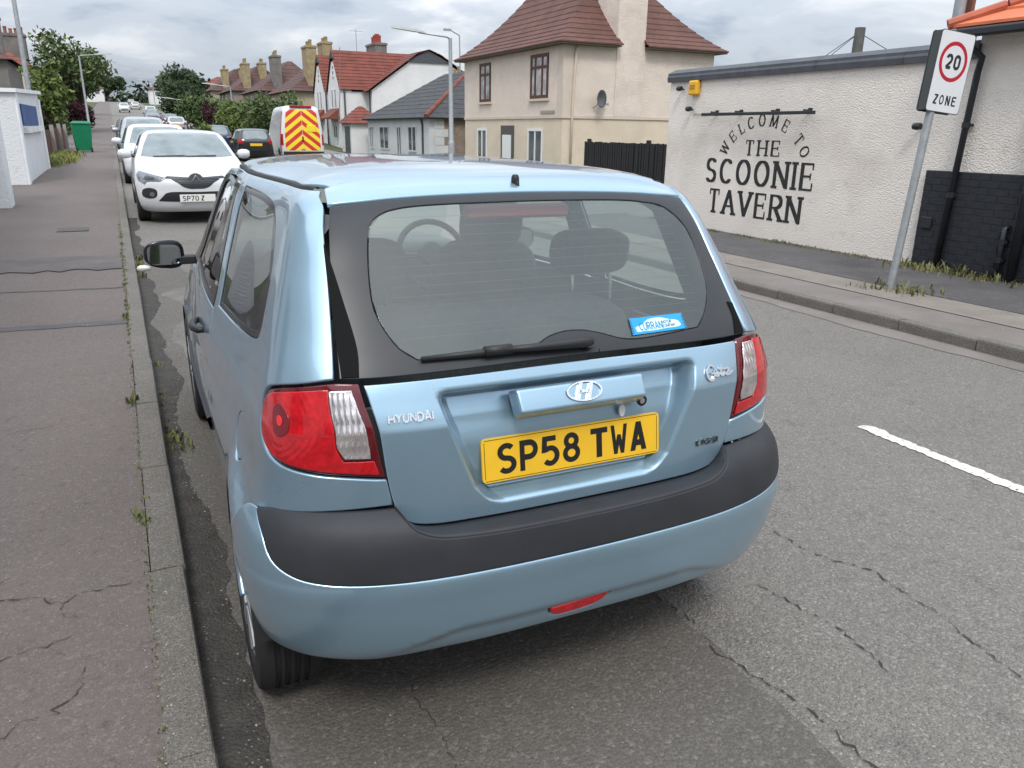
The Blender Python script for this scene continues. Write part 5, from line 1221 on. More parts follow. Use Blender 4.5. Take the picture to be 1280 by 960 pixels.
# -- white house with red roof, twin front gables
wh = empty('white_house', (0, 0, .15), 0, 'white house with red tiled roof, twin narrow front gables and red chimney pots', 'house')
wh.scale = (1, 1, .84); V0, V1, D0, D1 = 15.2, 27.5, 60.5, 74.0; zb = .2
mb = MB(); mb.box(V0+2.2, V1, D0, D1, zb-1, 5.2); mb.add([(V0+2.2, D0, 5.2), (V1, D0, 5.2), ((V0+V1)/2+1.6, D0, 8.3), ((V0+V1)/2-.2, D0, 8.3), (V0+2.2, D0+.3, 5.2), (V1, D0+.3, 5.2), ((V0+V1)/2+1.6, D0+.3, 8.3), ((V0+V1)/2-.2, D0+.3, 8.3)], [(0, 1, 2, 3), (7, 6, 5, 4), (0, 4, 5, 1), (1, 5, 6, 2), (2, 6, 7, 3), (3, 7, 4, 0)]); mb.obj('wall', white_wall, wh)
for gy in (63.6, 68.6):
    mb = MB(); q = [(gy-2.0, zb-1), (gy+2.0, zb-1), (gy+2.0, 5.1), (gy+.4, 7.75), (gy-.4, 7.75), (gy-2.0, 5.1)]
    mb.prism(q, .9, (Vector((V0, 0, 0)), Vector((0, 1, 0)), Vector((0, 0, 1)), Vector((1, 0, 0)))); mb.box(V0+.89, V0+2.3, gy-1.99, gy+1.99, zb-1, 5.05); mb.obj('gable', white_wall, wh)
    for dy in (-.5, .5): window(wh, V0-.002, gy+dy-.33, gy+dy+.33, 3.6, 5.3, upvc, bars=(), fw=.07, glassm=mat('pale_glass', (.3, .31, .32), .1, coat=.5))
    window(wh, V0-.002, gy-.7, gy+.7, .9, 2.4, upvc, bars=(.5,), fw=.09)
    for k in range(3):
        mb = MB(); mb.box(V0-.02, V0+.02, gy-.1, gy+.1, 6.2+k*.45, 6.45+k*.45); mb.obj('gable_vent', mat('vent_dark', (.12, .11, .11), .8), wh)
    mb = MB(); z_ = 2.75; mb.add([(V0-.9, gy-1.3, z_), (V0-.9, gy+1.3, z_), (V0, gy+1.5, z_+.85), (V0, gy-1.5, z_+.85), (V0-.9, gy-1.3, z_-.1), (V0-.9, gy+1.3, z_-.1), (V0, gy+1.5, z_-.1), (V0, gy-1.5, z_-.1)], [(0, 1, 2, 3), (0, 4, 5, 1), (1, 5, 6, 2), (3, 7, 4, 0)]); mb.obj('bay_roof', red_tile, wh)
rfo = bpy.data.objects.new('roof', None); link(rfo, wh)
def slope(parent, p0, p1, p2, p3, n, m, th=.05, name='tile_course'):
    p0, p1, p2, p3 = map(Vector, (p0, p1, p2, p3)); nr = (p1-p0).cross(p3-p0).normalized()
    if nr.z < 0: nr = -nr
    for k in range(n):
        a, b = p0.lerp(p3, k/n), p1.lerp(p2, k/n); c_, d = p1.lerp(p2, min(1, (k+1.2)/n)), p0.lerp(p3, min(1, (k+1.2)/n)); mb = MB()
        vs = [a+nr*th, b+nr*th, c_+nr*.012, d+nr*.012, a, b, c_-nr*.02, d-nr*.02]; mb.add([tuple(v_) for v_ in vs], [(0, 1, 2, 3), (0, 4, 5, 1), (1, 5, 6, 2), (3, 7, 4, 0), (2, 6, 7, 3)]); mb.obj(name, m, parent)
xm = (V0+V1)/2+.7
slope(rfo, (V0+1.7, D0-.25, 5.05), (V0+1.7, D1+.2, 5.05), (xm-.9, D1+.2, 8.55), (xm-.9, D0-.25, 8.55), 14, red_tile)
slope(rfo, (V1+.3, D0-.25, 5.05), (V1+.3, D1+.2, 5.05), (xm+.9, D1+.2, 8.55), (xm+.9, D0-.25, 8.55), 14, red_tile)
slope(rfo, (xm-.92, D0-.25, 8.5), (xm-.92, D1, 8.5), (xm, D1, 8.9), (xm, D0-.25, 8.9), 3, red_tile); slope(rfo, (xm+.92, D0-.25, 8.5), (xm+.92, D1, 8.5), (xm, D1, 8.9), (xm, D0-.25, 8.9), 3, red_tile)
for gy in (63.6, 68.6):
    for s_ in (-1, 1): slope(rfo, (V0-.1, gy+s_*2.15, 5.2), (V0+5.5, gy+s_*2.15, 5.2), (V0+6.5, gy, 8.75), (V0-.1, gy, 8.75), 12, red_tile)
    mb = MB(); mb.prism([(gy-.6, 8.0), (gy+.6, 8.0), (gy, 8.7)], .12, (Vector((V0-.12, 0, 0)), Vector((0, 1, 0)), Vector((0, 0, 1)), Vector((1, 0, 0)))); mb.obj('gable_slates', slate, wh)
mb = MB(); mb.prism([(xm-1.9, 7.75), (xm+1.9, 7.75), (xm, 8.85)], .1, (Vector((0, D0-.12, 0)), Vector((1, 0, 0)), Vector((0, 0, 1)), Vector((0, 1, 0)))); mb.obj('gable_slates', slate_cap, wh)
for dx, dz in ((0, .25), (-.45, 0), (.45, 0), (0, -.25)): mb = MB(); mb.box(xm+dx-.28, xm+dx+.28, D0-.02, D0+.02, 5.4+dz-.06, 5.4+dz+.06); mb.obj('wall_vent', MATS['vent_dark'], wh)
for x_, y_ in ((V0-.05, 66.1), (V0+.3, 61.5), (V0+2.15, 61.0)): mb = MB(); mb.tube([(x_, y_, 5.3), (x_, y_, zb)], .07, 8); mb.obj('downpipe', slate_cap, wh)
chimney(wh, xm-2.2, 67, 1.0, 2.6, 6.5, 9.9, grey_chim, 5, mat('red_pot', (.34, .06, .045), .7), ph=.75)
mb = MB(); mb.tube([(xm-3.4, 68.8, 8.4), (xm-3.4, 68.8, 11.4)], .03, 6); mb.tube([(xm-4.0, 68.8, 11.2), (xm-2.8, 68.8, 11.2)], .02, 4); mb.obj('aerial', galv, wh)
ga = empty('porch', (0, 0, 0), 0, 'red roofed white porch in front of the white house', 'porch')
mb = MB(); mb.box(14.3, 16.5, 55.6, 58.2, -.5, 2.0); mb.obj('wall', white_wall, ga)
r_ = bpy.data.objects.new('roof', None); link(r_, ga); roof_courses(r_, 14.3, 16.5, 55.6, 58.2, 2.0, 1.2, 'y', .95, 6, red_tile, 0, .25)
mb = MB(); mb.box(14.26, 14.3, 55.9, 57.2, -.4, 1.8); mb.obj('door', mat('grey_door', (.09, .10, .10), .5), ga)
# -- terrace blocks up the hill
terr_wall = mat('drab_roughcast', (.40, .34, .25), .93, var=(1, .12)); terr_wall2 = mat('grey_roughcast', (.26, .22, .19), .93, var=(1, .12))
dk_tile = mat('dark_brown_tile', (.085, .045, .038), .85, var=(1, .25), bump=(10, .5, .03))
blocks = [(81, 94, 15.4, stone_chim, terr_wall, 'nearest brown-roofed terrace block with two tall yellow chimney stacks'), (99, 113, 15.2, grey_chim, terr_wall2, 'brown-roofed terrace block with one grey chimney, second up the hill'), (119, 135, 14.8, stone_chim, terr_wall2, 'brown-roofed terrace block with a mossy chimney, third up the hill'), (141, 160, 14.5, stone_chim, terr_wall, 'farthest brown-roofed terrace block beyond the hedges')]
for bi, (ya, yb, x_, cm, wm, lb) in enumerate(blocks):
    t = empty('terrace_block', (0, 0, 0), 0, lb, 'house', 'terrace blocks on the right of the street'); zg = H(ya)-.9; ze = zg+4.75
    mb = MB(); mb.box(x_, x_+9, ya, yb, zg-1, ze); mb.obj('wall', wm, t)
    r_ = bpy.data.objects.new('roof', None); link(r_, t); roof_courses(r_, x_, x_+9, ya, yb, ze, 3.7, 'y', .95, 9, dk_tile, .3, .45)
    for k in range(3):
        yy = ya+1.5+k*(yb-ya-3)/2.5; window(t, x_, yy, yy+1.0, ze-1.6, ze-.35, upvc, bars=(.5,), fw=.1)
    for k, (dx, dy, h_) in enumerate({0: [(2.2, 1.5, 4.3), (4.2, 1.2, 4.9)], 1: [(2.2, 1.2, 4.0)], 2: [(2.0, 1.2, 3.7), (4.6, 1.2, 4.0)], 3: [(2.2, 1.2, 3.4), (5.2, 1.2, 3.8)]}[bi]): chimney(t, x_+dx, ya+dy+(2 if k else 0), 1.0, 2.2, ze, ze+h_, cm, 5, buff_pot, ph=.5)
# far row end of street
for i, (x_, y_, w_, d_, h_, m_, lb) in enumerate([(16, 190, 14, 12, 5.4, terr_wall, 'far terrace with red-brown roof beside the distant trees'), (10, 262, 14, 10, 5, white_wall, 'small white house at the far end of the street'), (-14, 285, 12, 10, 5, white_wall, 'small white house left of the far end of the street'), (26, 300, 16, 10, 5, terr_wall, 'pale distant house on the hill at the right')]):
    t = empty('distant_house', (0, 0, 0), 0, lb, 'house'); zg = H(y_)-1
    mb = MB(); mb.box(x_, x_+w_, y_, y_+d_, zg-3, zg+h_); mb.obj('wall', m_, t); r_ = bpy.data.objects.new('roof', None); link(r_, t); roof_courses(r_, x_, x_+w_, y_, y_+d_, zg+h_, 2.8, 'y', .95, 3, red_tile if i == 0 else dk_tile, 0, .4)
    for k in range(3): window(t, y_, x_+1.5+k*4, x_+2.9+k*4, zg+h_-1.8, zg+h_-.5, upvc, axis='y', bars=(), fw=.1)
# ================================================================== LEFT SIDE
roughwhite = mat('rough_white_paint', (.66, .67, .68), .9, var=(1.2, .06), var2=(5, (.42, .42, .42), .62, .85), bump=(16, .7, .02), bump2=(50, .5, .012, 'v'))
ob = empty('white_outbuilding', (0, 0, 0), 0, 'white rough-rendered garden building with a blue boarded opening by the left footway', 'building')
OX = -2.72
def rise(y): return HL(y)+.1
mb = MB(); ya, yb = 18.0, 22.7
mb.add([(OX-3.4, ya, 0), (OX, ya, 0), (OX+.12, yb, 0), (OX-3.4, yb, 0), (OX-3.4, ya, 2.22), (OX, ya, 2.22), (OX+.12, yb, 2.34), (OX-3.4, yb, 2.34)], [(0, 3, 2, 1), (4, 5, 6, 7), (0, 1, 5, 4), (1, 2, 6, 5), (2, 3, 7, 6), (3, 0, 4, 7)]); mb.obj('wall', roughwhite, ob)
cp_ = mat('white_paint', (.72, .73, .74), .7, var=(3, .08))
mb = MB(); mb.add([(OX-3.5, ya-.07, 2.223), (OX+.07, ya-.07, 2.223), (OX+.20, yb+.1, 2.343), (OX-3.5, yb+.1, 2.343), (OX-3.5, ya-.07, 2.30), (OX+.07, ya-.07, 2.30), (OX+.20, yb+.1, 2.42), (OX-3.5, yb+.1, 2.42)], [(0, 3, 2, 1), (4, 5, 6, 7), (0, 1, 5, 4), (1, 2, 6, 5), (2, 3, 7, 6), (3, 0, 4, 7)]); mb.obj('coping', cp_, ob)
def face(y, d): return OX+.12*(y-ya)/(yb-ya)+d
for k in range(6):
    y0_ = 18.75+k*.485; mb = MB(); mb.add([(face(y0_, .005), y0_, 1.58), (face(y0_+.47, .005), y0_+.47, 1.58), (face(y0_+.47, .005), y0_+.47, 2.02), (face(y0_, .005), y0_, 2.02), (face(y0_, .03), y0_, 1.58), (face(y0_+.47, .03), y0_+.47, 1.58), (face(y0_+.47, .03), y0_+.47, 2.02), (face(y0_, .03), y0_, 2.02)], [(0, 1, 2, 3), (4, 7, 6, 5), (0, 4, 5, 1), (1, 5, 6, 2), (2, 6, 7, 3), (3, 7, 4, 0)]); mb.obj('blue_board', mat('blue_board', (.025, .075, .21), .6, var=(3, .25)), ob)
mb = MB(); mb.add([(face(18.6, -.01), 18.6, 1.42), (face(22.1, -.01), 22.1, 1.46), (face(22.1, .10), 22.1, 1.46), (face(18.6, .10), 18.6, 1.42), (face(18.6, -.01), 18.6, 1.56), (face(22.1, -.01), 22.1, 1.58), (face(22.1, .08), 22.1, 1.57), (face(18.6, .08), 18.6, 1.55)], [(0, 3, 2, 1), (4, 5, 6, 7), (0, 1, 5, 4), (1, 2, 6, 5), (2, 3, 7, 6), (3, 0, 4, 7)]); mb.obj('window_sill', mat('flaking_sill', (.60, .60, .58), .9, var=(3, .2), bump=(20, 1, .03)), ob)
for q0, q1 in ((18.01, 18.32), (22.3, 22.68)): mb = MB(); mb.add([(face(q0, -.01), q0, .05), (face(q1, -.01), q1, .05), (face(q1, .04), q1, .05), (face(q0, .04), q0, .05), (face(q0, -.01), q0, 2.21), (face(q1, -.01), q1, 2.21), (face(q1, .04), q1, 2.21), (face(q0, .04), q0, 2.21)], [(0, 3, 2, 1), (4, 5, 6, 7), (0, 1, 5, 4), (1, 2, 6, 5), (2, 3, 7, 6), (3, 0, 4, 7)]); mb.obj('pilaster', cp_, ob)
gp = empty('gate_pier', (0, 0, 0), 0, 'white painted gate pier at the left edge of the picture', 'pier')
mb = MB(); mb.box(-3.3, -2.66, 14.0, 14.5, -.1, 2.1, .01); mb.obj('pier', roughwhite, gp); mb = MB(); mb.box(-3.35, -2.61, 13.95, 14.55, 2.1, 2.2, .015); mb.obj('pier_cap', cp_, gp)
bn = empty('wheelie_bin', (-2.03, 33, HL(33)+.1), rad(186), 'green wheelie bin standing on the left footway by the garden fence', 'bin')
bin_g = mat('bin_green', (.006, .19, .085), .45, var=(3, .1))
mb = MB(); mb.add([(-.30, -.36, .06), (.30, -.36, .06), (.30, .28, .06), (-.30, .28, .06), (-.37, -.44, 1.16), (.37, -.44, 1.16), (.37, .46, 1.16), (-.37, .46, 1.16)], [(0, 3, 2, 1), (4, 5, 6, 7), (0, 1, 5, 4), (1, 2, 6, 5), (2, 3, 7, 6), (3, 0, 4, 7)]); mb.obj('bin_body', bin_g, bn)
mb = MB(); mb.box(-.40, .40, -.48, .50, 1.165, 1.22, .02); mb.add([(-.36, -.42, 1.22), (.36, -.42, 1.22), (.36, .44, 1.22), (-.36, .44, 1.22), (-.28, -.3, 1.29), (.28, -.3, 1.29), (.28, .34, 1.29), (-.28, .34, 1.29)], [(4, 5, 6, 7), (0, 1, 5, 4), (1, 2, 6, 5), (2, 3, 7, 6), (3, 0, 4, 7)]); mb.obj('bin_lid', mat('bin_green_lid', (.005, .16, .075), .4), bn)
for s_ in (-1, 1): mb = MB(); mb.lathe([(.0, -.03), (.11, -.03), (.11, .03), (0, .03)], 14, 'x', (s_*.29, .30, .11)); mb.obj('bin_wheel', rubber, bn)
gf = empty('garden_fence', (0, 0, 0), 0, 'low brown board fence with pale posts behind the green bin', 'fence'); bf = mat('red_brown_boards', (.10, .038, .026), .8, var=(2, .3))
for k in range(22): mb = MB(); yy = 26+k*.62; mb.box(-2.92, -2.88, yy, yy+.57, HL(yy)+.1, HL(yy)+.95+random.uniform(-.03, .03)); mb.obj('board', bf, gf)
for k in range(4): mb = MB(); yy = 25.6+k*4.2; mb.box(-2.88, -2.76, yy, yy+.12, HL(yy)+.1, HL(yy)+1.1); mb.obj('fence_post', mat('pale_post', (.28, .26, .23), .9), gf)
bn.scale = (.86, .86, .86)
def street_lamp(x, y, h, arm, label, grp='street lamps', zb=None, rz=0., r=.075, lean=0.):
    z = H(y) if zb is None else zb; o_ = empty('street_lamp', (x, y, z), rz, label, 'street lamp', grp); o_.rotation_euler = (0, lean, rz)
    mb = MB(); mb.lathe([(r*1.35, 0), (r*1.35, 1.2), (r*1.2, 1.3), (r, 1.35), (r*.72, h), (0, h)], 12); mb.obj('column', galv, o_, 40)
    mb = MB(); s_ = 1 if arm > 0 else -1; mb.tube([(0, 0, h-.05), (s_*.12, 0, h+.03), (arm*.55, 0, h+.12)], .035, 8); mb.obj('bracket_arm', galv, o_, True)
    mb = MB(); a, b = arm*.45, arm
    vs = []; 
    for x_, w_, t_ in ((a, .05, .04), (a+(b-a)*.3, .11, .07), (a+(b-a)*.8, .10, .06), (b, .05, .03)): zc_ = h+.12+(x_-a)/(b-a)*.10*s_*s_; vs += [(x_, -w_, zc_-.02), (x_, w_, zc_-.02), (x_, w_*.8, zc_+t_), (x_, -w_*.8, zc_+t_)]
    mb.add(vs, [(k*4+i, k*4+(i+1) % 4, k*4+4+(i+1) % 4, k*4+4+i) for k in range(3) for i in range(4)]+[(3, 2, 1, 0), (12, 13, 14, 15)]); mb.obj('lantern', mat('lantern_grey', (.42, .43, .42), .5), o_)
street_lamp(10.5, 26.9, 4.9, -2.2, 'tall grey street lamp in front of the grey bungalow', zb=-.1, r=.09)
street_lamp(-2.35, 60, 5.4, 2.0, 'pale street lamp rising beside the big left-hand tree', r=.08)
street_lamp(8.2, 70, 4.6, -2.2, 'street lamp over the right-hand hedge below the brown roofs', r=.07, zb=0.2)
street_lamp(6.4, 95, 3.6, -2.2, 'street lamp beside the farther round bush', r=.07, zb=.8)
street_lamp(6.0, 150, 5, -2.2, 'small distant street lamp on the hill, right side', r=.08)
pp = empty('utility_pole', (-3.02, 26, 0), 0, 'thin pale pole standing behind the white outbuilding', 'pole'); mb = MB(); mb.tube([(0, 0, 0), (.02, 0, 8)], [.075, .05], 10); mb.obj('pole', galv, pp, 40); mb = MB(); mb.box(-.08, .08, -.08, .08, 1.9, 2.35, .02); mb.obj('pole_box', galv, pp)
mb = MB(); mb.tube([(13.9, 56, 0), (13.8, 56, 7.6)], [.06, .045], 8); sa = empty('security_light_pole', (0, 0, 0), 0, 'thin grey pole with small lamp beside the white gable', 'pole'); mb.obj('pole', galv, sa); mb = MB(); mb.tube([(13.8, 56, 7.6), (13.1, 56, 7.9)], .04, 6); mb.box(12.7, 13.2, 55.9, 56.1, 7.82, 7.95); mb.obj('lamp_head', galv, sa); sa.location = (6.6, -6, 0)
wr = MB(); wr.tube([(15.0, 60.3, 7.4), (14.0, 57.0, 4.0), (12.9, 54, .6)], .03, 5); thing(wr, 'stay_cable', slate_cap, 'dark cable slanting down in front of the white house gable', 'cable')
for (x_, y_, w_, d_, wm, cm, lb, ch) in ((-14.5, 58, 8.2, 9, grey_chim, grey_chim, 'dark grey house with a chimney at the left edge', (3.3, .6)), (-14, 70, 7.9, 11, cream, grey_chim, 'cream walled house with red-brown roof left of the tree', (4.6, 4))):
    t = empty('left_house', (0, 0, 0), 0, lb, 'house'); zg = H(y_)
    mb = MB(); mb.box(x_, x_+w_, y_, y_+d_, zg-1, zg+4.9); mb.obj('wall', wm, t); r_ = bpy.data.objects.new('roof', None); link(r_, t); roof_courses(r_, x_, x_+w_, y_, y_+d_, zg+4.9, 2.6, 'y', .95, 8, dk_tile if wm is grey_chim else red_tile, 0, .35)
    chimney(t, x_+w_-.9, y_+ch[1]+.8, 1.5, 1.2, zg+4.5, zg+7.5, cm, 4, pot_m)
    window(t, y_, x_+w_-2.2, x_+w_-1.0, zg+3.0, zg+4.4, upvc, axis='y', bars=(.5,), fw=.09)

nb = empty('roadside_building', (0, 0, 0), 0, 'white rendered building by the left footway, seen mirrored in the blue car windows', 'building')
mb = MB(); mb.box(-9, -3.9, -7, 12.5, -.3, 4.6); mb.obj('wall', white_wall, nb); r_ = bpy.data.objects.new('roof', None); link(r_, nb); roof_courses(r_, -9, -3.9, -7, 12.5, 4.6, 2.2, 'y', .95, 6, slate, 0, .3)
for k in range(5): 
    mb = MB(); mb.box(-3.9, -3.87, -5+k*3.6, -3.6+k*3.6, 1.0, 2.5); wo = mb.obj('window', MATS['window_glass'], nb)
    mb = MB(); mb.box(-3.87, -3.84, -5.06+k*3.6, -3.54+k*3.6, .9, .99); mb.obj('sill', slate_cap, wo)

for (x_, y_, w_, d_, wm, lb) in ((9.5, -32, 9, 14, cream, 'unseen cream house added behind the viewer across the road for reflections'), (9, -54, 9, 15, beige, 'second unseen house added behind the viewer across the road for reflections'), (-13, -34, 8.5, 16, grey_chim, 'unseen grey house added behind the viewer on the kerb side for reflections'), (-4, -110, 14, 9, white_wall, 'unseen white house added far behind the viewer to close the reflected street')):  # unseen houses added behind the camera so the tailgate reflects a dark band
    t = empty('house', (0, 0, 0), 0, lb, 'house'); mb = MB(); mb.box(x_, x_+w_, y_, y_+d_, -.5, 5.0); mb.obj('wall', wm, t); r_ = bpy.data.objects.new('roof', None); link(r_, t); roof_courses(r_, x_, x_+w_, y_, y_+d_, 5.0, 3.2, 'y', .95, 6, dk_tile, 0, .4)
    for k in range(3): window(t, x_, y_+1.5+k*4, y_+2.8+k*4, 3.0, 4.4, upvc, bars=(.5,), fw=.09)

# ================================================================== OTHER VEHICLES
CLIO = Loft([
 (.18,.18,.80,.12,.40,3.,3.86,.50,2.5),(.25,.25,.86,.05,.40,3.2,3.93,.52,2.5),(.45,.45,.893,.0,.42,3.4,3.985,.58,2.5),(.60,.60,.893,.0,.42,3.4,3.985,.60,2.4),(.70,.70,.885,.02,.42,3.4,3.95,.62,2.4),
 (.775,.775,.875,.04,.42,3.6,3.87,.62,2.4),(.83,.83,.868,.05,.40,3.8,3.70,.58,2.5),(.90,.90,.858,.08,.40,4.,3.40,.50,2.8),(.96,.96,.845,.10,.38,4.,3.12,.42,3.),(1.0,1.0,.825,.13,.38,4.2,2.99,.40,3.2),
 (1.06,1.06,.795,.19,.36,4.4,2.88,.38,3.4),(1.2,1.2,.735,.35,.36,5.,2.63,.36,3.6),(1.34,1.34,.672,.50,.34,5.,2.36,.34,3.8),(1.395,1.395,.625,.60,.32,4.5,2.22,.33,3.8),
 (1.43,1.422,.56,.70,.30,4.,2.08,.32,3.6),(1.50,1.44,.44,.9,.26,3.4,1.86,.28,3.2),(1.62,1.452,.24,1.12,.16,3.,1.62,.2,3.),(1.75,1.456,.05,1.3,.04,2.6,1.44,.04,2.6)], .01)
def skin(name, L_, m, parent, nu=96):
    us = np.linspace(-3, 3, nu+1)[:-1]; vs = np.unique(np.concatenate([np.linspace(L_.T[0][0], 1.0, 22), np.linspace(1.0, L_.T[0][-1], 22)])); U_, V_ = np.meshgrid(us, vs); P = L_.P(U_, V_).reshape(-1, 3); k = len(us); n = len(vs)
    f = [(j*k+i, j*k+(i+1) % k, (j+1)*k+(i+1) % k, (j+1)*k+i) for j in range(n-1) for i in range(k)]+[tuple((n-1)*k+i for i in range(k)), tuple(i for i in range(k))[::-1]]
    return mesh(name, P, f, m, parent, True)
dark_glass = mat('vehicle_glass', (.15, .185, .19), .05, 0, coat=.5, var=(2.5, .35)); lampw = mat('headlamp_lens', (.17, .18, .20), .1, .5, coat=.5, bump=(30, .4, .01)); lampr = mat('small_red_lamp', (.33, .008, .012), .2)
def bgcar(name, label, loc, rz, colour, L_=BODY, scale=1., group=None, wheels=(.335, 2.79), wz=.292, wx=.72, ws=1., detail=True, plate=None, styl='plain'):
    t = empty(name, loc, rz, label, 'car', group); t.scale = (scale,)*3
    b = skin('body', L_, colour, t)
    fr = L_.front; cl = L_ is CLIO
    o = .004
    if cl:
        panel('windscreen', fr, symm([(0, 1.005), (.50, 1.005), (.735, 1.02, 1), (.66, 1.2), (.56, 1.375, 1), (.3, 1.40), (0, 1.405)]), [], dark_glass, t, .07, .04, off=o, th=.002, bev=.002, center=(0, 1.8, .7))
    else:
        panel('windscreen', fr, symm([(0, .985), (.45, .985), (.62, .995, 1), (.55, 1.2), (.48, 1.385, 1), (.3, 1.41), (0, 1.415)]), [], dark_glass, t, .07, .04, off=o, th=.002, bev=.002)
        panel('rear_window', L_.rear, [(x, v) for x, v in symm([(0, 1.06), (.50, 1.06), (.50, 1.3), (.42, 1.39), (0, 1.40)])], [], dark_glass, t, .07, .04, off=o, th=.002, bev=.002)
    for sg in (-1, 1):
        fs = lambda p, sg=sg: L_.side(p, sg)
        if cl:
            panel('side_window', fs, [(2.55, 1.02, 1), (1.75, 1.04, 1), (1.78, 1.36, 1), (2.05, 1.36), (2.3, 1.24)], [], dark_glass, t, .07, .04, off=o, th=.002, bev=.002, center=(0, 1.8, .7)); panel('side_window', fs, [(1.68, 1.04, 1), (.85, 1.10, 1), (.95, 1.30), (1.2, 1.36), (1.71, 1.36, 1)], [], dark_glass, t, .07, .04, off=o, th=.002, bev=.002, center=(0, 1.8, .7))
        else:
            panel('side_window', fs, [(2.12, 1.01, 1), (1.1, 1.03, 1), (1.15, 1.37, 1), (1.7, 1.36), (1.85, 1.3)], [], dark_glass, t, .07, .04, off=o, th=.002, bev=.002); panel('side_window', fs, [(1.02, 1.03, 1), (.34, 1.07), (.40, 1.3), (.6, 1.37), (1.05, 1.37, 1)], [], dark_glass, t, .07, .04, off=o, th=.002, bev=.002)
            panel('tail_lamp', lambda p, sg=sg: L_.P(sg*p[:, 0], p[:, 1]), [(.45, 1.02, 1), (.75, .99), (.78, .92), (.62, .85), (.42, .83, 1)], [], lampr, t, .06, .03, off=o, th=.002, bev=.002)
            panel('headlamp', fr, [(sg*.50, .78, 1), (sg*.62, .84), (sg*.70, .80, 1), (sg*.72, .66, 1), (sg*.52, .68, 1)], [], lampw, t, .05, .03, off=o, th=.002, bev=.002)
        for cy in wheels:
            q = [(cy+(.335*ws)*math.cos(rad(a)), max(L_.T[0][0]+.005, wz+(.345*ws)*math.sin(rad(a)))) for a in range(-20, 201, 11)]
            panel('wheel_arch', fs, [(a, b) for a, b in q], [], blackpl, t, .08, .05, off=.003, th=.001, bev=.001, center=(0, 1.8, .6))
        mb = MB(); mb.tube([(sg*(L_.par(np.array([1.0]))[1][0]-.03), (2.05 if not cl else 2.45), 1.0), (sg*(L_.par(np.array([1.0]))[1][0]+.10), (2.0 if not cl else 2.42), 1.04)], .03, 6); mb.obj('mirror_arm', blackpl, t)
        mb = MB(); x_ = sg*(L_.par(np.array([1.0]))[1][0]+.15); y_ = 2.02 if not cl else 2.45
        mb.lathe([(0, -.11), (.05, -.105), (.075, -.06), (.08, .03), (.06, .09), (0, .11)], 12, 'x', (x_, y_, 1.05)); mb.obj('door_mirror', colour, t, True)
    add_wheels(t, wheels, wx, wz, ws)
    if not cl:
        panel('front_grille', fr, symm([(0, .66), (.42, .67, 1), (.40, .58, 1), (0, .57)]), [], blackpl, t, .06, .04, off=o, th=.002, bev=.002); panel('lower_intake', fr, symm([(0, .44), (.5, .45, 1), (.45, .33, 1), (0, .32)]), [], blackpl, t, .06, .04, off=o, th=.002, bev=.002)
        panel('rear_bumper_strip', L_.rear, symm([(0, .62), (.6, .62, 1), (.6, .52, 1), (0, .52)]), [], blackpl, t, .08, .05, off=.02, th=.02, bev=.002)
        mb = MB(); y_ = float(L_.rear(np.array([[0, .8]]))[0][1]); mb.box(-.26, .26, y_-.02, y_-.006, .745, .856); mb.obj('number_plate', yel, t)
        mb = MB(); y_ = float(L_.front(np.array([[0, .5]]))[0][1]); mb.box(-.26, .26, y_+.006, y_+.02, .46, .57); mb.obj('number_plate', mat('plate_white', (.70, .70, .67), .4), t)
    return t
white_car = mat('white_car_paint', (.62, .63, .645), .25, coat=.8)
cl = bgcar('white_hatchback', 'white hatchback with a large diamond badge parked facing the viewer, nearest of the row', (.135, 12.05+3.98, gnd(.1, 14)-.03), math.pi, white_car, CLIO, wheels=(.66, 3.24), wz=.315, wx=.80, ws=1.08)
fr = CLIO.front; kw = dict(th=.004, bev=.002, center=(0, 1.8, .6))
for sg in (-1, 1):
    h = panel('headlamp', fr, [(sg*.43, .715, 1), (sg*.62, .765), (sg*.81, .815, 1), (sg*.85, .75), (sg*.83, .66, 1), (sg*.75, .615, 1), (sg*.72, .652), (sg*.53, .662, 1)], [], lampw, cl, .04, .02, off=.006, **kw)
    panel('headlamp_bezel', fr, [(sg*.60, .725, 1), (sg*.72, .745), (sg*.76, .69, 1), (sg*.62, .685, 1)], [], mat('bezel_dark', (.06, .065, .07), .2), h, .04, .02, off=.010, **kw)
    panel('fog_lamp_pocket', fr, [(sg*.60, .535), (sg*.70, .565), (sg*.79, .53), (sg*.80, .44), (sg*.73, .405), (sg*.62, .42), (sg*.59, .47)], [], blackpl, cl, .04, .02, off=.006, **kw)
    panel('fog_lamp', fr, [(sg*.66+.035*math.cos(a), .465+.035*math.sin(a)) for a in np.linspace(0, 2*math.pi, 13)[:-1]], [], lampw, cl, .04, .02, off=.012, **kw)
    panel('grille_wing', fr, [(sg*.09, .722, 1), (sg*.42, .742, 1), (sg*.46, .712, 1), (sg*.32, .706), (sg*.10, .70, 1)], [], mat('grille_dark', (.06, .065, .07), .25, .5), cl, .04, .02, off=.009, **kw)
panel('upper_grille', fr, symm([(0, .705), (.30, .712, 1), (.37, .695, 1), (.27, .64), (.20, .585), (.12, .555), (0, .55)]), [], blackpl, cl, .04, .02, off=.006, **kw)
for k in range(4):
    w_ = .26-.03*k
    panel('grille_bar', fr, [(-w_, .66-.03*k, 1), (w_, .66-.03*k, 1), (w_, .668-.03*k, 1), (-w_, .668-.03*k, 1)], [], mat('grille_bar', (.10, .105, .11), .25, .7), cl, .06, .04, off=.010, **kw)
panel('lower_grille', fr, symm([(0, .50), (.40, .50), (.47, .48, 1), (.58, .365, 1), (.4, .355), (0, .355)]), [], blackpl, cl, .05, .03, off=.006, **kw)
by = float(fr(np.array([[0, .68]]))[0][1])
em = MB(); 
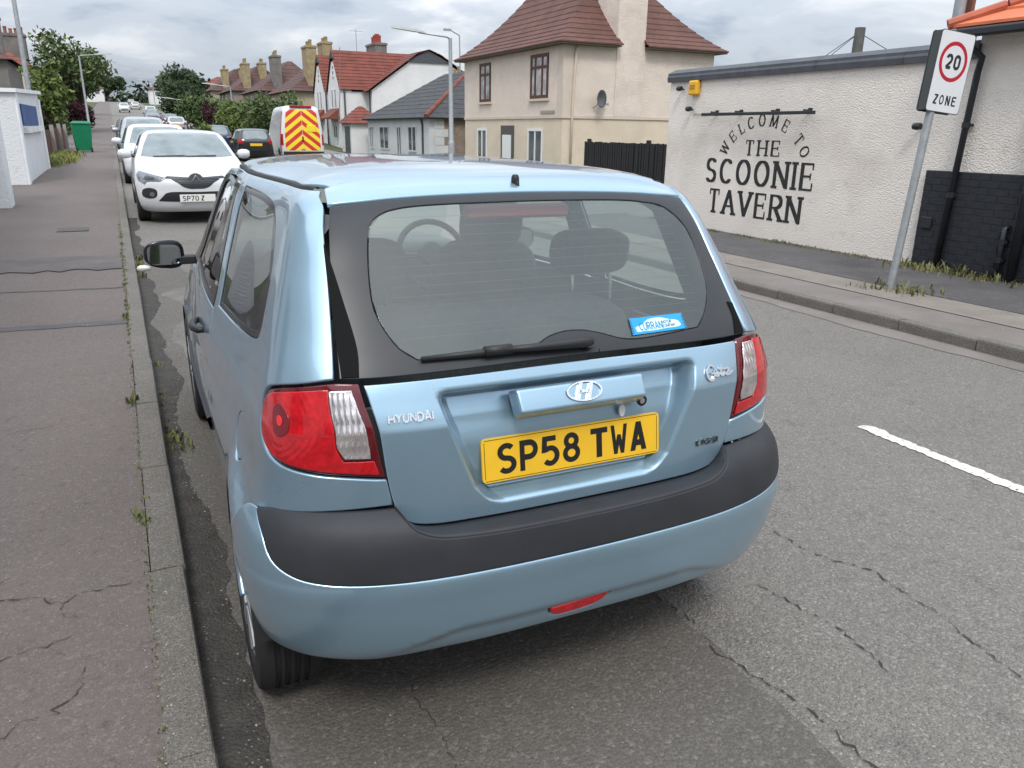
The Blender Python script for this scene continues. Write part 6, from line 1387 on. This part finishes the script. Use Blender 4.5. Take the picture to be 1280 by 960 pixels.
for i in range(4):
    O = [(0, .105), (.062, 0), (0, -.105), (-.062, 0)]; I = [(x*.48, z*.48) for x, z in O]; a, b = i, (i+1) % 4
    em.add([(O[a][0], by+.012, .675+O[a][1]), (O[b][0], by+.012, .675+O[b][1]), (I[b][0], by+.012, .675+I[b][1]), (I[a][0], by+.012, .675+I[a][1]), ((O[a][0]+I[a][0])/2, by+.032, .675+(O[a][1]+I[a][1])/2), ((O[b][0]+I[b][0])/2, by+.032, .675+(O[b][1]+I[b][1])/2)], [(0, 1, 5, 4), (3, 4, 5, 2)])
em.obj('diamond_badge', chrome, cl)
mb = MB(); mb.lathe([(0, .011), (.115, .011), (.12, 0)], 24, 'y', (0, by, .675)); mb.obj('badge_roundel', mat('grille_trim', (.16, .17, .18), .25, .7), cl, 40)
py = float(fr(np.array([[0, .4]]))[0][1]); np_ = bpy.data.objects.new('number_plate', None); link(np_, cl)
mb = MB(); mb.box(-.27, .27, py+.004, py+.016, .345, .462, .004); mb.obj('plate', mat('plate_white', (.70, .70, .67), .4), np_)
[plate_text(ch, [xx], .08, .052, (Vector((.228, py+.0165, .363)), Vector((-1, 0, 0)), Vector((0, 0, 1)), Vector((0, 1, 0))), .001, .17).obj('plate_character', inkm, np_) for ch, xx in zip('SP70Z', [0, .063, .126, .189, .275])]
mb = MB(); [mb.tube([tuple(fr(np.array([[x, 1.012]]))[0]+np.array([0, .012, .012])), tuple(fr(np.array([[x-.5, 1.02]]))[0]+np.array([0, .012, .014]))], .009, 6) for x in (.55, .05)]; mb.obj('windscreen_wiper', blackpl, cl)
navy = mat('navy_car_paint', (.015, .03, .075), .25, coat=.8); blackcar = mat('black_car_paint', (.012, .012, .014), .25, coat=.8); silver = mat('silver_car_paint', (.34, .35, .36), .3, .6, coat=.7); redcar = mat('dark_red_car_paint', (.12, .02, .02), .3, coat=.8); greycar = mat('grey_car_paint', (.10, .105, .12), .3, .5, coat=.7)
G1 = 'cars parked along the left kerb'; G2 = 'cars parked on the right side of the street'
bgcar('white_hatchback', 'second white car, parked just behind the white car with the diamond badge', (-.02, 18.6+3.52, gnd(0, 20)), math.pi, white_car, group=G1, scale=1.03).scale = (1.03, 1.03, .92)
bgcar('parked_car', 'silver-grey car third in the left-hand parked row', (-.02, 27+3.5, gnd(0, 29)), math.pi, silver, group=G1)
bgcar('parked_car', 'dark grey car fourth in the left-hand parked row', (-.05, 35+3.5, gnd(0, 37)), math.pi, greycar, group=G1)
bgcar('parked_car', 'pale silver car farthest back in the left-hand parked row', (-.05, 44+3.5, gnd(0, 46)), math.pi, mat('pale_silver', (.5, .5, .52), .3, .4, coat=.7), group=G1)
bgcar('parked_car', 'black hatchback seen from behind, left of the chevron van', (4.75, 36.3, gnd(4.7, 37)-.03), 0, blackcar, group=G2)
bgcar('parked_car', 'dark blue car parked beyond the black hatchback', (3.75, 42, gnd(3.7, 43)), 0, navy, group=G2)
for (x_, y_, rz, cm, lb) in ((3.2, 100, math.pi, blackcar, 'dark car driving up the middle of the distant road'), (1.2, 150, math.pi, white_car, 'white car on the distant rising road, left lane'), (3.6, 175, 0, white_car, 'white car on the far hill, right lane'), (3.9, 72, 0, mat('pale_silver', (.5, .5, .52), .3, .4, coat=.7), 'pale car parked by the right-hand round bush'), (4.1, 82, 0, greycar, 'grey car parked just beyond the pale car on the right'), (4.2, 125, 0, white_car, 'white car parked midway up the hill on the right'), (4.2, 230, 0, silver, 'tiny silver car at the top of the hill')):
    bgcar('distant_car', lb, (x_, y_, gnd(x_, y_)), rz, cm, group='distant cars on the hill')
# van with chevrons
vn = empty('panel_van', (6.95, 36.6, H(36)-.10), rad(-2), 'white high-roof van with red and yellow chevrons on its rear doors', 'van')
VAN = Loft([(.30,.30,.90,.05,.25,4,5.2,.5,3),(.45,.45,.97,0,.25,4.5,5.3,.6,3),(.9,.9,.985,.0,.22,5,5.25,.7,2.6),(1.2,1.2,.975,.01,.22,5,4.9,.6,2.6),(1.3,1.3,.965,.015,.22,5,4.7,.5,3),(1.8,1.8,.91,.04,.22,5,4.2,.4,3),(2.3,2.3,.84,.08,.22,5,3.7,.4,3),(2.5,2.5,.78,.14,.22,4.5,3.4,.4,3),(2.6,2.58,.66,.26,.22,4,3.1,.4,3),(2.75,2.62,.3,.8,.2,3,2.2,.3,3),(2.8,2.63,.05,1.2,.05,3,1.5,.05,3)], .0)
us = np.linspace(-3, 3, 97)[:-1]; vs = np.linspace(.3, 2.8, 50); U_, V_ = np.meshgrid(us, vs); P = VAN.P(U_, V_).reshape(-1, 3)
mesh('body', P, [(j*96+i, j*96+(i+1) % 96, (j+1)*96+(i+1) % 96, (j+1)*96+i) for j in range(49) for i in range(96)]+[tuple(49*96+i for i in range(96))], white_car, vn, True)
def clip(poly, a, b, c_):
    out = []
    for i in range(len(poly)):
        p, q = poly[i], poly[(i+1) % len(poly)]; dp = a*p[0]+b*p[1]+c_; dq = a*q[0]+b*q[1]+c_
        if dp >= 0: out.append(p)
        if (dp > 0) != (dq > 0) and dp != dq: t = dp/(dp-dq); out.append((p[0]+(q[0]-p[0])*t, p[1]+(q[1]-p[1])*t))
    return out
chev_y = mat('chevron_yellow', (.80, .62, .03), .45); chev_r = mat('chevron_red', (.55, .03, .025), .45)
doorp = lambda s_: [(0.008*s_, .62), (.80*s_, .62), (.80*s_, 1.3), (.755*s_, 1.8), (.69*s_, 2.3), (.62*s_, 2.42), (.008*s_, 2.44)]
for s_ in (-1, 1):
    for k in range(-1, 12):
        lo = .30+k*.21; hi = lo+.21            # stripes rise to the centre line
        P2 = clip(clip(doorp(s_), s_*.78, 1, -(lo+.0)-.0), -s_*.78, -1, hi)
        if len(P2) < 3: continue
        g = np.array(P2); loop = smooth_loop([(x, z, 1) for x, z in P2], .08)
        Q = VAN.rear(loop); Q[:, 1] -= .006
        cen = Q.mean(0); panel('chevron_stripe', VAN.rear, [(x, z, 1) for x, z in P2], [], chev_r if k % 2 else chev_y, vn, .1, .06, off=.006, th=.002, bev=.001, center=(0, 2.5, 1.3))
    sl_ = MB(); 
    panel('side_stripe', lambda p, s_=s_: VAN.side(p, s_), [(.16, .5, 1), (.16, 2.3, 1), (.42, 2.35, 1), (.45, .5, 1)], [], mat('faded_red', (.45, .10, .09), .5), vn, .1, .06, off=.004, th=.002, bev=.002, center=(0, 2.5, 1.3))
    panel('tail_lamp', lambda p, s_=s_: VAN.P(s_*p[:, 0], p[:, 1]), [(.52, .85, 1), (.80, .85, 1), (.80, 1.35, 1), (.53, 1.35, 1)], [], lampr, vn, .08, .05, off=.008, th=.002, bev=.002, center=(0, 2.5, 1.3))
    for cy in (.95, 4.25):
        panel('wheel_arch', lambda p, s_=s_: VAN.side(p, s_), [(cy+.4*math.cos(rad(a)), max(.31, .34+.4*math.sin(rad(a)))) for a in range(-20, 201, 11)], [], blackpl, vn, .1, .06, off=.003, th=.001, bev=.001, center=(0, 2.5, 1.))
add_wheels(vn, (.95, 4.25), .86, .335, 1.15)
mb = MB(); mb.box(-.92, .92, -.10, .02, .42, .58, .02); mb.obj('rear_bumper', blackpl, vn)
mb = MB(); mb.box(-.03, .03, -.03, .0, 1.0, 1.25, .01); mb.obj('door_handle', blackpl, vn)
mb = MB(); mb.box(.2, .62, -.004, .06, 1.45, 1.75, .01); mb.obj('rear_notice', chev_y, vn)
mb = MB(); mb.box(-.5, .5, .05, .25, 2.52, 2.60, .02); mb.obj('rear_light_bar', lampr, vn)

# ================================================================== PLANTS
leafm = {}
def leaf_mat(n, c): return mat(n, c, .7, var=(.35, .45), var2=(1.4, tuple(x*.5 for x in c), .5, .7), spec=.25)
def foliage(name, lobes, nleaf, size, m, parent, seed, flat=.0):
    """leaf-sized faces spread through a set of lobes, denser towards each skin"""
    r = np.random.default_rng(seed); tot = sum(l[3]*l[4]*l[5] for l in lobes); V = []; 
    for (cx, cy, cz, rx, ry, rz) in lobes:
        k = int(nleaf*rx*ry*rz/tot); d = r.normal(size=(k, 3)); d /= np.linalg.norm(d, axis=1, keepdims=True); rr_ = r.random(k)**.42
        rr_ *= 1+.22*np.sin(5*d[:, 0]+3*d[:, 2]+seed)*np.cos(4*d[:, 1]+seed)
        c_ = np.stack([cx+d[:, 0]*rx*rr_, cy+d[:, 1]*ry*rr_, cz+d[:, 2]*rz*rr_], 1)
        V.append(c_)
    c_ = np.concatenate(V); n = len(c_)
    a = r.normal(size=(n, 3)); a /= np.linalg.norm(a, axis=1, keepdims=True); b = r.normal(size=(n, 3)); b -= a*(a*b).sum(1, keepdims=True); b /= np.linalg.norm(b, axis=1, keepdims=True)
    s = size*(.5+r.random((n, 1))); q = np.stack([c_-a*s, c_+b*s*.45, c_+a*s, c_-b*s*.45], 1).reshape(-1, 3)
    me = bpy.data.meshes.new(name); me.vertices.add(len(q)); me.vertices.foreach_set('co', q.ravel()); me.loops.add(n*4); me.loops.foreach_set('vertex_index', np.arange(n*4)); me.polygons.add(n); me.polygons.foreach_set('loop_start', np.arange(n)*4); me.polygons.foreach_set('loop_total', np.full(n, 4)); me.update(calc_edges=True); me.materials.append(m)
    o = bpy.data.objects.new(name, me); link(o, parent); return o
bark = mat('bark', (.06, .045, .035), .95, var=(4, .3), bump=(12, .8, .04))
def tree(label, x, y, h, r, col, seed, n=5000, trunk=.25, low=.35, name='tree', leaf=.16, group=None, squash=1.):
    rr = random.Random(seed); z = gnd(x, y); t = empty(name, (x, y, z), 0, label, name.split('_')[-1], group); lobes = []
    mb = MB(); top = h*low; mb.tube([(0, 0, -.3), (.05, .05, top*.6), (0, 0, top+.2*h)], [trunk, trunk*.75, trunk*.35], 8)
    for k in range(rr.randint(9, 13)):
        a = rr.uniform(0, 6.28); el = rr.uniform(.15, 1.0); d = r*rr.uniform(.35, .85); c_ = (d*math.cos(a), d*math.sin(a)*.9, top+(h-top)*(.18+.68*el)*squash); s_ = r*rr.uniform(.30, .5)*(1.1-.4*el)
        lobes.append((*c_, s_, s_, s_*rr.uniform(.6, .85))); mb.tube([(0, 0, top*.8), (c_[0]*.4, c_[1]*.4, top+.35*(c_[2]-top)), (c_[0]*.9, c_[1]*.9, c_[2])], [trunk*.4, trunk*.25, trunk*.08], 5)
    lobes.append((0, 0, top+(h-top)*.45, r*.62, r*.6, (h-top)*.38))
    mb.obj('trunk', bark, t); foliage('crown', lobes, n, leaf, leaf_mat('leaf_%s' % col[0], col[1]), t, seed); return t
GA = ('dark_green', (.095, .135, .05)); GB = ('mid_green', (.125, .17, .05)); GC = ('yellow_green', (.10, .13, .03)); GP = ('purple', (.055, .02, .026)); GD = ('deep_green', (.045, .07, .032))
tree('large spreading green tree rising over the left footway', -3.0, 76, 8.2, 4.1, GA, 3, 3200, .35, .28, leaf=.2)
tree('lighter green leafy tree leaning behind the white outbuilding', -3.6, 46, 4.4, 1.3, GB, 5, 2600, .14, .2, leaf=.15)
tree('dark round tree beyond the big left-hand tree', -4.0, 128, 8.8, 3.4, GD, 8, 4000, .3, .2, leaf=.3)
tree('green bushy tree below the dark round tree on the left', -6.2, 108, 5.2, 2.8, GB, 9, 3500, .2, .12, leaf=.25)
def bush(label, x, y, h, r, col, seed, n=3500, leaf=.14, zo=0.):
    rr = random.Random(seed); z = gnd(x, y)+zo; t = empty('garden_bush', (x, y, z), 0, label, 'bush', 'garden bushes and hedges'); lobes = [(0, 0, h*.45, r*.8, r*.8, h*.45)]
    for k in range(9): a = rr.uniform(0, 6.28); d = r*rr.uniform(.3, .75); lobes.append((d*math.cos(a), d*math.sin(a), h*rr.uniform(.25, .75), r*rr.uniform(.3, .5), r*rr.uniform(.3, .5), h*rr.uniform(.2, .32)))
    mb = MB(); mb.tube([(0, 0, -.2), (0, 0, h*.6)], [.08, .03], 6); mb.obj('stem', bark, t); foliage('foliage', lobes, n, leaf, leaf_mat('leaf_%s' % col[0], col[1]), t, seed)
bush('large round dark green bush at the right of the distant road', 6.6, 84, 3.4, 2.4, GA, 21, 3500, .17)
bush('tall leafy green bush left of the chevron van', 9.2, 58, 3.7, 2.3, GA, 22, 4200, .15)
bush('second green bush in front of the brown roofs', 8.0, 66, 3.3, 2.2, GB, 23, 4500, .14)
bush('purple leaved shrub between the two right-hand bushes', 7.9, 78, 2.5, 1.5, GP, 24, 2500, .14)
bush('yellow-green shrub beside the purple shrub', 7.6, 62, 2.2, 1.3, GC, 25, 2200, .12)
bush('small bright green bush peeping over the white car roof', 2.9, 40, 1.75, .55, GB, 26, 1600, .09)
bush('dark purple bush behind the green bin', -3.4, 72, 2.6, 1.4, GP, 27, 2600, .14)
bush('mid green hedge mass behind the brown board fence', -5.0, 66, 2.4, 1.5, GA, 28, 3200, .13)
bush('yellow-green hedge farther up the left footway', -3.9, 92, 2.6, 1.6, GC, 29, 2600, .16)
bush('distant green bush mass at the right of the hilltop', 9, 130, 5.5, 4.2, GD, 30, 4500, .28)
bush('distant dark tree mass above the terrace end', 14, 178, 8.5, 6, GD, 31, 4500, .4)
tree('far round tree on the skyline at the end of the street', -1.5, 300, 9.5, 6.5, GD, 32, 4000, .4, .2, leaf=.5)
tree('far tree on the skyline right of the road end', 20, 270, 10, 6, GA, 33, 4000, .4, .2, leaf=.5)
# far wooded hillside, one mass
r_ = np.random.default_rng(5); lob = [(float(x), 420+float(r_.uniform(-60, 60)), H(420)+float(r_.uniform(0, 4)), 14, 12, 6.) for x in np.linspace(-260, 420, 60)]
wd = foliage('distant_woodland', lob, 30000, 1.3, leaf_mat('leaf_far', (.045, .062, .035)), None, 77); tag(wd, 'hazy line of woodland on the skyline', 'woodland', kind='stuff')
# weeds, moss and litter
def blades(name, spots, m, label, cat, seed, z=.1, per=26, h=.05, spread=.03):
    rr = random.Random(seed); v = []; f = []
    for (x, y, s_, zz) in spots:
        for k in range(int(per*s_)):
            a = rr.uniform(0, 6.28); px, py = x+rr.gauss(0, spread*s_), y+rr.gauss(0, spread*s_*1.5); hh = h*s_*rr.uniform(.4, 1.3); wv = .0035*s_+.002; dx, dy = math.cos(a), math.sin(a); le = hh*rr.uniform(.2, .8)
            b = len(v); v += [(px-dy*wv, py+dx*wv, zz), (px+dy*wv, py-dx*wv, zz), (px+dx*le*.5+dy*wv*.9, py+dy*le*.5-dx*wv*.9, zz+hh*.65), (px+dx*le*.5-dy*wv*.9, py+dy*le*.5+dx*wv*.9, zz+hh*.65), (px+dx*le, py+dy*le, zz+hh*.9)]; f += [(b, b+1, b+2, b+3), (b+3, b+2, b+4)]
    return tag(mesh(name, v, f, m), label, cat, kind='stuff')
weed_g = mat('weed_green', (.115, .135, .035), .85, var=(5, .5), var2=(3, (.14, .12, .05), .5, .7)); weed_y = mat('dry_weed', (.155, .145, .062), .85, var=(4, .4), var2=(7, (.10, .12, .035), .5, .65))
rr = random.Random(3); sp = []
for i in range(150):
    y = rr.uniform(-.2, 12) if i % 3 else rr.uniform(3, 12); sp.append((-1.05+rr.gauss(0, .008), y, rr.uniform(.15, .5)*(1.2 if y > 4 else .7), .1+HL(y)))
sp += [(-1.07, 2.86, 1.1, .1), (-1.07, 1.35, .8, .1), (-1.06, 5.2, 1, .1)]
for i in range(26):
    y = rr.choice([2.3, 2.45, 2.6, 3.1, 4.0, 4.2, 7.4, 8.0, 8.6, 9.4])+rr.gauss(0, .12); sp.append((-.90+rr.gauss(0, .015), y, rr.uniform(.4, .9), HL(y)))
sp += [(-.87, 2.42, 1.2, 0), (-.83, 2.30, 1.0, 0), (-.88, 8.2, 1.5, .02), (-.86, 8.9, 1.5, .02), (-.88, 7.6, 1.3, .02)]
sp += [(-1.049+rr.gauss(0, .006), rr.uniform(-.3, 13), rr.uniform(.1, .22), .1) for _ in range(420)]
sp += [(-.925+abs(rr.gauss(0, .012)), rr.uniform(-.3, 9), rr.uniform(.1, .2), .004) for _ in range(200)]
blades('kerb_weeds', sp, weed_g, 'small green weeds growing along the left kerb joint', 'weeds', 4, per=14, h=.05, spread=.02)
sp = []
for i in range(110):
    y = rr.uniform(3.0, 9.3); k = 1.15 if y < 4.6 else .8; sp.append((7.50-abs(rr.gauss(0, .05))*(2 if y < 4.6 else 1), y, k*rr.uniform(.6, 1.3), .105))
sp += [(5.99, 3.43, 2.2, .1), (6.06, 3.38, 1.8, .1), (5.93, 3.45, 1.6, .1), (5.8, 3.7, 1.2, .1), (7.42, 3.95, 3.4, .1), (7.45, 4.35, 2, .1), (7.46, 3.7, 2.2, .1)]
blades('wall_weeds', sp, weed_y, 'dry yellow-green weeds along the foot of the tavern wall', 'weeds', 5, per=20, h=.038, spread=.06)
blades('verge_grass', [(rr.uniform(-3.2, -2.35), rr.uniform(23.2, 31), 2.2, HL(27)+.1) for _ in range(130)], mat('verge_green', (.16, .17, .045), .8, var=(2, .3)), 'rough grass on the verge by the outbuilding', 'grass', 6, per=20, h=.09, spread=.08)
v = []; f = []
ico = [(0, 0, 1), (.9, 0, .3), (.28, .85, .3), (-.73, .53, .3), (-.73, -.53, .3), (.28, -.85, .3), (0, 0, -.3)]
for i in range(2600):
    if i % 2: x, y, z, s_ = -.93+abs(rr.gauss(0, .05))+.01, rr.uniform(-.8, 5), .006, rr.uniform(.0015, .005)
    elif i % 8 == 0: x, y, z, s_ = -1.05+rr.gauss(0, .02), rr.uniform(-.2, 6), .1, rr.uniform(.0015, .004)
    elif i % 6 == 0: x = rr.uniform(-2.2, -1.06); y = rr.uniform(-.1, 8); z = .101; s_ = rr.uniform(.0012, .0032)
    else: x, y, z, s_ = rr.uniform(-.85, 2.2), rr.uniform(-1.2, 2.5), .003, rr.uniform(.001, .0035)
    b = len(v); a = rr.uniform(0, 6.28); v += [(x+s_*(p[0]*math.cos(a)-p[1]*math.sin(a)), y+s_*1.3*(p[0]*math.sin(a)+p[1]*math.cos(a)), z+s_*.7*(p[2]+.3)) for p in ico]; f += [(b, b+1+k, b+1+(k+1) % 5) for k in range(5)]+[(b+6, b+1+(k+1) % 5, b+1+k) for k in range(5)]
tag(mesh('road_grit', v, f, mat('grit', (.30, .28, .25), .9, var=(40, .5))), 'loose grit scattered in the gutter and on the road', 'grit', kind='stuff')
